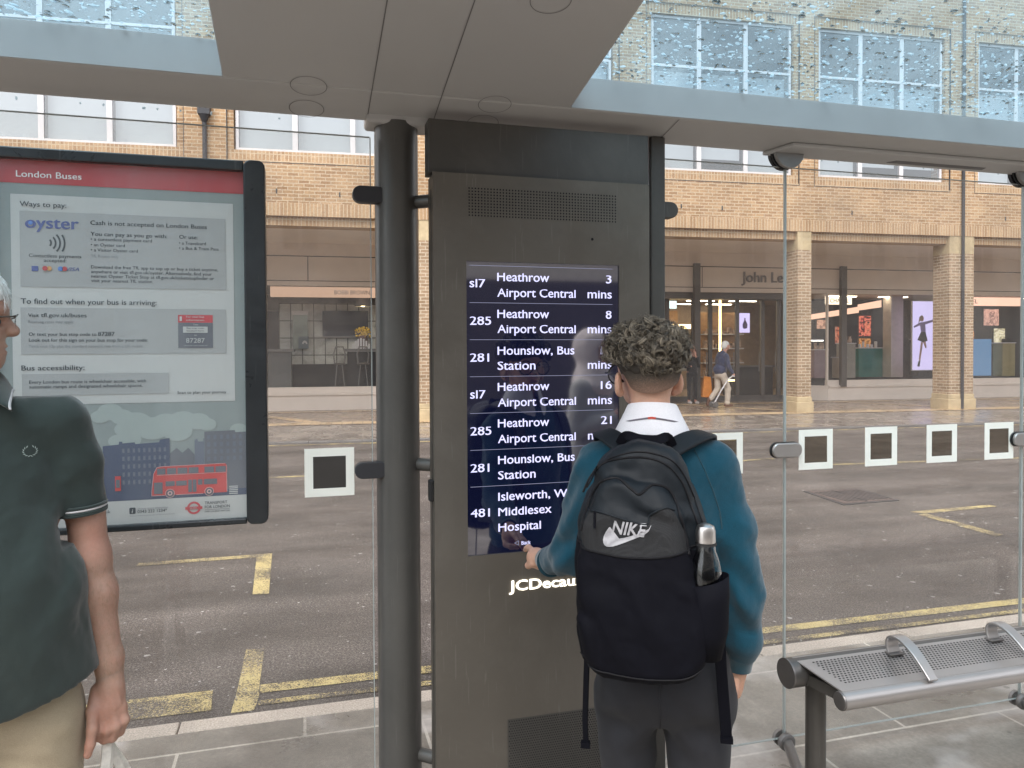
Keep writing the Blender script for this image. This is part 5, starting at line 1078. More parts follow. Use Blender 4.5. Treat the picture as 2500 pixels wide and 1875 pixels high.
def skin_mat(name, col, red):
    m, n, b = nmat(name); v = coords(n); f = noise(n, v, 9, 5, 0.6); f2 = noise(n, v, 160, 3, 0.6)
    c = ramp(n, f, [(0.32, col), (0.68, red)]); c = mixc(n, 1.0, c, ramp(n, f2, [(0.3, 0.93), (0.7, 1.04)]), 'MULTIPLY'); link(n, c, b.inputs['Base Color'])
    b.inputs['Roughness'].default_value = 0.5; b.inputs['Subsurface Weight'].default_value = 0.25; b.inputs['Subsurface Radius'].default_value = (0.012, 0.005, 0.003); b.inputs['Subsurface Scale'].default_value = 0.5
    bump(n, b, f2, 0.12, 0.002); return m
def cloth(name, col, scale=900, rough=0.9, bstr=0.25, var=0.12, sheen=0.3, spec=0.25):
    m, n, b = nmat(name); b.inputs['Specular IOR Level'].default_value = spec; v = coords(n); f = noise(n, v, 5, 5, 0.6); f2 = noise(n, v, scale, 2, 0.6); f3 = noise(n, v, 40, 4, 0.6)
    c = ramp(n, f, [(0.3, tuple(x * (1 - var) for x in col)), (0.7, tuple(x * (1 + var) for x in col))]); c = mixc(n, 1.0, c, ramp(n, f2, [(0.3, 0.86), (0.7, 1.12)]), 'MULTIPLY')
    link(n, c, b.inputs['Base Color']); b.inputs['Roughness'].default_value = rough; b.inputs['Sheen Weight'].default_value = sheen; b.inputs['Sheen Roughness'].default_value = 0.5
    ad = n.nodes.new('ShaderNodeMath'); ad.operation = 'ADD'; link(n, f2, ad.inputs[0]); link(n, f3, ad.inputs[1])
    bump(n, b, ad.outputs[0], bstr, 0.002); return m

def finger(pts, r0, r1, k=0.006): return [cap(pts[i], pts[i + 1], r0 + (r1 - r0) * i / (len(pts) - 1), r0 + (r1 - r0) * (i + 1) / (len(pts) - 1), k=k) for i in range(len(pts) - 1)]

# ---------------------------------------------------------------- the schoolboy, back to us, at the screen
BH = 0.4741
BO = person('person', 'person with curly hair in teal jumper pressing the departures screen', (0.8615, 1.6790), BH)
HC = (-0.036, 0.012); HY = R(24)                 # head turned a little to the left
def hd(x, y, z): return rotz((HC[0] + x, HC[1] + y, z), HY, HC)
head = [ell(hd(0, 0.004, 1.532), (0.072, 0.092, 0.088), rot=HY), ell(hd(0, -0.03, 1.52), (0.066, 0.066, 0.075), rot=HY), ell(hd(0, 0.045, 1.475), (0.054, 0.052, 0.062), rot=HY),
        ell(hd(0, 0.062, 1.432), (0.032, 0.03, 0.025), rot=HY), cap(hd(0, 0.094, 1.505), hd(0, 0.118, 1.468), 0.008, 0.014, k=0.015), ell(hd(0, 0.098, 1.437), (0.024, 0.012, 0.009), k=0.008, rot=HY),
        ell(hd(-0.028, 0.103, 1.498), (0.014, 0.008, 0.009), rot=HY, sub=True, k=0.012), ell(hd(0.028, 0.103, 1.498), (0.014, 0.008, 0.009), rot=HY, sub=True, k=0.012), ell(hd(0, 0.098, 1.515), (0.042, 0.012, 0.01), rot=HY, k=0.015),
        cap((-0.024, -0.008, 1.30), (-0.030, -0.002, 1.47), 0.051, 0.047, k=0.03), ell((-0.023, -0.02, 1.31), (0.095, 0.055, 0.045), k=0.05)]
for s in (-1, 1):                               # ears
    e = hd(s * 0.079, -0.004, 1.468)
    head += [ell(e, (0.010, 0.019, 0.030), rot=HY + s * 0.45, k=0.006), ell(hd(s * 0.071, 0.0, 1.445), (0.008, 0.010, 0.010), rot=HY, k=0.006), ell(hd(s * 0.088, 0.002, 1.470), (0.005, 0.010, 0.017), rot=HY + s * 0.45, k=0.004, sub=True)]
body = head + [cap((-0.16, 0, 1.262), (0.122, 0, 1.27), 0.045, 0.045, k=0.04), ell((-0.015, 0, 1.15), (0.15, 0.095, 0.17), k=0.04), ell((-0.012, 0, 0.92), (0.135, 0.09, 0.18), k=0.04), ell((-0.006, 0, 0.77), (0.15, 0.10, 0.10), k=0.04),
        cap((0.135, 0, 1.255), (0.180, -0.005, 1.0), 0.042, 0.037), cap((0.180, -0.005, 1.0), (0.186, 0.03, 0.78), 0.037, 0.027), cap((0.186, 0.03, 0.78), (0.168, 0.045, 0.70), 0.027, 0.030),
        cap((-0.168, 0, 1.25), (-0.232, 0.075, 1.01), 0.040, 0.036), cap((-0.232, 0.075, 1.01), (-0.325, 0.235, 0.945), 0.037, 0.025),
        cap((-0.085, 0, 0.70), (-0.085, 0, 0.42), 0.068, 0.05), cap((-0.085, 0, 0.42), (-0.085, 0.0, 0.08), 0.05, 0.034), cap((0.085, 0, 0.70), (0.085, 0, 0.42), 0.068, 0.05), cap((0.085, 0, 0.42), (0.085, 0, 0.08), 0.05, 0.034)]
vb = Vol((-0.40, -0.16, 0.04), (0.27, 0.32, 1.64), 0.0058).add(body)
vh = Vol((-0.16, -0.10, 1.34), (0.09, 0.16, 1.64), 0.0035).add(head)
# left hand: index out to the glass, the other fingers curled
w0 = (-0.322, 0.23, 0.947)
hand = [cap(w0, (-0.345, 0.262, 0.945), 0.024, 0.024, k=0.012), ell((-0.366, 0.290, 0.936), (0.030, 0.036, 0.030), rot=0.5, k=0.012), ell((-0.352, 0.300, 0.925), (0.026, 0.034, 0.028), rot=0.5, k=0.012)]
hand += finger([(-0.385, 0.318, 0.950), (-0.402, 0.352, 0.949), (-0.413, 0.380, 0.938), (-0.421, 0.4035, 0.9275)], 0.0098, 0.0074)
hand += finger([(-0.368, 0.330, 0.940), (-0.380, 0.362, 0.930), (-0.378, 0.368, 0.908), (-0.364, 0.352, 0.900)], 0.0098, 0.0080)
hand += finger([(-0.350, 0.332, 0.927), (-0.358, 0.362, 0.916), (-0.357, 0.364, 0.896), (-0.344, 0.346, 0.892)], 0.0094, 0.0078)
hand += finger([(-0.334, 0.325, 0.914), (-0.340, 0.348, 0.903), (-0.340, 0.350, 0.886), (-0.329, 0.336, 0.886)], 0.0086, 0.0070)
hand += finger([(-0.372, 0.268, 0.925), (-0.392, 0.296, 0.910), (-0.394, 0.324, 0.908), (-0.388, 0.345, 0.910)], 0.0105, 0.0085)
vhand = Vol((-0.44, 0.19, 0.86), (-0.28, 0.43, 1.0), 0.0028).add(hand)
# right hand slipped into the trouser pocket
hr = [cap((0.187, 0.028, 0.79), (0.178, 0.036, 0.745), 0.025, 0.027, k=0.012), ell((0.170, 0.04, 0.715), (0.020, 0.042, 0.036), k=0.012)]
for i, y in enumerate((0.008, 0.030, 0.052, 0.070)): hr += finger([(0.168, y, 0.70), (0.158, y + 0.004, 0.668), (0.150, y + 0.006, 0.640 + 0.006 * abs(i - 2))], 0.0095, 0.0078)
hr += finger([(0.185, 0.062, 0.735), (0.186, 0.082, 0.705), (0.180, 0.090, 0.682)], 0.0105, 0.0085)
vhr = Vol((0.12, -0.03, 0.61), (0.23, 0.12, 0.84), 0.0035).add(hr)
skb = skin_mat('boy_skin', (0.56, 0.345, 0.25), (0.60, 0.33, 0.235))
vb.fn(lambda D, X, Y, Z: np.maximum(D, Z - 1.355))        # the finer head grid takes over inside the collar
bodyo = vol_obj('body', [vb, vh, vhand, vhr], skb, BO)
mb = MB(); mb.ell((-0.4228, 0.4068, 0.9305), (0.0050, 0.0022, 0.0045), 10, 6); mb.build('fingernail', simple('nail', (0.66, 0.46, 0.40), 0.3), BO, smooth=True, angle=180)
for s in (-1, 1):
    mb = MB(); mb.ell(hd(s * 0.030, 0.085, 1.499), (0.0115, 0.0115, 0.0115), 14, 10); mb.build('eye', simple('eye_white', (0.7, 0.68, 0.66), 0.2, var=0.02), BO, smooth=True, angle=180)
    mb = MB(); mb.ell(hd(s * 0.030, 0.0945, 1.499), (0.0055, 0.003, 0.0055), 12, 8); mb.build('iris', simple('eye_brown', (0.05, 0.03, 0.02), 0.1), BO, smooth=True, angle=180)
mb = MB(); mb.ell(hd(0, 0.1085, 1.438), (0.019, 0.004, 0.0055), 14, 8, Matrix.Rotation(HY, 3, 'Z')); mb.build('lips', simple('lips', (0.42, 0.19, 0.16), 0.4), BO, smooth=True, angle=180)

# trousers
tcol = cloth('charcoal_trousers', (0.024, 0.0245, 0.0285), 700, 0.85, 0.2, 0.15, 0.05)
tr = [ell((-0.004, -0.002, 0.775), (0.166, 0.118, 0.115), k=0.03), cap((-0.088, 0, 0.70), (-0.084, 0.004, 0.42), 0.086, 0.066, (0.95, 1.1, 1), k=0.022), cap((-0.084, 0.004, 0.42), (-0.085, 0.0, 0.09), 0.066, 0.056, k=0.02),
      cap((0.084, 0, 0.70), (0.090, 0.004, 0.42), 0.088, 0.070, (0.98, 1.1, 1), k=0.022), cap((0.090, 0.004, 0.42), (0.09, 0, 0.09), 0.070, 0.056, k=0.02), ell((0.150, 0.035, 0.69), (0.032, 0.055, 0.07), k=0.03), ell((-0.05, -0.07, 0.735), (0.085, 0.06, 0.075), k=0.04), ell((0.045, -0.07, 0.735), (0.085, 0.06, 0.075), k=0.04)]
vt = Vol((-0.22, -0.18, 0.05), (0.24, 0.18, 0.92), 0.0058).add(tr)
def tfold(D, X, Y, Z):
    f = 0.010 * vnoise(X, Y * 0.6, Z * 1.2 + 0.9 * X, 18) + 0.009 * np.sin((Z * 46 + np.abs(X) * 30) + 1.5 * vnoise(X, Y, Z, 9)) * np.exp(-((Z - 0.64) / 0.05) ** 2) * np.clip(-Y * 14, 0, 1)
    return np.maximum(np.maximum(D + f, Z - 0.862), 0.065 - Z)
vt.fn(tfold); vol_obj('trousers', vt, tcol, BO, it=1)
mb = MB(); pts = []
for i in range(14):
    z = 0.80 - i * 0.0125; y = vt.hit(-0.005, z, -0.4, 1, 0.0008)
    if y: pts.append((-0.005 + 0.001 * math.sin(i), y, z))
mb.tube(pts, 0.0014, 6); mb.build('back_seam', simple('seam_dark', (0.02, 0.02, 0.024), 0.9), BO, smooth=True)
for s in (-1, 1):
    sh = [ell((s * 0.09, 0.06, 0.035), (0.045, 0.115, 0.035), k=0.02), ell((s * 0.09, -0.02, 0.055), (0.04, 0.055, 0.05), k=0.02)]
    v = Vol((s * 0.09 - 0.08, -0.12, -0.01), (s * 0.09 + 0.08, 0.22, 0.14), 0.006).add(sh).fn(lambda D, X, Y, Z: np.maximum(D, 0.002 - Z)); vol_obj('shoe', v, M['rubber'], BO)

# jumper
jcol = cloth('teal_jumper', (0.0045, 0.054, 0.088), 420, 0.95, 0.35, 0.14, 0.25)
jp = [cap((-0.155, 0, 1.266), (0.118, 0, 1.276), 0.056, 0.056, k=0.035), ell((-0.02, -0.005, 1.305), (0.10, 0.07, 0.05), k=0.05), ell((-0.015, 0, 1.15), (0.172, 0.118, 0.20), k=0.05), ell((-0.012, -0.002, 0.93), (0.158, 0.112, 0.20), k=0.05), ell((-0.014, -0.004, 0.84), (0.160, 0.116, 0.10), k=0.03),
      cap((0.128, 0, 1.250), (0.163, -0.006, 1.12), 0.058, 0.056, k=0.03), cap((0.163, -0.006, 1.12), (0.190, -0.006, 0.95), 0.056, 0.053, k=0.02), cap((0.190, -0.006, 0.95), (0.190, 0.025, 0.805), 0.051, 0.039, k=0.02), ell((0.195, 0.01, 0.84), (0.048, 0.048, 0.045), k=0.02),
      cap((-0.160, 0, 1.238), (-0.205, 0.045, 1.11), 0.058, 0.054, k=0.03), cap((-0.205, 0.045, 1.12), (-0.238, 0.08, 1.012), 0.053, 0.050, k=0.02), cap((-0.238, 0.08, 1.012), (-0.300, 0.190, 0.962), 0.051, 0.043, k=0.02), cap((-0.300, 0.190, 0.960), (-0.318, 0.222, 0.950), 0.041, 0.036, k=0.01), ell((-0.245, 0.10, 0.995), (0.048, 0.050, 0.042), k=0.02)]
vj = Vol((-0.40, -0.17, 0.73), (0.28, 0.29, 1.40), 0.0052).add(jp)
def jfold(D, X, Y, Z):
    n1 = vnoise(X * 1.2, Y, Z * 0.7, 11); rs = np.exp(-((X - 0.19) / 0.07) ** 2)
    f = 0.006 * n1 + 0.005 * vnoise(X + 0.5 * Z, Y, Z * 0.6 - X, 26) + 0.0025 * vnoise(X - Z, Y, Z * 0.5 + X, 60) + 0.006 * rs * np.sin(Z * 62 + X * 80 + 3.5 * n1) * np.exp(-((Z - 0.96) / 0.15) ** 2)
    f = f + 0.006 * np.exp(-((X + 0.25) / 0.06) ** 2) * np.sin(Z * 70 - X * 60 + Y * 40 + 3 * n1)
    hem = 0.765 + 0.22 * np.abs(X + 0.015) ** 1.35 + 0.35 * np.maximum(X - 0.06, 0) * (X < 0.145)
    inb = (X > -0.19) & (X < 0.150)
    E_ = np.where(inb, hem - Z, -1.0)
    rib = np.where(inb & (Z < hem + 0.045), 0.0012 * np.sin(np.arctan2(X + 0.014, Y) * 210) + 0.004 * np.exp(-((Z - hem - 0.045) / 0.01) ** 2) , 0)
    D2 = np.maximum(D + np.where(Z > 0.86, f, f * 0.4) + rib, E_)
    # round neck opening
    nk = np.sqrt(((X + 0.023) / 1.0) ** 2 + ((Y + 0.0) / 0.95) ** 2) - 0.070
    top = 1.345 + 0.10 * (-Y)
    return np.maximum(D2, np.minimum(Z - top + 0.0, np.maximum(Z - top, -nk)))
vj.fn(jfold); vol_obj('jumper', vj, jcol, BO, it=1)
rib = cloth('teal_rib', (0.005, 0.046, 0.068), 420, 0.95, 0.25, 0.1, 0.5)
mb = MB()                                       # neck rib, cuffs
pts = []
for i in range(41):
    a = 2 * PI * i / 40; x, y = -0.022 + 0.074 * math.sin(a), 0.000 - 0.069 * math.cos(a); pts.append((x, y, 1.357 + 0.13 * (-y) + 0.0 - (0.03 if y > 0 else 0) * (y / 0.07)))
mb.ribbon(pts, [Vector((p[0] + 0.022, p[1], 0.02)) for p in pts], 0.022, 0.006); mb.build('neck_rib', rib, BO, smooth=True)
mb = MB(); mb.tube([(0.190, 0.022, 0.815), (0.189, 0.028, 0.80), (0.187, 0.03, 0.775), (0.186, 0.031, 0.757)], [0.041, 0.039, 0.033, 0.031], 24); mb.build('cuff', rib, BO, smooth=True)
mb = MB(); mb.tube([(-0.308, 0.200, 0.953), (-0.316, 0.216, 0.950), (-0.327, 0.236, 0.947), (-0.334, 0.248, 0.9455)], [0.044, 0.040, 0.034, 0.032], 24); mb.build('cuff', rib, BO, smooth=True)
# raglan seams
mb = MB()
for path in ([(0.075, 1.315), (0.098, 1.27), (0.118, 1.22), (0.135, 1.165), (0.140, 1.12)],):
    pp = []
    for i in range(len(path) - 1):
        for k_ in range(6):
            t = k_ / 6; x = path[i][0] * (1 - t) + path[i + 1][0] * t; z = path[i][1] * (1 - t) + path[i + 1][1] * t; y = vj.hit(x, z, -0.5, 1, 0.0002)
            if y: pp.append((x, y, z))
    mb.tube(pp, 0.0014, 6)
mb.build('sleeve_seam', rib, BO, smooth=True)
# white shirt collar
wcol = cloth('white_shirt', (0.80, 0.80, 0.84), 900, 0.7, 0.08, 0.03, 0.1)
rings = []
prof = [(0.0530, 1.400), (0.0545, 1.4155), (0.0600, 1.4165), (0.0655, 1.400), (0.0740, 1.372), (0.0850, 1.345), (0.0900, 1.325)]
mb = MB(); n = 48; vs = []
for r_, z in prof:
    for i in range(n + 1):
        a = R(12) + (2 * PI - R(24)) * i / n                 # opening at the throat
        x, y = math.sin(a), math.cos(a); w_ = (1.0 + (0.16 * abs(x) if r_ > 0.07 else 0)); zz = z + 0.010 * (-y) * (1 if r_ < 0.07 else 2.2) - (0.012 * abs(x) if r_ > 0.07 else 0)
        vs.append((-0.024 + x * r_ * w_, 0.002 + y * r_ * 0.98, zz))
fs = [(j * (n + 1) + i, j * (n + 1) + i + 1, (j + 1) * (n + 1) + i + 1, (j + 1) * (n + 1) + i) for j in range(len(prof) - 1) for i in range(n)]
mb.add(vs, fs); co = mb.build('shirt_collar', wcol, BO, smooth=True, solid=0.0025, angle=70); sb_ = co.modifiers.new('sub', 'SUBSURF'); sb_.levels = 1; sb_.render_levels = 2
mb = MB(); pts = []
for i in range(17):
    a = PI + (i - 8) * 0.115; x, y = math.sin(a), math.cos(a); pts.append((-0.024 + x * 0.0795, 0.002 + y * 0.0770, 1.380 - 0.0012 * abs(i - 8) + 0.010 * (-y)))
mb.ribbon(pts, [Vector((p[0] + 0.024, p[1], 0)) for p in pts], 0.004, 0.0015); mb.build('tie_band', simple('tie_grey', (0.16, 0.15, 0.18), 0.7), BO)
mb = MB(); mb.ribbon(pts[7:10], [Vector((p[0] + 0.024, p[1] - 0.001, 0)) for p in pts[7:10]], 0.0048, 0.0026); mb.build('tie_stripe', simple('tie_red', (0.6, 0.08, 0.05), 0.7), BO)
# glasses
mb = MB(); gm_ = simple('black_glasses', (0.012, 0.012, 0.014), 0.2)
for s in (-1, 1):
    ptsg = []
    for i in range(25):
        a = 2 * PI * i / 24; ptsg.append(hd(s * 0.034 + 0.026 * math.cos(a), 0.122 - 0.05 * abs(s * 0.034 + 0.026 * math.cos(a)), 1.488 + 0.026 * math.sin(a)))
    mb.tube(ptsg, 0.0022, 8, caps=False)
    mb.tube([hd(s * 0.060, 0.118, 1.493), hd(s * 0.072, 0.108, 1.493), hd(s * 0.078, 0.06, 1.490), hd(s * 0.078, 0.0, 1.488), hd(s * 0.070, -0.016, 1.474)], [0.0022, 0.0026, 0.0022, 0.0022, 0.003], 8)
mb.tube([hd(-0.009, 0.122, 1.492), hd(0, 0.124, 1.496), hd(0.009, 0.122, 1.492)], 0.002, 8)
gl_ = mb.build('glasses', gm_, BO, smooth=True)
mb = MB()
for s in (-1, 1): mb.add([hd(s * 0.034 + 0.025 * math.cos(2 * PI * i / 20), 0.121 - 0.05 * abs(s * 0.034 + 0.025 * math.cos(2 * PI * i / 20)), 1.488 + 0.025 * math.sin(2 * PI * i / 20)) for i in range(20)], [tuple(range(20))])
mb.build('lens', M['shop_glass'], gl_)

# curly hair: a dark under-layer and a few thousand curled locks
def hair_mat(name, dark, light, rough=0.42):
    m, n, b = nmat(name); at = n.nodes.new('ShaderNodeAttribute'); at.attribute_name = 'lock'
    link(n, ramp(n, at.outputs['Fac'], [(0.0, dark), (0.75, tuple((a + c) / 2 for a, c in zip(dark, light))), (1.0, light)]), b.inputs['Base Color'])
    b.inputs['Roughness'].default_value = rough; b.inputs['Specular IOR Level'].default_value = 0.6; b.inputs['Anisotropic'].default_value = 0.4; return m
hm = hair_mat('brown_curls', (0.030, 0.024, 0.017), (0.44, 0.38, 0.29), 0.38)
hb = [ell(hd(0, -0.006, 1.545), (0.086, 0.100, 0.070), rot=HY, k=0.03), ell(hd(0, 0.055, 1.56), (0.07, 0.05, 0.05), rot=HY, k=0.03), ell(hd(0, -0.050, 1.512), (0.066, 0.044, 0.030), rot=HY, k=0.03)]
vhb = Vol((-0.18, -0.15, 1.42), (0.11, 0.17, 1.66), 0.0045).add(hb).fn(lambda D, X, Y, Z: D + 0.012 * vnoise(X, Y, Z, 55))
ho = vol_obj('hair', vhb, simple('hair_under', (0.030, 0.024, 0.018), 0.7, var=0.3, vscale=60), BO, it=0)
# cropped fade at nape and temples
fade = Vol((-0.14, -0.12, 1.42), (0.07, 0.10, 1.60), 0.004).add([ell(hd(0, 0.0, 1.532), (0.0745, 0.0945, 0.090), rot=HY), ell(hd(0, -0.031, 1.505), (0.0675, 0.0675, 0.068), rot=HY), ell(hd(0, -0.045, 1.470), (0.055, 0.040, 0.045), rot=HY, k=0.03)])
ex_, ey_ = hd(-0.074, -0.002, 0)[:2]; ex2, ey2 = hd(0.074, -0.002, 0)[:2]
def fadef(D, X, Y, Z):
    line = 1.447 + 0.9 * np.maximum(Y + 0.01, 0) + 5.0 * (X + 0.03) ** 2
    D = D + 0.0048 * np.clip((line + 0.026 - Z) / 0.026, 0, 1)
    return np.maximum(np.maximum(D, line - Z), np.maximum(Y - 0.055, -np.minimum(np.sqrt((X - ex_) ** 2 + (Y - ey_) ** 2 + (Z - 1.468) ** 2) - 0.026, np.sqrt((X - ex2) ** 2 + (Y - ey2) ** 2 + (Z - 1.468) ** 2) - 0.026)))
fade.fn(fadef)
fm, n, b = nmat('cropped_hair'); v = coords(n); f = noise(n, v, 700, 2, 0.7); sp = n.nodes.new('ShaderNodeSeparateXYZ'); link(n, v, sp.inputs[0])
zr = n.nodes.new('ShaderNodeMapRange'); zr.inputs['From Min'].default_value = 1.450; zr.inputs['From Max'].default_value = 1.505; zr.inputs['To Min'].default_value = -0.10; zr.inputs['To Max'].default_value = 0.45; link(n, sp.outputs['Z'], zr.inputs['Value'])
sm_ = n.nodes.new('ShaderNodeMath'); sm_.operation = 'ADD'; link(n, f, sm_.inputs[0]); link(n, zr.outputs[0], sm_.inputs[1])      # clipped hair: sparse at the nape, dense above
link(n, ramp(n, sm_.outputs[0], [(0.20, (0.50, 0.31, 0.225)), (0.75, (0.05, 0.04, 0.03))]), b.inputs['Base Color']); b.inputs['Roughness'].default_value = 0.8; bump(n, b, f, 0.6, 0.002)
vol_obj('cropped_hair', fade, fm, ho, it=1)
rr = random.Random(11); mb = MB(); lock = []
def curl(p, nrm, rad, span, w, shade, nst=3, sprd=0.0016):
    """a C-shaped ringlet of a few strands lying on the head"""
    t0 = Vector(nrm).normalized(); t1 = t0.orthogonal().normalized(); t1 = Matrix.Rotation(rr.uniform(0, 2 * PI), 3, t0) @ t1; t2 = t0.cross(t1)
    lean = rr.uniform(0.15, 1.1); u1 = t1; u2 = (t2 * math.cos(lean) + t0 * math.sin(lean)).normalized(); ax = u1.cross(u2)
    if ax.z > 0: ax = -ax
    a0 = rr.uniform(0, 2 * PI); c0 = Vector(p) + t0 * rr.uniform(-0.002, 0.008); N_ = 13; drift = rr.uniform(0.2, 0.9) * rad
    for k in range(nst):
        o = ax * rr.gauss(0, sprd); dr = rr.gauss(0, sprd * 0.7); pts = []
        for i in range(N_):
            t = i / (N_ - 1); a = a0 + span * t; r_ = (rad + dr) * (1 - 0.35 * t)
            pts.append(c0 + o + ax * drift * t + u1 * math.cos(a) * r_ + u2 * math.sin(a) * r_ + Vector((0, 0, -0.004 * t)))
        b0 = len(mb.v); mb.tube(pts, [w * (0.55 + 0.45 * math.sin(PI * min(1, 0.15 + 0.85 * (i / (N_ - 1))))) for i in range(N_)], 4, caps=False); lock.extend([min(1, max(0, shade + rr.gauss(0, 0.13)))] * (len(mb.v) - b0))
cnt = 0
while cnt < 2000:
    u = rr.gauss(0, 1), rr.gauss(0, 1), rr.gauss(0, 1); l = math.sqrt(sum(c * c for c in u)); nx_, ny_, nz_ = (c / l for c in u)
    if nz_ < -0.62: continue
    if nz_ < -0.25 and abs(nx_) > 0.55: continue
    lump = 1.01 + 0.11 * math.sin(7 * nx_ + 3 * nz_ + 1) * math.sin(6 * ny_ + 5 * nz_)
    px, py, pz = nx_ * 0.091 * lump, ny_ * 0.103 * lump, nz_ * 0.072 * lump
    if ny_ > 0.5 and nz_ < 0.15: continue
    c = hd(px, py - 0.004, 1.549 + pz)
    if c[2] < 1.470 + 2.2 * (c[0] + 0.03) ** 2: continue
    if min((Vector(c) - Vector(hd(-0.078, 0, 1.468))).length, (Vector(c) - Vector(hd(0.078, 0, 1.468))).length) < 0.036: continue
    low_ = c[2] < 1.51
    curl(c, rotz((nx_, ny_, nz_), HY, (0, 0)), rr.uniform(0.005, 0.010) if low_ else rr.uniform(0.007, 0.019), rr.uniform(1.6, 4.6), rr.uniform(0.00035, 0.0007), min(1, max(0, rr.gauss(0.28 if low_ else 0.46, 0.28))), 7, 0.0027); cnt += 1
for _ in range(200):                            # loose flyaway hairs
    a = rr.uniform(0, 2 * PI); e = rr.uniform(0.1, 1.3); nx_, ny_, nz_ = math.cos(a) * math.cos(e), math.sin(a) * math.cos(e), math.sin(e)
    curl(hd(nx_ * 0.098, ny_ * 0.108, 1.552 + nz_ * 0.078), (nx_, ny_, nz_), rr.uniform(0.008, 0.017), rr.uniform(1.5, 4.5), 0.0004, rr.uniform(0.5, 1), 1, 0)
cu = mb.build('curls', hm, ho, smooth=True, fix=False, angle=180)
att = cu.data.attributes.new('lock', 'FLOAT', 'POINT'); att.data.foreach_set('value', lock)

# ---------------------------------------------------------------- backpack
BP = thing('backpack', 'black school backpack worn on the back over the teal jumper', 'backpack', (0.8615, 1.6790, 0), rz=-BH); OFF[BP.name] = (0, 0, 0)
def polysd(poly_, X, Z):
    P = np.array(poly_, float); d = np.full(np.broadcast(X, Z).shape, 1e9); s_ = np.ones(d.shape)
    for i in range(len(P)):
        a, b_ = P[i], P[i - 1]; e = b_ - a; wx, wz = X - a[0], Z - a[1]; t = np.clip((wx * e[0] + wz * e[1]) / (e @ e), 0, 1)
        d = np.minimum(d, (wx - e[0] * t) ** 2 + (wz - e[1] * t) ** 2)
        c1 = Z >= a[1]; c2 = Z < b_[1]; c3 = e[0] * wz > e[1] * wx; s_ = np.where((c1 & c2 & c3) | (~c1 & ~c2 & ~c3), -s_, s_)
    return np.sqrt(d) * s_
def smoothpoly(pts, it=3):
    for _ in range(it):
        q = []
        for i in range(len(pts)):
            a, b_ = pts[i], pts[(i + 1) % len(pts)]; q += [(a[0] * 0.75 + b_[0] * 0.25, a[1] * 0.75 + b_[1] * 0.25), (a[0] * 0.25 + b_[0] * 0.75, a[1] * 0.25 + b_[1] * 0.75)]
        pts = q
    return pts
main = smoothpoly([(-0.110, 1.335), (-0.042, 1.349), (0.032, 1.330), (0.052, 1.290), (0.070, 1.240), (0.090, 1.180), (0.116, 1.09), (0.120, 0.97), (0.112, 0.90), (0.070, 0.832), (-0.05, 0.826), (-0.170, 0.842), (-0.188, 0.92), (-0.194, 1.06), (-0.191, 1.14), (-0.176, 1.20), (-0.152, 1.26), (-0.135, 1.305)], 2)
pock = smoothpoly([(-0.150, 1.235), (-0.128, 1.266), (-0.092, 1.278), (-0.05, 1.262), (-0.016, 1.266), (0.018, 1.252), (0.045, 1.19), (0.062, 1.12), (0.098, 1.0), (0.100, 0.90), (0.06, 0.845), (-0.06, 0.838), (-0.160, 0.852), (-0.180, 0.95), (-0.184, 1.08), (-0.170, 1.18)], 2)
vp_ = Vol((-0.24, -0.36, 0.79), (0.17, -0.06, 1.40), 0.0042)
def packf(D, X, Y, Z):
    d1 = polysd(main, X, Z) + 0 * Y; d2 = polysd(pock, X, Z) + 0 * Y
    def ext(d, yc, hy, r_): qx = d + r_; qy = np.abs(Y - yc) - hy + r_; return np.sqrt(np.maximum(qx, 0) ** 2 + np.maximum(qy, 0) ** 2) + np.minimum(np.maximum(qx, qy), 0) - r_
    a = ext(d1, -0.185 - 0.02 * np.clip((1.2 - Z) / 0.3, -0.5, 1), 0.070, 0.045)
    bulge = 0.018 * np.exp(-((Z - 1.0) / 0.14) ** 2) * np.exp(-((X + 0.04) / 0.11) ** 2)
    b_ = ext(d2, -0.235 - 0.025 * np.clip((1.25 - Z) / 0.3, 0, 1) - bulge, 0.050, 0.034)
    k = 0.006; h_ = np.maximum(k - np.abs(a - b_), 0) / k; o = np.minimum(a, b_) - h_ * h_ * k / 4
    n1 = vnoise(X, Y, Z, 14)
    lo_ = np.clip((1.13 - Z) / 0.06, 0, 1)
    f = 0.0035 * n1 + 0.003 * vnoise(X * 0.8 + Z * 0.7, Y, Z * 0.5 - X, 30) + 0.002 * vnoise(X + Z, Y, Z * 0.4 - X, 70) + lo_ * 0.004 * np.sin((X * 0.86 + Z * 0.5) * 75 + 5 * n1) * np.exp(-((Z - 1.0) / 0.11) ** 2) + (1 - lo_) * 0.004 * np.sin(Z * 60 + X * 25 + 6 * n1)
    return o + f
vp_.fn(packf)
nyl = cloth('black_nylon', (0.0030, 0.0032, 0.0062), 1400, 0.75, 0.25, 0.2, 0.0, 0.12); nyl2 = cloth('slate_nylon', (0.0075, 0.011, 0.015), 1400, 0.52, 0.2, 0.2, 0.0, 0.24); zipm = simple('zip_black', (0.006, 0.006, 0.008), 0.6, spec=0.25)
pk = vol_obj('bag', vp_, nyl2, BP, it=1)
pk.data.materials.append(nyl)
me = pk.data; cen = np.zeros(len(me.polygons) * 3, np.float32); me.polygons.foreach_get('center', cen); cen = cen.reshape(-1, 3)
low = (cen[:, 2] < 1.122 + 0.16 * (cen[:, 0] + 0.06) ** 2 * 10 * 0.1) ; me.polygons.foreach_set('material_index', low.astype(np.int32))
def on_pack(x, z, lift=0.001): 
    y = vp_.hit(x, z, -0.5, 1, lift); return (x, y if y is not None else -0.28, z)
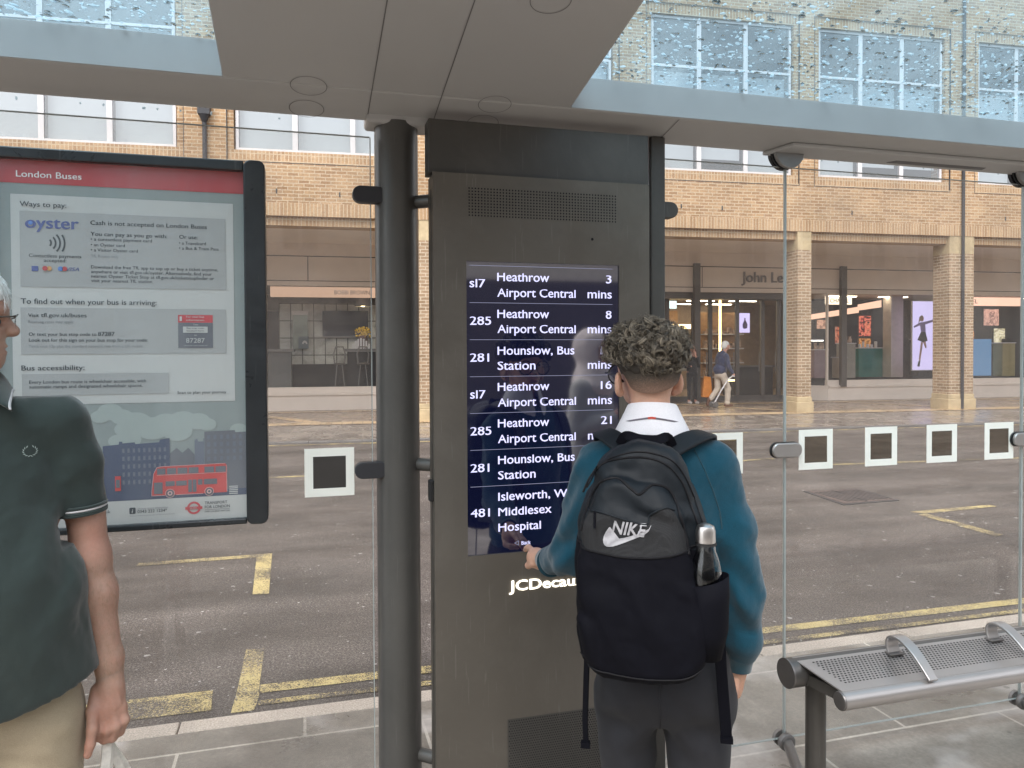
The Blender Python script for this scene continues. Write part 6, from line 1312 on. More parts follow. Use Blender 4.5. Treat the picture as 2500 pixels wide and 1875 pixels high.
def pathp(pts, n=8):
    out = []
    for i in range(len(pts) - 1):
        p0 = pts[max(i - 1, 0)]; p1 = pts[i]; p2 = pts[i + 1]; p3 = pts[min(i + 2, len(pts) - 1)]
        for k in range(n):
            t = k / n; out.append(tuple(0.5 * ((2 * b_) + (-a + c) * t + (2 * a - 5 * b_ + 4 * c - d) * t * t + (-a + 3 * b_ - 3 * c + d) * t ** 3) for a, b_, c, d in zip(p0, p1, p2, p3)))
    return out + [pts[-1]]
def seam(pts, r, lift=0.0008, n=8): return [on_pack(x, z, lift) for x, z in pathp(pts, n)]
mb = MB(); mb.tube(seam([(-0.172, 1.16), (-0.163, 1.205), (-0.146, 1.243), (-0.124, 1.268), (-0.092, 1.274), (-0.062, 1.254), (-0.046, 1.246), (-0.020, 1.262), (0.012, 1.252), (0.030, 1.222), (0.046, 1.17), (0.056, 1.12)], 0), 0.0032, 8); mb.build('pocket_zip', zipm, BP, smooth=True)
mb = MB(); mb.tube(seam([(-0.168, 1.245), (-0.145, 1.288), (-0.10, 1.312), (-0.045, 1.318), (0.005, 1.306), (0.040, 1.270), (0.062, 1.215), (0.085, 1.15)], 0), 0.0024, 8); mb.tube(seam([(-0.160, 1.255), (-0.13, 1.30), (-0.08, 1.325), (-0.03, 1.328), (0.02, 1.313), (0.05, 1.275), (0.072, 1.22), (0.096, 1.15)], 0), 0.0018, 8); mb.build('main_zip', zipm, BP, smooth=True)
mb = MB(); mb.tube(seam([(-0.186, 1.128), (-0.150, 1.122), (-0.09, 1.115), (-0.03, 1.115), (0.03, 1.124), (0.075, 1.134)], 0), 0.0026, 8); mb.build('piping', zipm, BP, smooth=True); mb = MB(); mb.tube(seam([(-0.178, 0.880), (-0.12, 0.868), (-0.04, 0.862), (0.04, 0.866), (0.085, 0.884)], 0), 0.0016, 8); mb.build('piping', zipm, BP, smooth=True)
# mesh pocket with hanging flap edge
mm, n, b = nmat('black_mesh'); v = coords(n)
vo = n.nodes.new('ShaderNodeTexVoronoi'); vo.inputs['Scale'].default_value = 420; vo.inputs['Randomness'].default_value = 0.15; link(n, v, vo.inputs['Vector'])
link(n, ramp(n, vo.outputs['Distance'], [(0.25, (0.003, 0.003, 0.004)), (0.5, (0.013, 0.014, 0.016))]), b.inputs['Base Color']); b.inputs['Roughness'].default_value = 0.75; bump(n, b, vo.outputs['Distance'], 0.7, 0.002)
def patch(name, outline, mat, lift, step=0.006, thick=0.0):
    """a panel lying on the bag: clipped grid"""
    P = smoothpoly(outline, 1); xs = [p[0] for p in P]; zs = [p[1] for p in P]; mb = MB(); bmx = bmesh.new(); vv = [bmx.verts.new((x, 0, z)) for x, z in P]; bmx.faces.new(vv)
    for k in range(int((max(xs) - min(xs)) / step) + 1): bmesh.ops.bisect_plane(bmx, geom=bmx.verts[:] + bmx.edges[:] + bmx.faces[:], plane_co=(min(xs) + k * step, 0, 0), plane_no=(1, 0, 0))
    for k in range(int((max(zs) - min(zs)) / step) + 1): bmesh.ops.bisect_plane(bmx, geom=bmx.verts[:] + bmx.edges[:] + bmx.faces[:], plane_co=(0, 0, min(zs) + k * step), plane_no=(0, 0, 1))
    bmx.verts.index_update(); mb.add([on_pack(q.co.x, q.co.z, lift) for q in bmx.verts], [tuple(q.index for q in f.verts) for f in bmx.faces]); bmx.free()
    return mb.build(name, mat, BP, smooth=True, angle=180)
patch('mesh_pocket', [(-0.162, 1.200), (-0.13, 1.203), (-0.08, 1.192), (-0.033, 1.183), (-0.022, 1.204), (0.006, 1.218), (0.024, 1.214), (0.040, 1.18), (0.062, 1.132), (0.03, 1.120), (-0.03, 1.112), (-0.10, 1.112), (-0.178, 1.124)], mm, 0.0012)
mb = MB(); mb.tube(seam([(-0.163, 1.202), (-0.13, 1.205), (-0.08, 1.194), (-0.033, 1.184), (-0.024, 1.204), (0.006, 1.219), (0.026, 1.214)], 0, 0.002), 0.0022, 8); mb.build('flap_edge', nyl2, BP, smooth=True)
# logo: letters and swoosh in pale dotted print
lg, n, b = nmat('pale_dotted_print'); v = coords(n); vo = n.nodes.new('ShaderNodeTexVoronoi'); vo.inputs['Scale'].default_value = 420; vo.inputs['Randomness'].default_value = 0.05; link(n, v, vo.inputs['Vector'])
link(n, ramp(n, vo.outputs['Distance'], [(0.30, (0.55, 0.55, 0.58)), (0.55, (0.30, 0.30, 0.32))]), b.inputs['Base Color']); b.inputs['Roughness'].default_value = 0.6
mb = MB(); vs, fs = glyphs('NIKE', 0.022, 0.30, 1.0); a = min(v_[0] for v_ in vs); b_ = max(v_[0] for v_ in vs); mb.add([on_pack(-0.106 + (x - a) * 0.075 / (b_ - a), 1.1625 + z * 0.029 / 0.729 - ((x - a) / (b_ - a)) * 0.004, 0.0036) for x, z in vs], fs)
sw = smoothpoly([(-0.1085, 1.178), (-0.121, 1.160), (-0.1245, 1.144), (-0.119, 1.134), (-0.108, 1.133), (-0.09, 1.139), (-0.06, 1.152), (-0.030, 1.166), (-0.020, 1.188), (-0.030, 1.172), (-0.060, 1.160), (-0.085, 1.152), (-0.103, 1.151), (-0.111, 1.158), (-0.110, 1.168)], 1)
bmx = bmesh.new(); fv = [bmx.verts.new((x, 0, z)) for x, z in sw]; bmx.faces.new(fv); bmesh.ops.triangulate(bmx, faces=bmx.faces[:]); bmesh.ops.subdivide_edges(bmx, edges=bmx.edges[:], cuts=2, use_grid_fill=True); bmx.verts.index_update()
mb.add([on_pack(q.co.x, q.co.z, 0.0026) for q in bmx.verts], [tuple(q.index for q in f.verts) for f in bmx.faces]); bmx.free()
mb.build('printed_logo', lg, BP, fix=False)
mb = MB(); mb.tube([on_pack(-0.142, 1.205, 0.003), on_pack(-0.142, 1.195, 0.005), on_pack(-0.141, 1.172, 0.005)], 0.0028, 6); mb.build('zip_pull', nyl, BP)
# haul loop and shoulder straps
mb = MB(); P = [(-0.098, -0.115, 1.330), (-0.083, -0.13, 1.352), (-0.050, -0.15, 1.347), (-0.012, -0.15, 1.346), (0.012, -0.13, 1.350), (0.024, -0.115, 1.328)]
P = pathp(P, 5); mb.ribbon(P, (0, -1, 0.4), 0.022, 0.004); mb.build('haul_loop', nyl, BP, smooth=True)
def strap(sx, name='shoulder_strap'):
    P = [(-0.035 + sx * 0.04, -0.125, 1.312), (-0.028 + sx * 0.085, -0.085, 1.338), (-0.022 + sx * 0.120, -0.03, 1.347), (-0.02 + sx * 0.130, 0.03, 1.335), (-0.02 + sx * 0.125, 0.09, 1.28), (-0.02 + sx * 0.125, 0.125, 1.15), (-0.02 + sx * 0.145, 0.10, 1.0), (-0.02 + sx * 0.158, 0.02, 0.92), (-0.03 + sx * 0.145, -0.10, 0.90)]
    nr_ = [Vector(v_) for v_ in ((0, -0.7, 0.7), (sx * 0.2, -0.5, 0.8), (sx * 0.3, 0, 1), (sx * 0.3, 0.4, 0.9), (0, 1, 0.3), (sx * 0.2, 1, 0), (sx * 0.8, 0.6, 0), (sx, 0.1, 0), (sx, -0.3, 0))]
    Q = pathp(P, 6); NQ = pathp([tuple(v_) for v_ in nr_], 6); mb = MB(); mb.ribbon(Q, [Vector(v_) for v_ in NQ], [0.050 if i < 28 else 0.026 for i in range(len(Q))], 0.011); return mb.build(name, nyl2, BP, smooth=True, bevel=0.004)
strap(-1); strap(1)
mb = MB(); mb.ribbon([(0.118, -0.115, 1.03), (0.128, -0.118, 0.93), (0.133, -0.118, 0.82), (0.140, -0.115, 0.73), (0.146, -0.112, 0.650)], (0.3, -1, 0), 0.026, 0.003); mb.box(0.132, 0.160, -0.122, -0.106, 0.643, 0.655); mb.build('strap_tail', nyl, BP, smooth=True)
mb = MB(); mb.ribbon([(-0.176, -0.11, 0.86), (-0.179, -0.112, 0.76), (-0.182, -0.112, 0.66), (-0.180, -0.11, 0.602)], (-0.8, -0.6, 0), 0.022, 0.003); mb.box(-0.192, -0.170, -0.12, -0.105, 0.598, 0.612); mb.build('strap_tail', nyl, BP, smooth=True)
# side pouch that holds the bottle
mb = MB(); n = 20; vs = []
bc = (0.093, -0.266)
for z, r_ in ((0.90, 0.030), (0.96, 0.043), (1.02, 0.0455), (1.066, 0.0445)):
    for i in range(n): a = 2 * PI * i / n; vs.append((bc[0] + r_ * math.cos(a), bc[1] + r_ * math.sin(a) * 1.0, z + (0.012 * math.cos(a) if z > 1.0 else 0)))
mb.add(vs, [(j * n + i, j * n + (i + 1) % n, (j + 1) * n + (i + 1) % n, (j + 1) * n + i) for j in range(3) for i in range(n)]); mb.build('side_pouch', nyl, BP, smooth=True, solid=0.002)
# bottle
BT = thing('water_bottle', 'clear water bottle with a brushed steel cap in the backpack side pouch', 'bottle', (0.8615, 1.6790, 0), rz=-BH); OFF[BT.name] = (0, 0, 0)
cx, cyv = 0.090, -0.270
BZ = 0.018
mb = MB(); mb.lathe((cx, cyv, BZ), [(0.0, 1.167), (0.010, 1.1665), (0.0175, 1.162), (0.0205, 1.153), (0.0208, 1.128), (0.0195, 1.127)][::-1], 32)
steel = simple('brushed_steel', (0.62, 0.60, 0.58), 0.28, 1.0, var=0.08, vscale=3); mb.build('cap', steel, BT, smooth=True)
wm = bpy.data.materials.new('bottle_plastic'); wm.use_nodes = True; wb = wm.node_tree.nodes['Principled BSDF']; wb.inputs['Transmission Weight'].default_value = 1.0; wb.inputs['Roughness'].default_value = 0.02; wb.inputs['IOR'].default_value = 1.45; wb.inputs['Base Color'].default_value = (0.92, 0.95, 0.96, 1)
mb = MB(); mb.lathe((cx + 0.001, cyv, BZ), [(0.0, 0.905), (0.030, 0.91), (0.035, 0.93), (0.0355, 1.03), (0.0335, 1.06), (0.0275, 1.09), (0.0205, 1.11), (0.019, 1.1255), (0.0165, 1.1255), (0.0185, 1.108), (0.0258, 1.088), (0.0317, 1.058), (0.0335, 1.03), (0.033, 0.93), (0.028, 0.913), (0.0, 0.91)], 32); mb.build('flask', wm, BT, smooth=True)
mb = MB(); mb.lathe((cx + 0.001, cyv, BZ), [(0.0, 1.1265), (0.0215, 1.1265), (0.0215, 1.122), (0.0, 1.122)], 28); mb.build('neck_ring', M['rubber'], BT, smooth=True)

# ---------------------------------------------------------------- the older man at the left edge, facing us, head turned to his left
MHd = -0.3351
MN = person('person', 'older white haired person in dark green polo shirt holding white bag handles', (-0.6421, 1.8442), MHd)
mc = (-0.062, 0.0)
mhead = [ell((-0.068, 0.0, 1.652), (0.098, 0.074, 0.092)), ell((-0.030, 0, 1.60), (0.058, 0.056, 0.070), k=0.03), ell((-0.008, 0, 1.540), (0.034, 0.032, 0.032), k=0.03), ell((-0.045, 0, 1.545), (0.045, 0.050, 0.030), k=0.03),
         cap((0.022, 0, 1.628), (0.040, 0, 1.602), 0.008, 0.0125, k=0.012), ell((0.040, 0.0, 1.597), (0.012, 0.016, 0.009), k=0.008), ell((0.012, 0, 1.645), (0.018, 0.045, 0.010), k=0.015), ell((0.021, 0, 1.566), (0.010, 0.020, 0.0055), k=0.006), ell((0.019, 0, 1.553), (0.010, 0.018, 0.0055), k=0.006),
         ell((0.029, 0, 1.560), (0.006, 0.02, 0.0018), sub=True, k=0.003), ell((-0.085, -0.073, 1.605), (0.020, 0.009, 0.032), k=0.006), ell((-0.085, 0.073, 1.605), (0.020, 0.009, 0.032), k=0.006), ell((-0.082, -0.081, 1.607), (0.010, 0.004, 0.018), k=0.004, sub=True),
         ell((0.018, -0.030, 1.618), (0.010, 0.014, 0.010), sub=True, k=0.012), ell((0.018, 0.030, 1.618), (0.010, 0.014, 0.010), sub=True, k=0.012), cap((-0.055, 0.0, 1.40), (-0.070, 0.0, 1.57), 0.066, 0.060, k=0.03), ell((-0.05, 0.0, 1.42), (0.10, 0.055, 0.04), k=0.03)]
mbody = mhead + [cap((-0.20, 0.0, 1.385), (0.10, 0.0, 1.385), 0.04, 0.04, k=0.03), ell((-0.045, 0, 1.22), (0.17, 0.10, 0.20), k=0.04), ell((-0.045, -0.02, 0.97), (0.17, 0.12, 0.22), k=0.04), ell((-0.04, 0, 0.78), (0.165, 0.11, 0.12), k=0.04),
         cap((0.125, 0, 1.365), (0.165, 0.003, 1.22), 0.040, 0.042), cap((0.172, 0.005, 1.22), (0.180, 0.0, 1.08), 0.0415, 0.039), cap((0.180, 0.0, 1.08), (0.192, -0.008, 1.00), 0.040, 0.039, k=0.03), cap((0.192, -0.008, 1.0), (0.212, -0.028, 0.85), 0.039, 0.0285, k=0.03), cap((0.212, -0.028, 0.85), (0.214, -0.032, 0.805), 0.029, 0.0285, (1, 0.85, 1)),
         cap((-0.22, 0, 1.365), (-0.27, 0.005, 1.10), 0.040, 0.040), cap((-0.27, 0.005, 1.10), (-0.29, -0.04, 0.82), 0.040, 0.028), ell((-0.292, -0.045, 0.76), (0.022, 0.040, 0.06)), cap((-0.30, -0.05, 0.72), (-0.285, -0.06, 0.66), 0.022, 0.016),
         cap((-0.12, 0, 0.75), (-0.11, 0, 0.45), 0.078, 0.058), cap((-0.11, 0, 0.45), (-0.11, 0.01, 0.08), 0.056, 0.038), cap((0.035, 0, 0.75), (0.04, 0, 0.45), 0.078, 0.058), cap((0.04, 0, 0.45), (0.045, 0.01, 0.08), 0.056, 0.038)]
vm_ = Vol((-0.36, -0.16, 0.04), (0.27, 0.14, 1.48), 0.006).add(mbody).fn(lambda D, X, Y, Z: np.maximum(D, np.where(np.abs(X + 0.06) < 0.12, Z - 1.46, -1)))
vmh = Vol((-0.19, -0.11, 1.44), (0.07, 0.10, 1.77), 0.0034).add(mhead)
# the hand: back of the hand to us, thumb at the body side, fingers hooked through the handles
mh = [cap((0.214, -0.030, 0.835), (0.215, -0.034, 0.795), 0.029, 0.028, (1, 0.85, 1), k=0.01), ell((0.212, -0.038, 0.765), (0.033, 0.022, 0.040), k=0.014), ell((0.206, -0.042, 0.742), (0.034, 0.022, 0.030), k=0.012), ell((0.235, -0.046, 0.738), (0.012, 0.013, 0.013), k=0.008)]
mh += finger([(0.234, -0.044, 0.740), (0.240, -0.052, 0.708), (0.232, -0.036, 0.678), (0.220, -0.012, 0.676), (0.214, 0.000, 0.690)], 0.0115, 0.0090)
mh += finger([(0.218, -0.050, 0.732), (0.222, -0.058, 0.702), (0.216, -0.044, 0.672), (0.206, -0.018, 0.668), (0.202, -0.004, 0.682)], 0.0115, 0.0092)
mh += finger([(0.202, -0.050, 0.728), (0.204, -0.056, 0.698), (0.200, -0.042, 0.672), (0.194, -0.018, 0.668), (0.192, -0.006, 0.682)], 0.0110, 0.0088)
mh += finger([(0.188, -0.046, 0.728), (0.188, -0.052, 0.702), (0.187, -0.040, 0.680), (0.184, -0.020, 0.676), (0.184, -0.010, 0.688)], 0.0098, 0.0080)
mh += finger([(0.188, -0.030, 0.785), (0.176, -0.052, 0.748), (0.174, -0.066, 0.712), (0.169, -0.070, 0.680), (0.164, -0.070, 0.660)], 0.0138, 0.0088)
for p, q in (((0.205, -0.058, 0.775), (0.222, -0.062, 0.745)), ((0.222, -0.053, 0.79), (0.232, -0.058, 0.752))): mh.append(cap(p, q, 0.0022, 0.0022, k=0.006))
vmhand = Vol((0.14, -0.10, 0.635), (0.27, 0.03, 0.87), 0.0029).add(mh)
skm = skin_mat('older_skin', (0.42, 0.275, 0.21), (0.45, 0.235, 0.175))
vol_obj('body', [vm_, vmh, vmhand], skm, MN)
for s in (-1, 1):
    mb = MB(); mb.ell((0.006, s * 0.030, 1.618), (0.012, 0.012, 0.012), 14, 10); mb.build('eye', simple('eye_white_older', (0.65, 0.62, 0.6), 0.2, var=0.02), MN, smooth=True, angle=180)
    mb = MB(); mb.ell((0.0165, s * 0.030, 1.618), (0.003, 0.0055, 0.0055), 12, 8); mb.build('iris', simple('eye_grey', (0.06, 0.08, 0.09), 0.1), MN, smooth=True, angle=180)
polo = cloth('dark_green_polo', (0.028, 0.041, 0.038), 800, 0.85, 0.2, 0.1, 0.35)
pp = [cap((-0.225, 0.0, 1.405), (0.120, 0.0, 1.405), 0.056, 0.056, k=0.045), ell((-0.05, 0.0, 1.43), (0.13, 0.075, 0.05), k=0.05), ell((-0.045, 0, 1.22), (0.178, 0.118, 0.21), k=0.05), ell((-0.045, -0.03, 1.00), (0.215, 0.145, 0.25), k=0.05), ell((-0.030, -0.02, 0.84), (0.226, 0.150, 0.22), k=0.04),
      cap((0.118, 0, 1.392), (0.152, 0, 1.30), 0.062, 0.058, k=0.03), cap((0.152, 0, 1.30), (0.164, 0.0, 1.195), 0.056, 0.052, k=0.02), cap((-0.235, 0, 1.392), (-0.262, 0, 1.195), 0.062, 0.055, k=0.03)]
vpo = Vol((-0.36, -0.22, 0.74), (0.26, 0.16, 1.50), 0.0055).add(pp)
def pfold(D, X, Y, Z):
    n1 = vnoise(X, Y, Z * 0.7, 10); f = 0.008 * n1 - 0.005 * np.abs(vnoise(X * 1.3 + 0.8 * Z, Y, Z * 0.35 - 0.4 * X, 17)) * np.clip((1.3 - Z) * 5, 0, 1) * 2 + 0.009 * vnoise(X + 0.4 * Z, Y, Z * 0.4, 24) + 0.0025 * vnoise(X - Z, Y, Z * 0.5 + X, 60) + 0.006 * np.sin((X * 1.0 - Z * 0.55) * 60 + 4 * n1) * np.exp(-((X - 0.11) / 0.06) ** 2) * np.exp(-((Z - 1.1) / 0.15) ** 2)
    hem = 0.812 + 0.22 * np.maximum(X - 0.02, 0)
    torso = (X < 0.215) & (X > -0.30) & (Z < 1.10)
    D2 = np.maximum(D + f, np.where(torso, hem - Z, -1))
    cuff = 1.192 + 0.10 * (X - 0.16); arm = (X > 0.113 + 0.15 * np.maximum(0, 1.2 - Z)) & (Z < 1.25)
    D2 = np.maximum(D2, np.where(arm & (Z > 1.13), cuff - Z, -1))
    nk = np.sqrt((X + 0.055) ** 2 + Y ** 2) - 0.070
    return np.maximum(D2, np.maximum(Z - 1.455, -nk))
vpo.fn(pfold)
po = vol_obj('polo_shirt', vpo, polo, MN, it=1)
# sleeve cuff with two pale stripes
for dz, m_, r_ in ((0.0, polo, 0.0565), (0.006, M['win_frame'], 0.0572), (0.012, polo, 0.0572), (-0.004, polo, 0.0568)):
    pts = [(0.164 + (0.0515) * math.cos(a), 0.0 + 0.0545 * math.sin(a), 1.194 + dz + 0.10 * 0.0435 * math.cos(a)) for a in [2 * PI * i / 32 for i in range(33)]]
    mb = MB(); mb.tube(pts, 0.0035 if m_ is polo else 0.0024, 8, caps=False); mb.build('sleeve_cuff' if m_ is polo else 'cuff_stripe', m_, MN, smooth=True)
# collar: turned-down leaves with a white tipping
def collar(sx):
    n = 16; mb = MB(); rows = []
    for j in range(7):                                  # from the neck fold (0) out to the free edge (6)
        t = j / 6; row = []
        for i in range(n):
            s_ = i / (n - 1)                            # 0 at the front point, 1 at the nape
            a = R(8) + (PI - R(8)) * s_
            ri = 0.068; ix = -0.055 + ri * math.sin(a); iy = 0.004 - ri * math.cos(a) * 0.92; iz = 1.512 - 0.022 * math.cos(a) ** 1 * (1 if a < PI / 2 else 0.3) - 0.010 * (a < PI / 2)
            fr = max(0.0, 1 - s_ * 2.4)
            ro = 0.084 + 0.012 * math.sin(a); ox = -0.055 + ro * math.sin(a) + 0.078 * fr ** 1.6; oy = 0.002 - ro * math.cos(a) * 0.98 - 0.030 * fr; oz = 1.470 - 0.038 * fr
            bend = 0.006 * math.sin(PI * t)
            row.append((ix + (ox - ix) * t, iy + (oy - iy) * t - bend, iz + (oz - iz) * t + bend * 0.8))
        rows.append(row)
    if sx < 0: rows = [[(-0.11 - x, y, z) for x, y, z in r0] for r0 in rows]
    vs = [p for r0 in rows for p in r0]; mb.add(vs, [(j * n + i, j * n + i + 1, (j + 1) * n + i + 1, (j + 1) * n + i) for j in range(6) for i in range(n - 1)])
    o = mb.build('collar', polo, MN, smooth=True, solid=0.003, angle=180)
    edge = [tuple(a * 0.86 + b * 0.14 for a, b in zip(rows[6][i], rows[4][i])) for i in range(n)]
    mb = MB(); mb.ribbon([(x, y - 0.0026, z + 0.001) for x, y, z in edge], [Vector((e[0] + 0.055, e[1] - 0.02, 0.05)) for e in edge], 0.0045, 0.0016); mb.build('collar_stripe', M['win_frame'], o); return o
collar(1); collar(-1)
mb = MB(); pts = []
for i in range(10):
    z = 1.43 - i * 0.013; y = vpo.hit(-0.052, z, -0.5, 1, 0.001); pts.append((-0.052, y or -0.1, z))
mb.ribbon(pts, (0, -1, 0), 0.03, 0.002); mb.build('placket', polo, MN)
# stitched laurel sprigs on the chest
mb = MB()
for s in (-1, 1):
    for i in range(7):
        a = R(-80 + i * 24); cx_ = 0.066 + s * math.cos(a) * 0.0125; cz_ = 1.343 + math.sin(a) * 0.0105; y = vpo.hit(cx_, cz_, -0.5, 1, 0.0012) or -0.13
        d = Vector((s * math.cos(a + 0.9 * 1), 0, math.sin(a + 0.9))); p = Vector((cx_, y, cz_)); w = Vector((-d.z, 0, d.x)) * 0.0011
        mb.add([p - d * 0.0034, p + w, p + d * 0.0034, p - w], [(0, 1, 2, 3)])
mb.build('stitched_sprigs', simple('pale_thread', (0.30, 0.36, 0.34), 0.8), MN, fix=False)
khaki = cloth('khaki_trousers', (0.40, 0.335, 0.235), 700, 0.9, 0.2, 0.08, 0.2)
kt = [ell((-0.04, 0, 0.80), (0.190, 0.125, 0.13), k=0.03), cap((-0.125, 0, 0.74), (-0.115, 0.0, 0.45), 0.096, 0.080, (1, 1.1, 1), k=0.03), cap((-0.115, 0, 0.45), (-0.115, 0.01, 0.09), 0.080, 0.072, k=0.02), cap((0.072, 0, 0.74), (0.064, 0, 0.45), 0.100, 0.084, (1, 1.1, 1), k=0.03), cap((0.064, 0, 0.45), (0.055, 0.01, 0.09), 0.084, 0.074, k=0.02)]
vk = Vol((-0.26, -0.17, 0.04), (0.21, 0.17, 0.96), 0.007).add(kt).fn(lambda D, X, Y, Z: np.maximum(np.maximum(D + 0.012 * vnoise(X, Y, Z * 0.6, 14) + 0.006 * vnoise(X + Z, Y, Z, 30), Z - 0.90), 0.07 - Z)); vol_obj('trousers', vk, khaki, MN, it=1)
for s in (-0.115, 0.055):
    v = Vol((s - 0.09, -0.24, -0.01), (s + 0.09, 0.12, 0.15), 0.007).add([ell((s, -0.07, 0.04), (0.05, 0.125, 0.04), k=0.02), ell((s, 0.02, 0.06), (0.045, 0.06, 0.055), k=0.02)]).fn(lambda D, X, Y, Z: np.maximum(D, 0.002 - Z)); vol_obj('shoe', v, simple('brown_shoe', (0.08, 0.04, 0.02), 0.4), MN)
# white hair
hmw = hair_mat('white_hair', (0.78, 0.82, 0.81), (0.95, 0.97, 0.97), 0.5)
vw = Vol((-0.20, -0.11, 1.56), (0.06, 0.11, 1.78), 0.004).add([ell((-0.072, 0, 1.668), (0.101, 0.079, 0.088), k=0.02), ell((-0.11, 0, 1.62), (0.066, 0.070, 0.06), k=0.03)]).fn(lambda D, X, Y, Z: np.maximum(D + 0.006 * vnoise(X, Y, Z, 50), np.where(X > -0.075, 1.655 + 0.42 * np.maximum(X, -0.02) - Z, 1.575 - Z)))
hw = vol_obj('hair', vw, simple('white_hair_under', (0.85, 0.88, 0.88), 0.7), MN, it=1)
mb = MB(); lock = []; rr = random.Random(4); cnt = 0
while cnt < 2200:
    u = rr.gauss(0, 1), rr.gauss(0, 1), rr.gauss(0, 1); l = math.sqrt(sum(c * c for c in u)); nx_, ny_, nz_ = (c / l for c in u)
    p = Vector((-0.072 + nx_ * 0.102, ny_ * 0.080, 1.668 + nz_ * 0.089))
    if p.x > -0.07 and p.z < 1.665 + 0.42 * max(p.x, -0.02): continue
    if p.z < 1.60: continue
    t0 = Vector((nx_, ny_, nz_)); d = (Vector((0.75, -0.2 + rr.uniform(-0.4, 0.4), -0.1)) - t0 * 0.35).normalized() if nz_ > 0.2 else (Vector((-0.15, rr.uniform(-0.2, 0.2), -1)) + t0 * 0.05).normalized()
    d = (d - t0 * d.dot(t0)).normalized(); q = p; pts = []; L_ = rr.uniform(0.02, 0.045)
    for i in range(7): pts.append(q); q = q + (d + t0 * (0.22 - 0.07 * i) + Vector((rr.uniform(-.15, .15), rr.uniform(-.15, .15), rr.uniform(-.1, .1)))).normalized() * L_ / 6; 
    b0 = len(mb.v); mb.tube(pts, [0.0006, 0.0007, 0.0007, 0.0006, 0.0005, 0.0004, 0.0002], 4, caps=False); lock.extend([rr.random()] * (len(mb.v) - b0)); cnt += 1
cu = mb.build('strands', hmw, hw, smooth=True, fix=False, angle=180); att = cu.data.attributes.new('lock', 'FLOAT', 'POINT'); att.data.foreach_set('value', lock)
# fine hairs on the forearm
vfa = Vol((0.12, -0.10, 0.76), (0.26, 0.08, 1.20), 0.004).add([p for p in mbody if p[0] == 'c' and p[1][0] > 0.12 and p[1][2] < 1.4])
mb = MB(); rr = random.Random(9)
for _ in range(650):
    z = rr.uniform(0.82, 1.13); x = 0.185 + 0.022 * (1.13 - z) / 0.31 + rr.uniform(-0.036, 0.036); y = vfa.hit(x, z, -0.12, 1)
    if y is None or y > 0.03: continue
    p = Vector((x, y, z)); d = Vector((rr.uniform(-0.5, 0.5), -0.25, -1)).normalized(); L_ = rr.uniform(0.005, 0.011); mb.tube([p, p + d * L_ * 0.5 + Vector((0, -0.0008, 0)), p + d * L_], [0.00022, 0.0002, 0.0001], 3, caps=False)
mb.build('arm_hair', simple('pale_arm_hair', (0.30, 0.20, 0.13), 0.6), MN, fix=False)
# rimless glasses
mb = MB(); gmm = simple('bronze_glasses', (0.10, 0.085, 0.075), 0.25, 0.8)
for s in (-1, 1):
    mb.tube([(0.044, s * 0.012, 1.630), (0.049, s * 0.030, 1.634), (0.044, s * 0.056, 1.630)], 0.0015, 8)
    mb.tube([(0.044, s * 0.056, 1.630), (0.038, s * 0.066, 1.628), (0.0, s * 0.076, 1.626), (-0.08, s * 0.080, 1.622), (-0.10, s * 0.079, 1.602)], 0.0018, 8)
mb.tube([(0.044, -0.012, 1.628), (0.046, 0, 1.630), (0.044, 0.012, 1.628)], 0.0014, 8)
g = mb.build('glasses', gmm, MN, smooth=True)
mb = MB()
for s in (-1, 1): mb.add([(0.046 - 0.06 * (0.034 + 0.022 * math.cos(2 * PI * i / 20) - 0.034) ** 2 / 0.02, s * (0.034 + 0.0225 * math.cos(2 * PI * i / 20)), 1.616 + 0.016 * math.sin(2 * PI * i / 20)) for i in range(20)], [tuple(range(20))])
mb.build('lens', thin_glass('grey_lens', (0.55, 0.55, 0.52), 1.0), g)
# carrier bag
CB = thing('carrier_bag', 'white plastic carrier bag hanging from the older hand', 'bag', (-0.6421, 1.8442, 0), rz=-MHd); OFF[CB.name] = (0, 0, 0)
wb_ = cloth('white_plastic', (0.72, 0.70, 0.64), 60, 0.4, 0.35, 0.05, 0.0)
for x0_, x1_, dy, w1 in ((0.204, 0.196, -0.012, 0.020), (0.212, 0.240, 0.012, 0.017)):
    mb = MB(); top = (0.209, -0.022, 0.690)
    P = pathp([(x1_ - 0.005, -0.030 + dy * 3, 0.48), (x1_, -0.028 + dy * 2, 0.56), (x0_, -0.026 + dy, 0.64), (top[0], top[1] + dy * 0.3, 0.690), (x0_ + 0.004, -0.016 + dy, 0.64), (x1_ + 0.012, -0.012 + dy * 2, 0.56), (x1_ + 0.02, -0.01 + dy * 3, 0.48)], 5)
    mb.ribbon(P, (0.25, -1, 0.1), w1, 0.0035); mb.build('handle', wb_, CB, smooth=True)
vbag = Vol((0.08, -0.14, 0.10), (0.36, 0.10, 0.54), 0.008).add([ell((0.218, -0.022, 0.30), (0.11, 0.07, 0.17), k=0.03), ell((0.218, -0.022, 0.44), (0.05, 0.04, 0.07), k=0.06)]).fn(lambda D, X, Y, Z: D + 0.03 * vnoise(X, Y, Z, 12)); vol_obj('bag', vbag, wb_, CB, it=1)

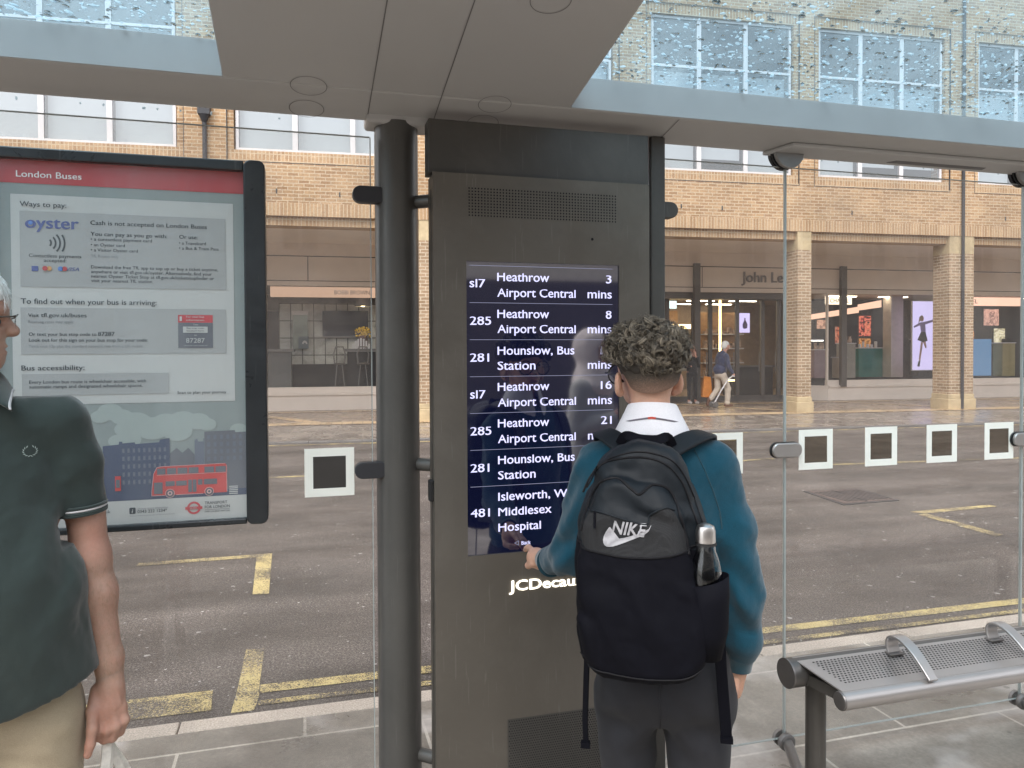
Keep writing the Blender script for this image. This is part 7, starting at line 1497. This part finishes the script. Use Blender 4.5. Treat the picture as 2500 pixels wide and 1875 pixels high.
# ---------------------------------------------------------------- people across the road (in the building's frame)
def far_person(label, u, v, heading, skinm, parts_):
    """parts_: list of (name, prims, material, cutfn); drawn at 1.1 cm grid"""
    o = thing('person', label, 'person', (u, v, 0), bld=True); OFF[o.name] = (0, 0, 0); o.rotation_euler.z = BY + heading
    for nm, pr, mt, cut in parts_:
        lo = np.min([bounds(p, 0.03)[0] for p in pr if not (p[-1] is True)], 0); hi = np.max([bounds(p, 0.03)[1] for p in pr if not (p[-1] is True)], 0)
        vv = Vol(lo, hi, 0.010 if nm != 'body' else 0.008).add(pr)
        if cut: vv.fn(cut)
        vol_obj(nm, vv, mt, o, it=1)
    return o
fs_ = skin_mat('far_skin', (0.52, 0.30, 0.23), (0.55, 0.28, 0.21))
navy = cloth('navy_jacket', (0.045, 0.052, 0.10), 60, 0.85, 0.1); beige = cloth('stone_trousers', (0.50, 0.43, 0.36), 60, 0.9, 0.1); white_h = simple('far_white_hair', (0.72, 0.72, 0.70), 0.7); blackc = cloth('black_clothes', (0.025, 0.025, 0.028), 60, 0.9, 0.1); brownh = simple('long_brown_hair', (0.09, 0.045, 0.03), 0.6); shoem = simple('far_brown_shoe', (0.11, 0.05, 0.03), 0.5)
# man leaning forward, walking to the right (+x); local frame faces +x
mp = [ell((0.10, 0, 1.68), (0.10, 0.078, 0.115)), ell((0.15, 0, 1.63), (0.05, 0.05, 0.07)), cap((0.195, 0, 1.68), (0.215, 0, 1.66), 0.012, 0.014, k=0.01), cap((0.03, 0, 1.45), (0.08, 0, 1.60), 0.06, 0.055), ell((-0.02, 0, 1.25), (0.12, 0.17, 0.25)), ell((-0.08, 0, 0.95), (0.13, 0.15, 0.15)),
      cap((0.02, -0.20, 1.40), (0.06, -0.24, 1.10), 0.05, 0.042), cap((0.06, -0.24, 1.10), (0.19, -0.22, 0.92), 0.04, 0.03), ell((0.21, -0.22, 0.89), (0.045, 0.03, 0.03)), cap((0.22, -0.235, 0.88), (0.235, -0.235, 0.85), 0.012, 0.010), cap((0.225, -0.215, 0.88), (0.24, -0.215, 0.85), 0.012, 0.010), cap((0.215, -0.195, 0.88), (0.23, -0.195, 0.85), 0.012, 0.010),
      cap((0.02, 0.20, 1.40), (0.0, 0.24, 1.10), 0.05, 0.042), cap((0.0, 0.24, 1.10), (0.14, 0.24, 0.95), 0.04, 0.03), cap((-0.04, -0.08, 0.90), (0.10, -0.08, 0.50), 0.08, 0.055), cap((0.10, -0.08, 0.5), (0.08, -0.08, 0.10), 0.055, 0.04), cap((-0.08, 0.08, 0.90), (-0.10, 0.08, 0.50), 0.08, 0.055), cap((-0.10, 0.08, 0.5), (-0.33, 0.08, 0.20), 0.055, 0.04)]
far_person('white haired person in navy jacket pushing a white wheeled frame', 9.72, 18.95, 0.0, fs_, [
    ('body', mp, fs_, None),
    ('jacket', [ell((-0.02, 0, 1.28), (0.165, 0.22, 0.27)), ell((-0.08, 0, 1.02), (0.185, 0.20, 0.17)), cap((0.0, -0.2, 1.40), (0.0, 0.2, 1.40), 0.075, 0.075, k=0.05), cap((0.01, -0.21, 1.38), (0.05, -0.25, 1.10), 0.072, 0.062), cap((0.05, -0.25, 1.10), (0.17, -0.23, 0.95), 0.06, 0.045), cap((0.01, 0.21, 1.38), (0.0, 0.25, 1.10), 0.072, 0.062), cap((0.0, 0.25, 1.10), (0.12, 0.24, 0.97), 0.06, 0.045)], navy, lambda D, X, Y, Z: np.maximum(D + 0.02 * vnoise(X, Y, Z, 12), 0.90 - Z)),
    ('trousers', [ell((-0.08, 0, 0.90), (0.14, 0.17, 0.13)), cap((-0.03, -0.09, 0.88), (0.11, -0.09, 0.50), 0.10, 0.082), cap((0.11, -0.09, 0.5), (0.09, -0.09, 0.12), 0.082, 0.070), cap((-0.09, 0.09, 0.88), (-0.10, 0.09, 0.50), 0.10, 0.082), cap((-0.10, 0.09, 0.5), (-0.31, 0.09, 0.22), 0.080, 0.065)], beige, lambda D, X, Y, Z: D + 0.02 * vnoise(X, Y, Z, 14)),
    ('hair', [ell((0.075, 0, 1.715), (0.115, 0.095, 0.105)), ell((0.03, 0, 1.66), (0.075, 0.085, 0.08))], white_h, lambda D, X, Y, Z: np.maximum(D, np.minimum(X - 0.10, 1.71 - Z))),
    ('shoe', [ell((0.13, -0.09, 0.045), (0.14, 0.05, 0.045)), ell((0.06, -0.09, 0.07), (0.06, 0.045, 0.05))], shoem, lambda D, X, Y, Z: np.maximum(D, 0.01 - Z)),
    ('shoe', [cap((-0.36, 0.09, 0.22), (-0.40, 0.09, 0.06), 0.05, 0.045)], shoem, None)])
t = bt('walking_frame', 'white tube wheeled frame with one pair of small wheels', 'walking aid', (9.6, 18.7, 0))
mb = MB(); mb.tube([(9.96, 18.72, 0.84), (9.90, 18.72, 0.86), (9.78, 18.72, 0.78), (9.55, 18.72, 0.45), (9.36, 18.72, 0.12)], 0.018, 8); mb.tube([(9.36, 18.6, 0.12), (9.36, 18.84, 0.12)], 0.012, 8); mb.build('frame', M['win_frame'], t, smooth=True)
for y in (18.6, 18.84): mb = MB(); mb.lathe((9.34, 0, 0.085), [(0.03, y - 0.015), (0.08, y - 0.012), (0.08, y + 0.012), (0.03, y + 0.015)], 20, 'y'); mb.build('wheel', M['silverdark'], t, smooth=True)
mb = MB(); mb.add([(9.28, 19.15, 0.84), (9.48, 19.15, 0.82), (9.54, 19.15, 0.24), (9.22, 19.15, 0.26), (9.30, 19.27, 0.84), (9.46, 19.27, 0.82), (9.51, 19.3, 0.24), (9.24, 19.3, 0.26)], [(0, 1, 2, 3), (7, 6, 5, 4), (0, 4, 5, 1), (1, 5, 6, 2), (2, 6, 7, 3), (3, 7, 4, 0)])
t = bt('shopping_bag', 'orange shopping bag behind the person in the navy jacket', 'bag', (9.4, 19.2, 0.3))
OFF_SAVE = OFF[t.name]; mb.build('bag', simple('orange_bag', (0.55, 0.20, 0.04), 0.5, var=0.15, vscale=8), t, bevel=0.02)
mb = MB(); mb.tube([(9.33, 19.2, 0.82), (9.35, 19.2, 0.92), (9.42, 19.2, 0.92), (9.44, 19.2, 0.81)], 0.008, 6); mb.build('handle', M['iron'], t)
# woman standing facing us by the entrance, hand at her mouth (local frame faces -y)
wp = [ell((0, 0, 1.60), (0.075, 0.095, 0.11)), ell((0, -0.05, 1.56), (0.05, 0.045, 0.06)), cap((0, -0.095, 1.595), (0, -0.105, 1.575), 0.01, 0.012, k=0.01), cap((0, 0, 1.38), (0, 0, 1.50), 0.045, 0.045), ell((0, 0, 1.22), (0.16, 0.10, 0.2)), ell((0, 0, 0.95), (0.15, 0.11, 0.16)),
      cap((-0.16, 0, 1.34), (-0.20, 0, 1.08), 0.042, 0.036), cap((-0.20, 0, 1.08), (-0.10, -0.14, 1.10), 0.036, 0.026), cap((0.16, 0, 1.34), (0.19, -0.04, 1.10), 0.042, 0.036), cap((0.19, -0.04, 1.10), (0.04, -0.15, 1.40), 0.035, 0.024), ell((0.03, -0.14, 1.45), (0.035, 0.025, 0.045)), cap((0.015, -0.14, 1.48), (0.01, -0.13, 1.53), 0.011, 0.009), cap((0.035, -0.145, 1.48), (0.03, -0.135, 1.535), 0.011, 0.009), cap((0.05, -0.14, 1.475), (0.045, -0.13, 1.52), 0.011, 0.009),
      cap((-0.08, 0, 0.9), (-0.09, 0, 0.48), 0.085, 0.055), cap((-0.09, 0, 0.48), (-0.10, 0, 0.08), 0.055, 0.04), cap((0.08, 0, 0.9), (0.09, 0, 0.48), 0.085, 0.055), cap((0.09, 0, 0.48), (0.11, 0, 0.08), 0.055, 0.04)]
far_person('person in black with long brown hair and a hand at the mouth', 9.38, 20.15, 0.0, fs_, [
    ('body', wp, fs_, None),
    ('top', [ell((0, 0, 1.22), (0.175, 0.115, 0.19)), ell((0, 0, 1.0), (0.165, 0.12, 0.17)), cap((-0.15, 0, 1.33), (0.15, 0, 1.33), 0.055, 0.055, k=0.04), cap((-0.16, 0, 1.33), (-0.20, 0, 1.08), 0.056, 0.048), cap((-0.20, 0, 1.08), (-0.12, -0.12, 1.10), 0.046, 0.036), cap((0.16, 0, 1.33), (0.19, -0.04, 1.10), 0.056, 0.046), cap((0.19, -0.04, 1.10), (0.07, -0.13, 1.34), 0.044, 0.034)], blackc, lambda D, X, Y, Z: np.maximum(D, Z - 1.375)),
    ('trousers', [ell((0, 0, 0.9), (0.165, 0.12, 0.12)), cap((-0.08, 0, 0.86), (-0.09, 0, 0.48), 0.092, 0.065), cap((-0.09, 0, 0.48), (-0.10, 0, 0.15), 0.062, 0.048), cap((0.08, 0, 0.86), (0.09, 0, 0.48), 0.092, 0.065), cap((0.09, 0, 0.48), (0.11, 0, 0.15), 0.062, 0.048)], blackc, None),
    ('hair', [ell((0, 0.025, 1.63), (0.10, 0.10, 0.115)), cap((-0.085, 0.0, 1.60), (-0.105, -0.03, 1.33), 0.04, 0.03), cap((0.085, 0.0, 1.60), (0.105, -0.03, 1.33), 0.04, 0.03), cap((0, 0.07, 1.6), (0, 0.09, 1.3), 0.07, 0.06)], brownh, lambda D, X, Y, Z: np.maximum(D, -(np.sqrt((X / 0.062) ** 2 + ((Z - 1.59) / 0.085) ** 2 + np.where(Y < 0, 0, 1e3)) - 1) * 0.06)),
    ('shoe', [ell((-0.10, -0.06, 0.045), (0.045, 0.12, 0.045))], M['win_frame'], lambda D, X, Y, Z: np.maximum(D, 0.012 - Z)), ('shoe', [ell((0.12, -0.06, 0.045), (0.045, 0.12, 0.045))], M['win_frame'], lambda D, X, Y, Z: np.maximum(D, 0.012 - Z))])

# the person waiting beside the photographer, seen only as a reflection in the dark screen
scarf = cloth('pale_pink_scarf', (0.85, 0.76, 0.74), 200, 0.8, 0.2); greyc = cloth('grey_cardigan', (0.50, 0.49, 0.47), 200, 0.9, 0.2)
rp = [ell((0, 0.0, 1.56), (0.075, 0.09, 0.105)), ell((0, -0.05, 1.52), (0.05, 0.045, 0.06)), cap((0, 0, 1.38), (0, 0, 1.48), 0.05, 0.05), ell((0, 0, 1.18), (0.17, 0.11, 0.22)), ell((0, 0, 0.9), (0.17, 0.12, 0.2)),
      cap((-0.17, 0, 1.32), (-0.22, 0.02, 1.05), 0.045, 0.038), cap((-0.22, 0.02, 1.05), (-0.08, -0.22, 1.16), 0.036, 0.026), ell((-0.06, -0.25, 1.18), (0.03, 0.04, 0.03)), cap((0.17, 0, 1.32), (0.22, 0.02, 1.05), 0.045, 0.038), cap((0.22, 0.02, 1.05), (0.08, -0.22, 1.16), 0.036, 0.026), ell((0.06, -0.25, 1.18), (0.03, 0.04, 0.03)),
      cap((-0.09, 0, 0.85), (-0.09, 0, 0.08), 0.08, 0.05), cap((0.09, 0, 0.85), (0.09, 0, 0.08), 0.08, 0.05)]
ro = far_person('person in pale pink headscarf and grey cardigan reflected in the departures screen', 0, 0, 0, fs_, [('body', rp, fs_, None),
    ('headscarf', [ell((0, 0.015, 1.57), (0.098, 0.118, 0.128)), cap((0, 0.0, 1.50), (0, 0.0, 1.36), 0.085, 0.13, k=0.04), ell((0, -0.02, 1.32), (0.17, 0.12, 0.07), k=0.04)], scarf, lambda D, X, Y, Z: np.maximum(D + 0.012 * vnoise(X * 2, Y, Z * 0.6, 22), -(np.sqrt((X / 0.058) ** 2 + ((Z - 1.54) / 0.082) ** 2 + np.where(Y < 0, 0, 1e3)) - 1) * 0.058)),
    ('cardigan', [ell((0, 0, 1.16), (0.19, 0.13, 0.22)), ell((0, 0, 0.88), (0.20, 0.15, 0.22)), cap((-0.15, 0, 1.30), (0.15, 0, 1.30), 0.07, 0.07, k=0.05), cap((-0.17, 0, 1.31), (-0.22, 0.02, 1.05), 0.065, 0.055), cap((-0.22, 0.02, 1.05), (-0.10, -0.19, 1.14), 0.052, 0.040), cap((0.17, 0, 1.31), (0.22, 0.02, 1.05), 0.065, 0.055), cap((0.22, 0.02, 1.05), (0.10, -0.19, 1.14), 0.052, 0.040)], greyc, lambda D, X, Y, Z: D + 0.012 * vnoise(X, Y, Z, 14)),
    ('skirt', [cap((0, 0, 0.85), (0, 0, 0.15), 0.17, 0.20)], blackc, None)])
ro.location = (1.80, 0.02, 0); ro.rotation_euler.z = PI - 0.75
